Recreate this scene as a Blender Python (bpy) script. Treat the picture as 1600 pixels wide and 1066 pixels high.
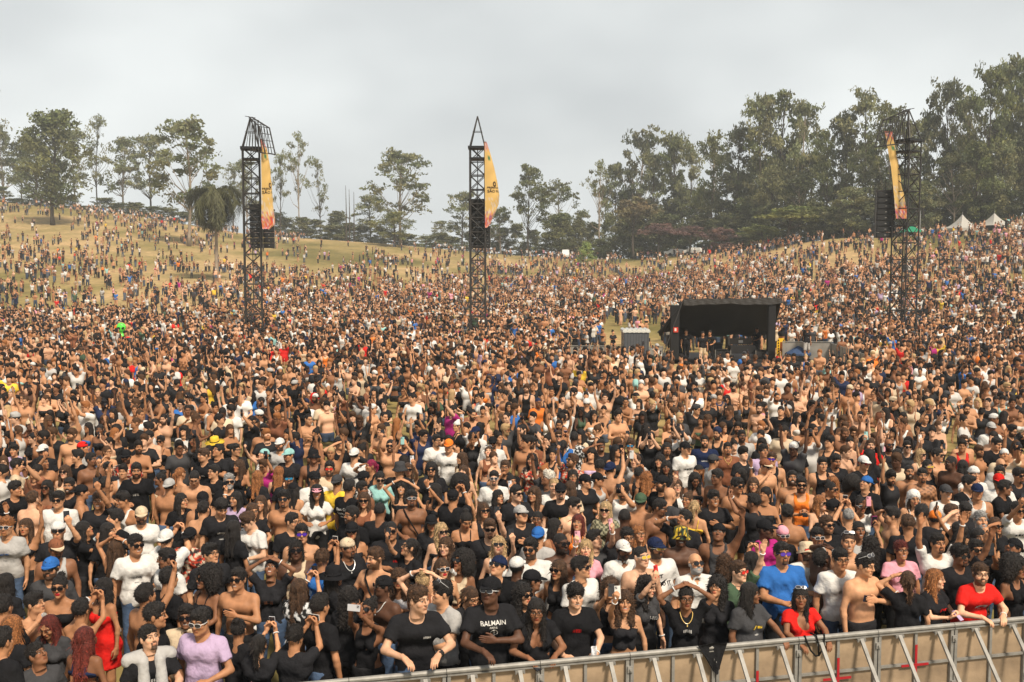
import bpy, math, random, sys, time
import numpy as np
from math import radians as R, pi, sin, cos
T0 = time.time()
def log(*a): print('[%.1fs]' % (time.time()-T0), *a, flush=True)
for o in list(bpy.data.objects): bpy.data.objects.remove(o)
scene = bpy.context.scene
COL = scene.collection
rng = np.random.default_rng(11); random.seed(5)

# ------------------------------------------------------------------ camera
CAM_Z = 5.2
PITCH = math.atan((533-415)/1600.0)
cd = bpy.data.cameras.new('camera'); cam = bpy.data.objects.new('camera', cd); COL.objects.link(cam)
cam.location = (0, 0, CAM_Z); cam.rotation_euler = (R(90)-PITCH, 0, 0)
cd.lens = 36; cd.sensor_width = 36; cd.clip_start = .1; cd.clip_end = 6000
scene.camera = cam
# ------------------------------------------------------------------ light
SUN_EL, SUN_AZ = 52, 148            # azimuth: degrees clockwise from +Y the light comes FROM
scene.view_settings.view_transform = 'Standard'; scene.view_settings.look = 'None'
scene.view_settings.exposure = 0.22; scene.view_settings.gamma = 1.0
w = bpy.data.worlds.new('World'); scene.world = w; w.use_nodes = True
nt = w.node_tree; nt.nodes.clear()
def wn(t, **k):
    n = nt.nodes.new(t)
    for a, b in k.items(): setattr(n, a, b)
    return n
sky = wn('ShaderNodeTexSky', sky_type='NISHITA', sun_disc=False, sun_elevation=R(SUN_EL), sun_rotation=R(SUN_AZ), dust_density=4.0)
skys = wn('ShaderNodeMix', data_type='RGBA', blend_type='MULTIPLY'); skys.inputs[0].default_value = 1
nt.links.new(sky.outputs[0], skys.inputs[6]); skys.inputs[7].default_value = (.10, .10, .10, 1)
geo = wn('ShaderNodeTexCoord')
sep = wn('ShaderNodeSeparateXYZ'); nt.links.new(geo.outputs['Generated'], sep.inputs[0])
mp = wn('ShaderNodeMapping'); mp.inputs['Scale'].default_value = (1.1, 1.1, 2.0); nt.links.new(geo.outputs['Generated'], mp.inputs[0])
noi = wn('ShaderNodeTexNoise'); noi.inputs['Scale'].default_value = 2.1; noi.inputs['Detail'].default_value = 3.5; noi.inputs['Roughness'].default_value = .5
nt.links.new(mp.outputs[0], noi.inputs[0])
ramp = wn('ShaderNodeValToRGB'); nt.links.new(noi.outputs[0], ramp.inputs[0])
ramp.color_ramp.elements[0].position = .36; ramp.color_ramp.elements[0].color = (.70, .735, .745, 1)
ramp.color_ramp.elements[1].position = .62; ramp.color_ramp.elements[1].color = (1.04, 1.08, 1.07, 1)
# brighter towards the horizon, darkened overhead to lower the ambient light
hr = wn('ShaderNodeMapRange'); nt.links.new(sep.outputs[2], hr.inputs[0])
hr.inputs[1].default_value = 0.0; hr.inputs[2].default_value = .32; hr.inputs[3].default_value = 1.0; hr.inputs[2].default_value = .60; hr.inputs[4].default_value = .38
cm = wn('ShaderNodeMix', data_type='RGBA', blend_type='MULTIPLY'); cm.inputs[0].default_value = 1
nt.links.new(ramp.outputs[0], cm.inputs[6]); nt.links.new(hr.outputs[0], cm.inputs[7])
mx = wn('ShaderNodeMix', data_type='RGBA'); mx.inputs[0].default_value = .93
nt.links.new(skys.outputs[2], mx.inputs[6]); nt.links.new(cm.outputs[2], mx.inputs[7])
bg = wn('ShaderNodeBackground'); nt.links.new(mx.outputs[2], bg.inputs[0]); bg.inputs[1].default_value = 1.0
wo = wn('ShaderNodeOutputWorld'); nt.links.new(bg.outputs[0], wo.inputs[0])
ld = bpy.data.lights.new('sun', 'SUN'); sun = bpy.data.objects.new('sun', ld); COL.objects.link(sun)
ld.energy = 4.7; ld.angle = R(10); ld.color = (1, .88, .72)
az = R(SUN_AZ)
from mathutils import Vector, Matrix
sd = Vector((sin(az)*cos(R(SUN_EL)), cos(az)*cos(R(SUN_EL)), sin(R(SUN_EL))))
sun.rotation_euler = sd.to_track_quat('Z', 'Y').to_euler()
scene.render.engine = 'CYCLES'
cy = scene.cycles
cy.use_denoising = True
try: cy.denoiser = 'OPENIMAGEDENOISE'
except Exception: pass
cy.max_bounces = 5; cy.diffuse_bounces = 3; cy.glossy_bounces = 2; cy.transmission_bounces = 2; cy.transparent_max_bounces = 6; cy.volume_bounces = 0
cy.sample_clamp_indirect = 3

# ------------------------------------------------------------------ pixel <-> world (photo pixels, 1600 wide)
def ray(px, py):
    x, z = (px-800)/1600.0, -(py-533)/1600.0
    return np.array([x, cos(PITCH)+z*sin(PITCH), -sin(PITCH)+z*cos(PITCH)])
def P(px, py, D):
    r = ray(px, py); k = D/r[1]
    return np.array([r[0]*k, D, CAM_Z+r[2]*k])
def on_z(px, py, z):
    r = ray(px, py); k = (z-CAM_Z)/r[2]
    return np.array([r[0]*k, r[1]*k, z])
def proj(x, y, z):
    zc = z-CAM_Z; f = y*cos(PITCH)-zc*sin(PITCH); u = y*sin(PITCH)+zc*cos(PITCH)
    return 800+1600*x/f, 533-1600*u/f

# ------------------------------------------------------------------ terrain
_cx = np.array([-2600, -900, 0, 100, 200, 300, 400, 500, 600, 700, 800, 900, 1000, 1100, 1200, 1300, 1400, 1500, 1600, 2500, 4200])
_cy = np.array([290, 300, 316, 325, 335, 352, 368, 374, 381, 390, 399, 404, 404, 396, 386, 373, 370, 365, 355, 330, 320])
_cd = np.array([260, 262, 265, 265, 265, 262, 262, 260, 260, 258, 250, 240, 225, 205, 188, 172, 165, 160, 155, 150, 150])
_d0 = np.array([92, 92, 92, 92, 92, 92, 92, 95, 95, 95, 95, 95, 90, 85, 80, 76, 74, 72, 70, 70, 70])
def terrain(X, Y):
    X = np.asarray(X, float); Y = np.asarray(Y, float)
    Ys = np.maximum(Y, 5.0)
    u = 800+1600*X/Ys
    cyy, cdd, d0 = np.interp(u, _cx, _cy), np.interp(u, _cx, _cd), np.interp(u, _cx, _d0)
    zc = CAM_Z + (415-cyy)*cdd/1600.0
    t = np.clip((Ys-d0)/(cdd-d0), 0, 1)
    z = zc*t**1.35
    over = np.clip(Ys-cdd, 0, 60)
    z = z - 0.03*over
    z = z + 0.25*np.sin(X*.05+Y*.021)*np.clip((Ys-90)/80, 0, 1)*np.clip((cdd-Ys)/40, 0, 1)
    return z
def ground_hit(px, py):
    r = ray(px, py)
    prev = None
    for D in np.arange(8, 400, .5):
        k = D/r[1]; x, z = r[0]*k, CAM_Z+r[2]*k
        if z <= float(terrain(x, D)): return np.array([x, D, float(terrain(x, D))])
    return None
def crest_D(px): return float(np.interp(px, _cx, _cd))

# ------------------------------------------------------------------ materials
MATS = {}
def mat(name, color=(.5, .5, .5), rough=.6, attr=None, metal=0, noise=0, nscale=20, bump=0, bscale=60, spec=.3, sss=0, trans=0, coat=0):
    if name in MATS: return MATS[name]
    m = bpy.data.materials.new(name); m.use_nodes = True; n = m.node_tree; b = n.nodes['Principled BSDF']
    b.inputs['Roughness'].default_value = rough; b.inputs['Metallic'].default_value = metal
    b.inputs['Specular IOR Level'].default_value = spec
    if sss: b.inputs['Subsurface Weight'].default_value = sss; b.inputs['Subsurface Radius'].default_value = (.02, .008, .004)
    if attr:
        a = n.nodes.new('ShaderNodeAttribute'); a.attribute_name = attr; src = a.outputs['Color']
    else:
        a = n.nodes.new('ShaderNodeRGB'); a.outputs[0].default_value = (*color, 1); src = a.outputs[0]
    tc = n.nodes.new('ShaderNodeTexCoord')
    if noise:
        no = n.nodes.new('ShaderNodeTexNoise'); no.inputs['Scale'].default_value = nscale; no.inputs['Detail'].default_value = 4
        n.links.new(tc.outputs['Object'], no.inputs[0])
        mr = n.nodes.new('ShaderNodeMapRange'); mr.inputs[1].default_value = .3; mr.inputs[2].default_value = .7
        mr.inputs[3].default_value = 1-noise; mr.inputs[4].default_value = 1+noise; n.links.new(no.outputs[0], mr.inputs[0])
        mm = n.nodes.new('ShaderNodeMix'); mm.data_type = 'RGBA'; mm.blend_type = 'MULTIPLY'; mm.inputs[0].default_value = 1
        n.links.new(src, mm.inputs[6]); n.links.new(mr.outputs[0], mm.inputs[7]); src = mm.outputs[2]
    n.links.new(src, b.inputs['Base Color'])
    if bump:
        no = n.nodes.new('ShaderNodeTexNoise'); no.inputs['Scale'].default_value = bscale; no.inputs['Detail'].default_value = 5
        n.links.new(tc.outputs['Object'], no.inputs[0])
        bp = n.nodes.new('ShaderNodeBump'); bp.inputs['Strength'].default_value = bump; bp.inputs['Distance'].default_value = .02
        n.links.new(no.outputs[0], bp.inputs['Height']); n.links.new(bp.outputs[0], b.inputs['Normal'])
    if trans:
        tr = n.nodes.new('ShaderNodeBsdfTranslucent'); n.links.new(src, tr.inputs[0])
        ms = n.nodes.new('ShaderNodeMixShader'); ms.inputs[0].default_value = trans
        n.links.new(b.outputs[0], ms.inputs[1]); n.links.new(tr.outputs[0], ms.inputs[2])
        n.links.new(ms.outputs[0], n.nodes['Material Output'].inputs[0])
    MATS[name] = m; return m
mat('skin', attr='Col', rough=.55, spec=.24, sss=0, noise=.16, nscale=14, bump=.12, bscale=80)
mat('hair', attr='Col', rough=.5, spec=.35, noise=.65, nscale=60, bump=1.0, bscale=90)
mat('cloth', attr='Col', rough=.92, spec=.10, noise=.10, nscale=9, bump=.9, bscale=16)
mat('plastic', attr='Col', rough=.18, spec=.5)
mat('metal_worn', color=(.27, .26, .24), rough=.6, metal=.3, noise=.22, nscale=9, bump=.15, bscale=30)
mat('crowd', attr='Col', rough=.7, spec=.2)

# ------------------------------------------------------------------ mesh output
def raw_mesh(name, V, F, col=None, smooth=True, mats=('skin',), midx=None):
    """V (n,3), F (m,4) with -1 in the last column for triangles, col (n,3)"""
    V = np.ascontiguousarray(V, np.float32); F = np.asarray(F, np.int64)
    me = bpy.data.meshes.new(name)
    if F.ndim == 2 and F.shape[1] == 4:
        tri = F[:, 3] < 0
        tot = np.where(tri, 3, 4).astype(np.int32)
        loops = F[F >= 0] if tri.any() else F.ravel()
    else:
        tot = np.full(len(F), F.shape[1], np.int32); loops = F.ravel()
    start = np.concatenate([[0], np.cumsum(tot)[:-1]]).astype(np.int32) if len(tot) else np.zeros(0, np.int32)
    me.vertices.add(len(V)); me.vertices.foreach_set('co', V.ravel())
    me.loops.add(len(loops)); me.loops.foreach_set('vertex_index', loops.astype(np.int32))
    me.polygons.add(len(tot)); me.polygons.foreach_set('loop_start', start); me.polygons.foreach_set('loop_total', tot)
    if midx is not None: me.polygons.foreach_set('material_index', np.asarray(midx, np.int32))
    me.polygons.foreach_set('use_smooth', np.full(len(tot), bool(smooth)))
    if col is not None:
        a = me.attributes.new('Col', 'FLOAT_COLOR', 'POINT')
        c = np.ones((len(V), 4), np.float32); c[:, :3] = col; a.data.foreach_set('color', c.ravel())
    for m in mats: me.materials.append(MATS[m])
    me.update(calc_edges=True)
    return me
def link(name, me, parent=None, loc=None, rz=0):
    o = bpy.data.objects.new(name, me); COL.objects.link(o)
    if parent is not None: o.parent = parent
    if loc is not None: o.location = loc
    if rz: o.rotation_euler = (0, 0, rz)
    return o
def tag(o, label=None, cat=None, group=None, kind=None):
    if label: o['label'] = label
    if cat: o['category'] = cat
    if group: o['group'] = group
    if kind: o['kind'] = kind
    return o
def empty(name, loc, rz=0):
    return link(name, None, None, loc, rz)

class MB:
    """collects simple solids into one mesh"""
    def __init__(s): s.V = []; s.F = []; s.C = []; s.n = 0
    def add(s, V, F, col=(.5, .5, .5)):
        V = np.asarray(V, float); F = [tuple(f) for f in F]
        s.V.append(V); s.F += [tuple(i+s.n for i in f) for f in F]; s.C.append(np.tile(col, (len(V), 1))); s.n += len(V)
    def box(s, c, size, rz=0, col=(.5, .5, .5), M=None):
        sx, sy, sz = np.array(size)/2
        V = np.array([(x*sx, y*sy, z*sz) for x in (-1, 1) for y in (-1, 1) for z in (-1, 1)])
        if M is not None: V = V @ np.array(M).T
        elif rz: V = V @ np.array([[cos(rz), -sin(rz), 0], [sin(rz), cos(rz), 0], [0, 0, 1]]).T
        s.add(V+np.array(c), [(0, 1, 3, 2), (4, 6, 7, 5), (0, 4, 5, 1), (2, 3, 7, 6), (0, 2, 6, 4), (1, 5, 7, 3)], col)
    def bar(s, a, b, r, n=6, col=(.5, .5, .5), r2=None, flat=1):
        a, b = np.array(a, float), np.array(b, float); d = b-a; L = np.linalg.norm(d)
        if L < 1e-9: return
        d /= L; u = np.cross(d, (0, 0, 1) if abs(d[2]) < .9 else (1, 0, 0)); u /= np.linalg.norm(u); v = np.cross(d, u)
        r2 = r if r2 is None else r2
        t = np.arange(n)*2*pi/n + pi/n
        ring = np.cos(t)[:, None]*u+np.sin(t)[:, None]*v*flat
        V = np.vstack([a+ring*r, b+ring*r2])
        F = [(i, (i+1) % n, n+(i+1) % n, n+i) for i in range(n)] + [tuple(range(n))[::-1], tuple(range(n, 2*n))]
        s.add(V, F, col)
    def tube(s, pts, r, n=8, col=(.5, .5, .5), closed=False):
        pts = np.array(pts, float); m = len(pts); rr = np.full(m, r) if np.isscalar(r) else np.array(r)
        tang = np.gradient(pts, axis=0)
        if closed: tang = np.roll(pts, -1, 0)-np.roll(pts, 1, 0)
        V = []
        u = None
        for i in range(m):
            d = tang[i]/max(np.linalg.norm(tang[i]), 1e-9)
            if u is None: u = np.cross(d, (0, 0, 1) if abs(d[2]) < .9 else (1, 0, 0))
            u = u-d*np.dot(u, d); u /= max(np.linalg.norm(u), 1e-9); v = np.cross(d, u)
            t = np.arange(n)*2*pi/n
            V.append(pts[i]+rr[i]*(np.cos(t)[:, None]*u+np.sin(t)[:, None]*v))
        F = []
        for i in range(m if closed else m-1):
            j = (i+1) % m
            F += [(i*n+k, i*n+(k+1) % n, j*n+(k+1) % n, j*n+k) for k in range(n)]
        if not closed: F += [tuple(range(n))[::-1], tuple(range((m-1)*n, m*n))]
        s.add(np.vstack(V), F, col)
    def grid(s, pts, col=(.5, .5, .5), thick=0):
        """pts (a,b,3) sheet, optional thickness along normals"""
        pts = np.asarray(pts, float); a, b = pts.shape[:2]
        if not thick:
            s.add(pts.reshape(-1, 3), [(i*b+j, i*b+j+1, (i+1)*b+j+1, (i+1)*b+j) for i in range(a-1) for j in range(b-1)], col); return
        du = np.gradient(pts, axis=0); dv = np.gradient(pts, axis=1); nn = np.cross(du, dv); nn /= np.maximum(np.linalg.norm(nn, axis=2, keepdims=True), 1e-9)
        A, B = (pts+nn*thick/2).reshape(-1, 3), (pts-nn*thick/2).reshape(-1, 3); N = a*b
        F = [(i*b+j, (i+1)*b+j, (i+1)*b+j+1, i*b+j+1) for i in range(a-1) for j in range(b-1)]
        F += [tuple(N+k for k in f[::-1]) for f in F]
        edge = [i*b for i in range(a)]+[(a-1)*b+j for j in range(1, b)]+[i*b+b-1 for i in range(a-2, -1, -1)]+[j for j in range(b-2, 0, -1)]
        F += [(edge[k], edge[(k+1) % len(edge)], N+edge[(k+1) % len(edge)], N+edge[k]) for k in range(len(edge))]
        s.add(np.vstack([A, B]), F, col)
    def mesh(s, name, m='plastic', smooth=False):
        me = bpy.data.meshes.new(name)
        V = np.vstack(s.V); me.from_pydata(V.tolist(), [], s.F)
        a = me.attributes.new('Col', 'FLOAT_COLOR', 'POINT'); c = np.ones((len(V), 4), np.float32); c[:, :3] = np.vstack(s.C); a.data.foreach_set('color', c.ravel())
        me.materials.append(MATS[m])
        if smooth: me.polygons.foreach_set('use_smooth', np.ones(len(me.polygons), bool))
        me.update(); return me
    def build(s, name, m='plastic', parent=None, loc=None, smooth=False, rz=0):
        return link(name, s.mesh(name, m, smooth), parent, loc, rz)

# ------------------------------------------------------------------ implicit surfaces
def snet(f, org, v):
    """surface net of f<0 on a regular grid, vectorised"""
    s = f < 0
    nx, ny, nz = f.shape
    c = np.zeros((nx-1, ny-1, nz-1), np.int16)
    offs = [(i, j, k) for i in (0, 1) for j in (0, 1) for k in (0, 1)]
    for i, j, k in offs: c += s[i:nx-1+i, j:ny-1+j, k:nz-1+k]
    act = (c > 0) & (c < 8)
    idx = np.argwhere(act)
    if len(idx) == 0: return np.zeros((0, 3), np.float32), np.zeros((0, 4), np.int64)
    vid = np.full(act.shape, -1, np.int64); vid[act] = np.arange(len(idx))
    corner = {o: f[idx[:, 0]+o[0], idx[:, 1]+o[1], idx[:, 2]+o[2]] for o in offs}
    acc = np.zeros((len(idx), 3)); cnt = np.zeros(len(idx))
    for a in offs:
        for ax in range(3):
            if a[ax]: continue
            b = list(a); b[ax] = 1; b = tuple(b)
            fa, fb = corner[a], corner[b]; m = (fa < 0) != (fb < 0)
            t = np.where(m, fa/np.where(m, fa-fb, 1), 0)
            p = np.array(a, float)[None, :].repeat(len(idx), 0); p[:, ax] = t
            acc += p*m[:, None]; cnt += m
    V = (idx+acc/np.maximum(cnt, 1)[:, None])*v+np.asarray(org)
    Fs = []
    for ax in range(3):
        a, b = [(1, 2), (2, 0), (0, 1)][ax]
        sl = [slice(None)]*3; sl[ax] = slice(0, -1); lo = s[tuple(sl)]; sl[ax] = slice(1, None); hi = s[tuple(sl)]
        e = np.argwhere(lo != hi)
        ok = (e[:, a] > 0) & (e[:, b] > 0) & (e[:, a] < f.shape[a]-1) & (e[:, b] < f.shape[b]-1)
        e = e[ok]
        q = []
        for da, db in ((-1, -1), (0, -1), (0, 0), (-1, 0)):
            g = e.copy(); g[:, a] += da; g[:, b] += db
            q.append(vid[g[:, 0], g[:, 1], g[:, 2]])
        q = np.stack(q, 1)
        flip = ~lo[e[:, 0], e[:, 1], e[:, 2]]
        q[flip] = q[flip][:, ::-1]
        Fs.append(q)
    return V.astype(np.float32), np.vstack(Fs)
def smin(a, b, k):
    h = np.maximum(k-np.abs(a-b), 0)/k
    return np.minimum(a, b)-h*h*k*.25
def cap(p, a, b, ra, rb):
    a, b = np.asarray(a, np.float32), np.asarray(b, np.float32); ab = b-a
    t = np.clip(((p-a) @ ab)/max(float(ab @ ab), 1e-9), 0, 1)
    q = p-a-t[:, None]*ab
    return np.sqrt(np.einsum('ij,ij->i', q, q))-(ra+(rb-ra)*t)
def ell(p, c, r):
    r = np.asarray(r, np.float32); q = (p-np.asarray(c, np.float32))/r
    return (np.sqrt(np.einsum('ij,ij->i', q, q))-1)*float(r.min())
def gridpts(lo, hi, v):
    lo = np.asarray(lo, float)-v*1.5; n = np.ceil((np.asarray(hi)+v*1.5-lo)/v).astype(int)+1
    ax = [lo[i]+np.arange(n[i])*v for i in range(3)]
    g = np.stack(np.meshgrid(*ax, indexing='ij'), -1).reshape(-1, 3).astype(np.float32)
    return g, lo, tuple(n)
def wob(p, f, ph=0):
    return np.sin(p[:, 0]*f+ph)*np.sin(p[:, 1]*f*1.13+ph*1.7+1)*np.sin(p[:, 2]*f*.93+ph*.6+2)
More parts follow.
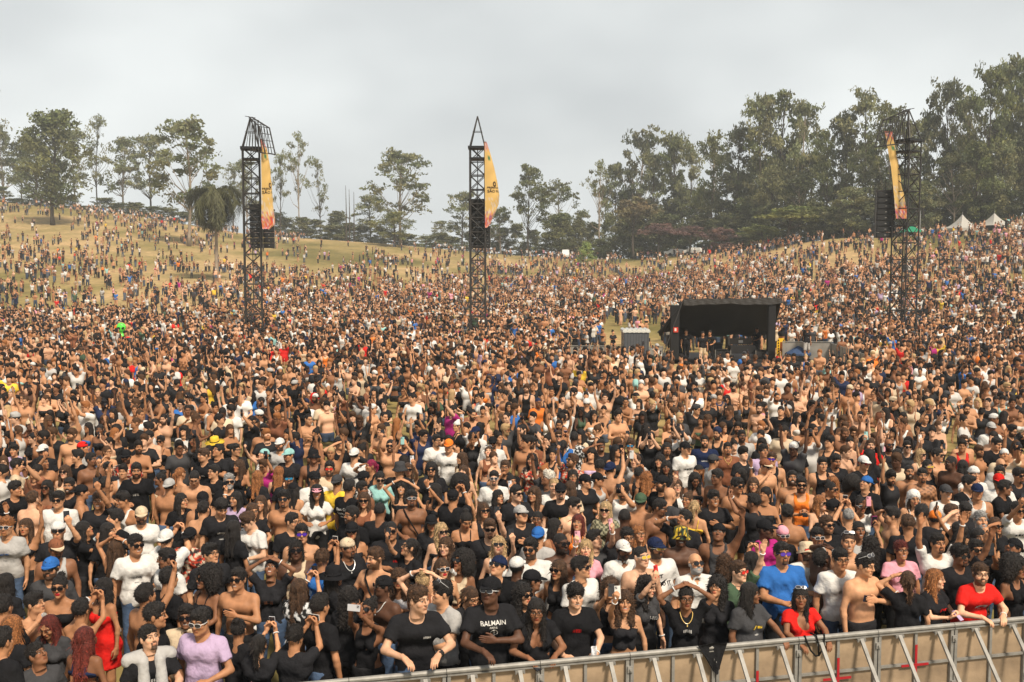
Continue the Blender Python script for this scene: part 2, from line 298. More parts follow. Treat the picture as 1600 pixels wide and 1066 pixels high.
DATA = '''
58 1024 m 4 short.k tee.d 70 25 stand -;man in dark grey T-shirt at the bottom left corner gazing upward|man gazing up at bottom left
20 980 w 2 long.o tee.k 165 0 stand -
76 980 w 3 long.r tee.d -10 -25 stand -;woman with long dark red hair in grey T-shirt looking down|red-haired woman looking down
55 944 m 2 med.k none 80 10 drink can:s;shirtless dark-haired man drinking from a silver can, in profile|shirtless man with silver can
93 918 w 3 bun.k band.k 8 0 stand sg,lips;bare-shouldered woman with narrow black sunglasses and red lipstick|woman in narrow black sunglasses
79 889 m 2 short.k tee.d 5 5 stand cap:b,sg,beard;bearded man in bright blue cap and sunglasses|man in bright blue cap
126 955 w 3 med.k band.u 178 0 phone phone:k;person seen from behind holding a phone above the head beside a red dress
133 998 w 4 long.r bra.n 175 0 stand -;woman from behind with dark reddish hair and navy halter straps|woman in navy halter straps
160 920 w 3 long.k dress.r -55 10 drink can:w;woman in strapless red dress raising a white can|woman in strapless red dress
228 932 m 3 short.k none 150 10 phoneR phone:k,band;shirtless man from behind reaching out with a large black phone|shirtless man with large black phone
243 963 m 3 short.k tee.k 100 0 stand -
233 998 m 1 short.k tee.k 50 15 stand shawl:g;young man in black with a pale grey sweater round his shoulders|man with grey sweater on shoulders
5 950 m 3 short.k tee.k 175 0 stand -
3 1003 m 3 short.k tee.k 160 0 stand -
264 905 m 3 short.k tee.k 150 0 stand -
291 964 m 4 short.k polo.t 10 0 stand sg,smile;smiling man in cream polo shirt and dark sunglasses|man in cream polo
313 972 m 3 short.k tee.l -15 -8 stand wg,band;man in plain white T-shirt with wraparound silver sunglasses|man in silver wraparound sunglasses
321 905 w 4 afro.k cami.k -45 5 stand sg,smile;smiling woman with voluminous black afro in black strappy top|woman with big afro
372 906 m 3 short.k none -10 5 armacross sg,phone:k,band,smile;shirtless smiling man in sunglasses holding a black phone at chest|shirtless man with phone at chest
424 890 w 4 bun.k tee.k 0 35 head jeans,smile,band;woman in black cut-out top and jeans, head tipped back laughing|woman in black cut-out top
405 1010 w 2 pony.k tee.k 178 0 phone phone:s,band;woman from behind in black T-shirt with pink print holding up a silver phone|woman with pink print on back
461 998 m 3 curly.k tee.k 165 0 phone phone:w;curly-haired man in black from behind, filming with a white phone|curly man filming from behind
373 985 w 3 bun.k tee.k 175 0 stand -
468 921 w 2 long.n tee.q 170 5 phone phone:k;brown-haired woman in black-and-white patterned top filming with a dark phone|woman in black-and-white pattern
576 954 w 4 bun.k tank.k -25 18 phone sg,phone:s;woman in black lace top filming with a pale phone held high|woman in black lace top
598 917 m 5 short.k none -60 10 stand durag:k,sg,chain;shirtless man with black durag and silver chain in profile|man in black durag
623 905 w 3 lcurl.n tank.s 0 0 chest sg;curly-haired woman in glittering silver top with oval sunglasses|woman in glittering silver top
654 938 m 1 short.n tee.k 50 0 leanL watch,textsmall;man in black T-shirt leaning on the rail, brown hair, wristwatch|man with wristwatch on rail
690 927 m 2 med.k tee.g -70 5 stand hsg;dark-haired man in grey T-shirt facing left, sunglasses on head|man in grey T-shirt facing left
661 910 w 1 bun.b tank.u 178 0 head -;blonde woman from behind with her hair knotted up|blonde woman with knotted hair
522 902 w 2 long.k tee.k 120 0 stand brim:k;person under a wide-brimmed black hat|wide-brimmed black hat
767 924 m 5 short.k tee.k -25 12 leanM cap:k,wg,textB;man in black cap and white-framed sunglasses leaning on the rail|man in black cap on rail
736 934 w 2 pony.n tee.k 40 -20 stand -;woman with brown ponytail in black looking down|ponytailed woman looking down
838 955 W 4 long.k vtee.k 0 -5 lean gl,phone:k;woman with very long straight black hair and glasses leaning on the rail|woman with straight black hair
818 929 w 2 lcurl.k tee.k 40 0 stand sg
899 932 m 1 curly.k tee.k 15 -5 front smile,paper;laughing young man with dark curls holding a white paper wrapper|laughing man with paper wrapper
808 886 m 5 short.k tee.k 150 5 stand cap:w;dark-skinned man in white cap, black T-shirt, facing away|man in white cap facing away
832 908 m 4 short.k tee.d 100 -5 stand cap:k
778 886 m 2 short.k tee.k -30 28 stand bcap:n,sg;man with backwards navy cap and round sunglasses looking up|man with backwards navy cap
720 878 w 4 afro.k tank.t -40 18 drink sg,can:w;woman with short afro drinking from a white can|woman drinking from can
829 858 M 3 short.k tee.w -20 0 stand sg,beard;heavy bearded man in white sweatshirt and sunglasses|man in white sweatshirt
872 891 w 3 long.n tank.k -35 5 stand sg;woman with round sunglasses in black vest glancing left|woman in round sunglasses
908 888 m 2 med.k tee.w 60 10 stand sg;man in profile with slicked black hair and white T-shirt|man with slicked black hair
953 920 w 2 lcurl.n tank.k -5 15 phone phone:d,smile,band;grinning woman with dark curls holding a phone overhead|woman with phone overhead
976 941 w 2 lcurl.n cami.k 0 5 phoneR phone:w,smile;woman with mouth wide open beside a tilted white phone|woman with open mouth
1011 917 w 1 lcurl.k tee.d 55 -8 phoneR phone:r;woman with dark curly hair in profile holding a red phone|woman with red phone
1002 871 m 1 buzz.k none 30 8 stand sgy;shirtless man with mohawk fade and rainbow-lens sunglasses|man with mohawk fade
1025 857 M 3 short.k tee.w 30 5 stand cap:n,sgy,beard,textJ;bearded man in blue cap and white slogan T-shirt|man in slogan T-shirt
1087 881 m 2 bald.k polo.w 15 12 stand sg,gbeard,smile;bald man with grey beard in white shirt|bald man with grey beard
974 860 m 4 short.k polo.w 20 0 stand cap:w,beard;man with short beard in white cap and white polo|man in white cap and polo
1072 935 w 4 bun.k tee.k 0 0 head gl,chain,band;woman at the rail with both hands on her head and a pendant|woman with hands on head
1120 917 w 2 lcurl.k tee.k -30 10 stand gl;woman with dark curls and red-tinted glasses|woman in red-tinted glasses
1173 928 W 4 long.k tee.d 75 0 armrail -;woman in charcoal T-shirt in profile resting one arm on the rail|woman in charcoal T-shirt
1154 894 m 1 short.n tee.e 40 5 up1L sgr;man in olive shirt with orange mirrored sunglasses, hand raised|man in olive shirt
1132 880 w 3 lcurl.n tee.k 170 0 stand -
1251 934 W 4 long.k vtee.r -12 5 railhands hsg;woman in bright red V-neck top holding the rail|woman in red V-neck
1222 866 M 3 short.k tee.b 10 8 stand sgp,goatee;heavy man in blue T-shirt with violet mirrored sunglasses|man in blue T-shirt
1261 862 m 2 short.k tee.w 5 18 stand bucket:t,sgr,beard,smile;laughing man in straw bucket hat and red-lens sunglasses|man in straw bucket hat
1285 873 m 5 short.k none 120 45 head -;dark-skinned man with hands behind a tipped-back head|man with tipped-back head
1313 875 m 3 short.k tee.w 5 0 stand gl;man with cropped hair, thin glasses and plain white T-shirt|man in thin glasses
1352 884 m 2 short.k none 40 -8 armacross hsg,phone:n;lean shirtless man with white sunglasses pushed up on his head|lean shirtless man
1418 908 w 2 pony.n tee.k 178 0 shadeR -;woman in black from behind reaching a flat hand out|woman in black facing away
1408 861 W 3 short.r tee.p 5 10 stand gl,smile;smiling woman with clear glasses and short reddish hair|woman in clear glasses
1462 905 w 1 long.o tee.k 55 0 text phone:l;woman with long light brown hair holding a lilac phone|woman with lilac phone
1500 869 m 4 curly.k tee.k 20 3 up1L sg,goatee;man in black shirt and sunglasses with goatee, hand raised|man in black shirt with goatee
1532 898 m 1 short.n tee.r -5 5 lean gl,beard,textR;bearded man in red T-shirt leaning over the rail|man in red T-shirt
1588 888 w 4 afro.k tank.k 40 0 stand gl;woman with huge loose black curls at the right edge|woman with huge black curls
1465 850 m 3 short.k tee.w 10 5 up2 band
1525 860 m 3 short.k tee.k 0 5 phone sg,phone:k
1583 857 m 4 short.k tee.k -60 30 stand bcap:k,sg
1393 806 m 2 med.k none -100 5 shade -;shirtless man from behind with neck tattoo shading his eyes|shirtless man shading eyes
10 824 m 2 curly.o tee.g 5 5 stand wg;man with blond curls, white-framed sunglasses and grey printed T-shirt|blond curly man
40 824 w 3 long.n bra.k 0 5 up2 shorts,band;woman in black bikini top with both arms raised, red ribbon|woman with red ribbon
91 782 M 2 curly.k tee.w 5 3 stand sg;big curly-haired man in large white T-shirt and sunglasses|big man in white T-shirt
91 830 m 2 short.k tee.k 20 5 phoneL bcap:w,sg,phone:k;man with white bandana and sunglasses holding his phone up|man in white bandana
88 858 m 4 short.k tank.g 40 -5 stand cap:u,gl;man in brown cap with cream peak and grey vest|man in brown cap
132 828 w 3 long.k tee.k 100 20 drink bottle;woman in black drinking from a clear water bottle|woman with water bottle
180 811 m 2 med.k tee.k -60 10 stand -
221 806 m 2 short.k tee.w 20 -3 stand cap:t,beard;bearded man in beige cap and white T-shirt|man in beige cap
170 831 w 2 long.k tee.k 80 5 stand -
182 857 w 3 long.n bra.k 172 0 head band;woman from behind, hands on head, black bikini strap|woman with black bikini strap
212 852 m 3 short.k tee.w 45 0 stand sg,smile;smiling man in white T-shirt and sunglasses turned right|smiling man in white T-shirt
260 843 m 2 short.k tee.w 178 0 phone bcap:w,phone:k,band;man from behind in white cap and white shirt filming|man from behind in white cap
260 874 m 4 short.k tee.w -60 0 stand gl
10 912 w 3 long.k tee.k 178 0 stand -
297 839 m 4 short.k tee.f 172 0 stand bcap:k;man from behind in black cap and red patterned shirt|man in red patterned shirt
329 866 m 2 med.k tee.k 60 8 stand gl
388 815 m 1 curly.n tee.w -50 -20 front smile,band,sg;laughing man in white T-shirt bending forward|man bending forward
457 816 m 2 short.k tee.k 60 0 stand gl
471 835 m 2 short.k none 15 5 stand sgp
463 860 m 5 dread.k tank.t 10 5 chest sg;man with dreadlocks, sunglasses and sleeveless cream top|man with dreadlocks
503 876 w 3 curly.n tee.b 172 0 phone phone:w
366 827 w 3 long.k tee.k 160 0 stand -
346 794 m 2 curly.k tee.k 30 -25 stand -
318 797 m 2 short.k none 172 0 phoneR phone:k,band
549 806 m 3 short.k tee.k -50 5 stand gl,beard,smile
550 830 w 3 long.k cami.k 5 3 stand cap:k,sg
544 857 m 4 short.k tee.k 50 5 stand bcap:t,chain;man in backwards tan cap and open black shirt|man in backwards tan cap
586 873 m 2 short.n none -45 0 stand beard,strap;shirtless brown-haired man with black shoulder strap looking left|shirtless man with shoulder strap
611 830 M 3 buzz.k tee.k 5 3 stand sg
640 856 w 2 pony.k tee.k -70 18 phoneR gl,phone:k
594 799 m 4 buzz.k tee.k 172 0 stand -
643 780 m 4 curly.k none 10 12 stand wg,strap,goatee;shirtless man with curly fade, silver shades and thin black strap|shirtless man in silver shades
674 818 w 3 long.k tee.k 10 0 stand cap:k,gl
690 831 w 1 long.b cami.k 25 5 stand sg;blonde woman in black strappy top and black sunglasses|blonde woman in black sunglasses
696 854 w 1 long.n tank.o -20 0 stand smile
728 814 w 3 bun.k bra.k 20 -25 stand -;woman in black bikini top with topknot looking down|woman with topknot
691 889 w 2 long.n tank.k 25 5 stand wg,lips;woman with long brown hair, white-rimmed shades and red lips|woman with red lips
765 827 m 1 short.n tee.k 5 0 phoneL sg,strap,phone:k;man in black T-shirt, sunglasses and cross-body strap|man with cross-body strap
756 798 w 2 long.n tank.k 20 5 stand sg
779 853 w 1 long.b tank.w 0 20 phoneL sg,phone:k
814 804 m 2 short.k tee.k 35 12 chest cap:g;man in pale grey cap and black T-shirt, hand on chest|man in pale grey cap
840 812 w 4 pony.k tee.w -15 0 stand text1;woman in white T-shirt with red print, hair tied back|woman in white printed T-shirt
779 777 w 2 long.k tee.k 40 5 phoneL phone:s
868 824 w 3 long.k tank.u 80 0 stand sg
903 817 w 2 long.r cami.o -15 8 stand -;woman with long auburn hair in amber strappy top|woman with auburn hair
897 791 m 1 med.k none 55 0 stand sg
876 768 m 1 short.k tee.k 0 3 stand cap:k,sg,text2;man in black cap and sunglasses, black T-shirt with yellow writing|man with yellow writing
877 850 m 5 buzz.k none 35 5 stand sg,beard;dark-skinned shirtless man with short beard and black sunglasses|shirtless bearded man
946 797 w 1 long.b tee.j -15 3 stand sg;woman with long wavy blonde hair in checked shirt|woman in checked shirt
976 809 m 5 buzz.k none 172 0 stand -
929 844 m 1 med.k tee.d 45 15 phoneL phone:p,band;man in grey T-shirt with inked forearm holding up a pink phone|man with pink phone
915 858 w 1 long.b tee.p 0 10 phoneR phone:p
998 834 w 2 long.o tank.k 20 5 stand gl
980 841 m 3 short.k tee.k 10 0 stand gl
1001 784 m 3 short.k none 172 0 stand bcap:e;shirtless man in backwards dark green cap, facing away|man in dark green cap
841 838 m 2 short.k tee.g 172 0 stand bcap:b
1031 794 m 4 short.k none 60 -12 stand gl,chain;shirtless man with neat fade looking down over glasses|shirtless man looking down
1069 812 m 3 short.k tee.k -60 18 shade band
1085 794 w 2 pony.b bra.y 165 0 stand -;blonde ponytailed woman in yellow bikini top, facing away|woman in yellow bikini top
1115 780 m 3 curly.k tee.k 10 5 chest gl,smile,band,text2;laughing man in glasses and black T-shirt with yellow print|laughing man in glasses
1064 839 m 5 short.k none -5 3 stand bucket:f,sg,smile;man in patterned bucket hat and dark sunglasses|man in patterned bucket hat
1123 833 M 4 short.k tank.d -20 20 up1L bcap:k,band;heavy man in charcoal vest and backwards cap thrusting an arm up|man in charcoal vest
1196 828 m 5 short.k tee.m 50 5 stand cap:k;man in magenta T-shirt and black cap|man in magenta T-shirt
1223 836 w 3 bun.k tee.k 5 -3 stand durag:p,wg;woman with pale pink head wrap and pale glasses|woman in pink head wrap
1174 877 w 2 long.k tee.k 172 0 phone phone:k
1177 786 m 4 curly.k tee.k -120 8 phone phone:k,band
1252 758 m 2 short.k tank.o -10 0 text sg,phone:k,beard;man in orange basketball vest and sunglasses|man in orange vest
1230 803 m 3 short.k none 172 0 stand -
1282 786 w 1 long.o cami.k 40 3 stand sg;woman with long ginger hair and sunglasses in black straps|ginger woman in sunglasses
1303 794 m 2 short.k tee.k 100 0 stand cap:k,beard
1292 821 m 2 short.n tee.k 20 5 stand sg,beard;brown-bearded man in dark sunglasses and black T-shirt|brown-bearded man
1277 840 m 3 short.k tank.g 5 3 stand wg,goatee;man in round mirrored sunglasses with goatee|man in round mirrored sunglasses
1325 808 m 2 buzz.s tee.k 178 0 phone phone:w
1342 829 w 4 pony.k tee.g 0 5 stand smile;smiling dark-skinned woman with hair pulled tightly back|smiling woman with pulled-back hair
1326 848 m 2 buzz.n none -10 5 stand hsg,smile
1360 853 w 3 lcurl.k tee.k 178 0 phoneR phone:m;dark-haired head from behind beside a raised magenta phone|raised magenta phone
1428 779 w 2 long.n cami.w -5 -8 stand veil:w;woman with white lace veil over her hair|woman in white veil
1345 791 w 4 bun.k tee.w 0 3 phone wg,phone:p
1478 770 m 2 short.k tee.w 5 5 stand cap:d,smile;grinning man in dark cap and white T-shirt|grinning man in dark cap
1461 811 m 3 short.k tank.k 150 0 stand cap:o
1419 821 m 3 curly.n tee.k 172 0 stand -
1441 744 m 3 short.k none -10 5 stand tattoo;shirtless man with dark tattoos across his chest and shoulder|man with chest tattoos
1514 756 m 2 med.k tee.k 40 0 stand chain
1527 769 m 3 short.k tank.w -15 3 stand cap:n;man in navy cap and white sleeveless shirt with green collar|man in white sleeveless shirt
1570 763 m 4 short.k tee.k 70 -5 text phone:k;man with sharp fade in black T-shirt, in profile|man with sharp fade
1487 802 m 1 short.n tee.w 50 0 shade -
1508 798 m 3 short.k tee.k 5 -25 stand -
1496 830 w 3 lcurl.k tee.k -120 35 phoneR phone:k;person with tall mass of black curls leaning back to film|tall mass of black curls
1532 814 m 2 short.s tee.k 0 8 drink gbeard
1529 840 w 3 long.k tee.k 0 3 phone phone:k
1556 822 w 3 long.n tee.k 10 3 shade sg
1590 798 m 3 short.k tee.w 5 0 phoneR sg,phone:k
1440 805 m 2 curly.k tee.k 150 0 stand -
22 704 w 2 curly.k tee.l 0 0 stand -;curly-haired woman in lilac top near the left edge|curly woman in lilac
67 705 m 4 short.k tee.k -10 0 stand cap:w,sg
27 728 m 2 short.k tee.t 120 0 stand -
67 724 m 3 short.k none 80 8 phoneR phone:k
101 738 w 1 lcurl.n band.t 0 5 stand sg;bare-shouldered woman with wavy brown hair and brown sunglasses|woman with wavy brown hair
108 760 m 3 short.k tee.k 5 3 stand beard,smile;grinning bearded man in black behind the big man|grinning bearded man
73 762 w 4 long.k band.u 0 3 up1R sg,band
24 765 m 3 curly.k tee.k 80 3 stand -
51 781 m 1 short.n none 175 0 stand -;brown-haired shirtless man seen from behind|brown-haired man from behind
128 770 m 3 short.k none 120 0 stand bcap:k
155 783 m 3 curly.n tee.k 5 3 phoneL gl,smile,phone:k
192 782 m 3 curly.k tank.w -40 -5 stand smile
121 714 m 2 med.k tee.k -60 5 stand -
143 719 m 4 short.k none 70 5 stand -
156 672 w 4 pony.k band.k 5 3 stand jeans;woman in black bandeau top and dark jeans|woman in black bandeau
197 714 m 3 short.k tee.f 10 0 stand cap:k,sg,beard;bearded man in black cap and pale patterned T-shirt|man in pale patterned T-shirt
169 733 w 2 med.k tee.k 40 5 phoneR phone:k
213 736 m 3 short.k tee.k 20 -5 stand beard
251 690 w 3 med.k cami.k -5 3 stand sg;slim woman in black camisole and sunglasses|slim woman in camisole
233 684 m 1 short.k none -5 0 stand -
250 749 w 4 bun.k band.t -70 3 armacross -
265 760 m 3 short.k none 178 0 stand bcap:g;shirtless man from behind in faded grey cap|man in faded grey cap
167 758 m 3 short.k none 120 0 up1R -
130 700 m 3 short.k tee.g 100 5 stand durag:r;man with red bandana over his hair|man in red bandana
286 705 w 1 pony.n tee.k 5 3 front smile;smiling pale woman with centre-parted hair in black T-shirt|pale woman in black T-shirt
302 689 w 4 lcurl.k tank.k 0 3 stand -
336 692 w 2 long.n none 170 10 stand brim:y;person under a round straw hat|round straw hat
318 712 m 2 med.n tee.k -40 3 stand -
341 705 m 3 short.k tee.k -40 18 chest -
368 704 m 2 short.k tee.k 60 3 stand gl,text1
358 753 m 2 short.s tee.k 20 3 stand sg,gbeard,smile;smiling man with silver hair, grey beard and sunglasses|silver-haired man
334 738 m 2 short.k tee.k -40 5 stand gl
304 748 m 2 buzz.k none 10 -28 stand gl;shirtless man with shaved head bowed down|shirtless man with bowed head
282 741 w 2 pony.o none 150 0 stand -
412 711 w 1 pony.k tank.w -50 18 phoneR durag:a,phone:k;woman in teal headscarf and white vest filming high|woman in teal headscarf
437 695 m 2 short.k tee.g -5 3 stand cap:w,beard
451 712 m 3 short.k tee.k -30 5 stand cap:a,goatee;man in mint green cap with moustache|man in mint green cap
490 714 m 4 short.k tank.k 15 8 stand bucket:k;man in black bucket hat and black vest|man in black bucket hat
451 748 m 3 short.k tee.k 15 3 stand bcap:k,sgb
491 749 m 3 short.k tee.w 40 3 stand cap:k
436 739 w 1 long.o tank.k 178 0 stand -;woman from behind with long bright ginger hair|woman with bright ginger hair
403 746 w 2 long.o tee.k 170 0 stand -
495 770 w 3 lcurl.k tee.w 10 5 stand visor:p,smile;woman in hot pink visor and white shirt|woman in hot pink visor
459 765 w 2 long.k bra.k 175 0 stand durag:k
444 781 m 3 curly.k none 0 8 stand sg,goatee
368 780 w 2 long.k tee.l -30 0 stand smile
407 787 w 2 long.n tank.k 0 3 stand smile;laughing woman with long dark hair in black|laughing dark-haired woman
395 799 w 2 long.n tee.k 30 -3 stand gl
317 782 m 3 short.k tank.k 20 0 stand cap:k,sg
284 783 w 2 long.k tee.k 70 0 stand -;woman with sleek long black hair in profile|woman with sleek black hair
373 729 w 3 lcurl.n tank.k -40 3 stand -
412 672 m 3 short.k none 10 0 stand sg;broad-shouldered shirtless man in sunglasses|broad-shouldered shirtless man
515 733 m 2 short.k tee.t 5 3 stand sgr,beard
554 711 m 2 short.k tee.w 175 0 stand bcap:w;man from behind in backwards white cap and white T-shirt|man in backwards white cap
579 729 w 3 pony.m tank.k -60 5 shade band;woman with magenta hair shading her eyes|woman with magenta hair
530 694 m 2 short.k tee.k 60 5 shade -
610 697 m 2 buzz.k none 0 3 phoneR sg,beard,phone:k
632 692 m 2 short.k tee.n 0 3 phone cap:k,phone:a;man in navy filming with a turquoise phone|man with turquoise phone
682 689 m 2 short.k tee.w 40 3 stand gl
701 697 m 2 short.k tee.w -5 -3 stand cap:o;man in orange cap and white T-shirt|man in orange cap
743 676 m 3 short.k tee.w -40 3 phoneR cap:n,phone:s
674 734 m 2 lcurl.k tee.k 0 3 stand sg;man with very long black hair and dark sunglasses|long-haired man in sunglasses
594 748 w 1 pony.k tee.a 10 -18 stand sg;woman in pale blue top and sunglasses looking down|woman in pale blue top
569 748 m 3 short.k tee.q 130 0 stand bcap:k
625 733 m 3 short.k tee.k 175 0 stand bucket:d
638 734 w 2 long.n tank.w 5 3 phoneL sg,phone:s
627 763 w 2 lcurl.k band.k 0 10 head smile,band;smiling woman framing her brow with both hands|woman framing her brow
679 768 w 3 lcurl.k bra.k -60 10 phoneL phone:k,band
708 778 m 3 short.k tee.k 170 0 phone cap:k,phone:k,band
763 707 w 1 pony.n tank.u 0 25 stand hsg;woman in rust brown strappy top looking up|woman in rust brown top
546 763 m 3 short.k tee.k 155 0 stand textback;man from behind in black T-shirt with white script on the back|man with script on back
566 765 m 4 short.k none 60 3 stand -
569 782 w 2 long.n tank.u 0 0 stand sg
527 754 m 3 short.k tee.y 170 0 stand bcap:d;man from behind in yellow jacket with dark cap|man in yellow jacket
724 738 w 1 long.n tank.w -20 18 stand -
721 717 w 2 lcurl.n tank.t -60 3 stand -
719 754 w 2 afro.k tank.k 178 0 stand -
772 748 m 1 short.k tee.w 0 3 stand wg;pale man in white T-shirt and white sunglasses|pale man in white sunglasses
770 692 m 3 short.k tee.w 0 0 stand cap:k,sg,beard,text1
789 731 m 3 short.n tee.k -5 3 drink gl
799 753 w 3 bun.k tank.k 30 3 stand smile
831 692 m 2 short.k tee.u -50 5 phoneR beard,phone:k
873 682 w 1 short.n tee.k 0 3 stand sg
831 719 w 2 lcurl.k tee.f -20 3 up1L -
856 748 m 4 curly.w tee.d -70 15 up1R -;man with bleached platinum curls in grey T-shirt|man with platinum curls
894 721 m 2 med.n tee.f -60 18 phoneR beard,sg,phone:k;bearded man with swept-back hair in floral shirt filming upward|bearded man in floral shirt
939 697 m 4 short.k tee.k 5 8 shade gl,smile;laughing dark-skinned man in glasses and black T-shirt|laughing dark-skinned man
954 734 m 2 short.k none 150 0 phoneR bcap:n,phone:k
985 697 m 2 curly.n tee.k -10 3 phoneR sgb,chain,phone:k;man with silver chains and blue sunglasses|man with silver chains
915 753 m 2 short.k tee.k 60 3 stand cap:k
934 750 m 3 short.k tank.g 70 3 stand cap:k
834 773 w 2 lcurl.n cami.u -30 5 stand -;woman with long curls in brown strappy top|woman in brown strappy top
807 772 m 1 short.k tee.k 40 3 stand sg
895 745 w 2 long.k tee.q 0 3 stand gl
892 763 w 2 long.n tee.t 160 0 stand -
866 760 m 1 buzz.b tee.w -5 0 stand -;man with bleached buzz cut in white|man with bleached buzz cut
937 731 m 3 curly.k tee.w 170 0 stand -
897 685 m 4 short.k tee.q 178 0 stand -
880 697 w 3 pony.k tee.b 178 0 phone phone:l
993 721 m 1 med.n tee.g -30 5 phone phone:w
998 743 w 3 curly.k tank.k 178 0 phone phone:k
1101 691 M 2 short.k tee.n -5 10 stand beard;heavy bearded man in dark navy T-shirt looking up|man in dark navy T-shirt
1137 702 m 3 short.k tee.u -5 8 stand goatee,chain;man in brown T-shirt with gold chain|man in brown T-shirt
1159 682 M 4 short.k tee.g 0 5 stand beard,gl
1071 701 m 2 short.k tee.w 40 3 stand cap:k
1042 702 m 3 long.k tee.k 0 0 stand -
1041 731 w 4 lcurl.k tee.k -10 3 text phone:p
1031 721 w 2 lcurl.k tee.k -30 8 stand -
1086 750 w 4 lcurl.k band.k 0 -22 text phone:k;woman in black strapless top staring down at her phone|woman staring at phone
1115 721 m 3 short.k tee.g 110 0 stand cap:d
1120 746 m 4 short.k none -60 0 stand gl
1177 758 w 2 long.n tee.k -10 0 stand -
1193 706 M 3 curly.k tee.l 10 12 stand -;heavy man in lilac T-shirt with mop of black hair|man in lilac T-shirt
1206 718 m 2 short.n tank.k -20 3 stand sgp
1196 729 m 2 short.k none 30 -3 drink cap:u,sg
1241 699 m 3 short.k tee.k -50 8 stand bcap:k,beard,sg
1034 756 m 3 short.k tee.k -70 3 stand cap:k,beard
1058 760 w 1 long.n tee.w 0 8 phoneR gl,phone:u
1047 775 m 2 bald.k tee.d 130 -10 stand gl;bald man in dark grey turned away|bald man turned away
1074 782 w 3 bun.n tank.w -40 5 stand -
1152 760 m 3 curly.k none 30 0 stand sg
1157 743 w 3 lcurl.k tank.k -60 28 up1L band
1238 748 m 3 short.k none -10 15 stand beard,smile;shirtless man with beard smiling skyward|shirtless man smiling skyward
1010 748 w 3 lcurl.o tank.k 170 0 stand -;long honey-coloured curls seen from behind|long honey-coloured curls
1285 726 m 2 short.k tank.k 0 0 stand -;serious man in black sleeveless shirt|man in black sleeveless shirt
1306 721 m 3 short.k tee.k 10 -10 stand goatee
1301 756 w 3 lcurl.o tank.k -20 0 stand -;woman with curly orange hair|woman with curly orange hair
1353 756 m 2 short.k tee.k -60 18 stand bcap:b;man in backwards bright blue cap tilting his head up|man in backwards blue cap
1350 724 m 2 short.k tee.k 20 0 stand cap:w,sgr
1389 696 m 4 bald.k tee.k 5 8 up2 sg,beard;bald bearded man throwing both arms wide|man with arms wide
1360 697 m 1 short.n tee.r -10 10 phoneR beard,phone:a
1331 755 w 3 afro.k none 170 0 stand -
1299 765 w 3 bun.k tank.k 40 0 stand sg
1417 699 m 1 short.k tee.d 0 3 phoneL sg,phone:w
1402 713 m 4 short.k tee.k 0 3 stand gl
1439 711 w 1 long.b tank.t 30 5 stand sg
1450 729 w 3 long.k tank.k 5 0 stand sgy
1421 738 m 3 buzz.k none -10 5 stand beard,smile
1485 724 m 5 buzz.k none -80 0 stand -;dark-skinned shirtless man from behind with high fade|shirtless man with high fade
1506 690 m 2 short.n none 10 3 stand sg,smile;grinning shirtless man with sunglasses and broad shoulders|grinning shirtless man
1549 669 m 4 short.k tee.w 0 0 stand cap:g;man in pale grey cap and white T-shirt near right|man in pale cap
1557 694 M 2 short.k tee.k 20 -12 stand -;heavy man in black T-shirt bowing his head|heavy man bowing his head
1564 727 m 2 bald.k tee.g 0 0 stand sg
1562 740 m 3 short.k tee.g -20 0 stand beard
1522 741 m 2 short.k tee.w 0 3 drink bcap:w
1590 704 m 3 short.k none 0 3 up1R sg
1592 744 m 3 curly.k tee.k 10 3 stand sg
1560 752 m 4 short.k tee.w 170 0 stand bcap:r;man from behind in maroon cap and white T-shirt|man in maroon cap
1439 678 m 2 short.k tee.k 0 0 stand -
1465 712 m 2 short.k none 40 3 stand sg
1504 729 w 2 long.k tee.n 170 0 stand -
500 948 m 3 short.k tee.k 150 0 stand -
546 934 w 3 lcurl.k tee.k 170 0 stand -
'''
# ================================================================== PEOPLE
SKIN = {1: (.64, .37, .235), 2: (.53, .275, .150), 3: (.40, .190, .095), 4: (.225, .102, .053), 5: (.095, .044, .026)}
HAIRC = dict(k=(.015, .012, .011), n=(.065, .033, .017), r=(.11, .018, .012), o=(.27, .105, .035), b=(.42, .28, .14), s=(.26, .25, .24), w=(.60, .55, .47), m=(.22, .01, .05))
CLO = dict(k=(.013, .013, .015), w=(.64, .625, .60), g=(.40, .39, .38), d=(.050, .050, .054), b=(.03, .13, .40), n=(.014, .022, .06), r=(.62, .018, .014), o=(.78, .20, .03),
           t=(.58, .46, .32), y=(.75, .50, .05), m=(.38, .02, .17), l=(.45, .34, .50), p=(.72, .33, .40), e=(.06, .10, .06), u=(.22, .085, .045), s=(.55, .55, .58), a=(.28, .52, .50),
           f=(.4, .1, .07), q=(.2, .2, .2), j=(.2, .2, .12), R=(.85, .06, .05), G=(.08, .6, .1))
def rotx(a): return np.array([[1, 0, 0], [0, cos(a), -sin(a)], [0, sin(a), cos(a)]])
def rotz(a): return np.array([[cos(a), -sin(a), 0], [sin(a), cos(a), 0], [0, 0, 1]])

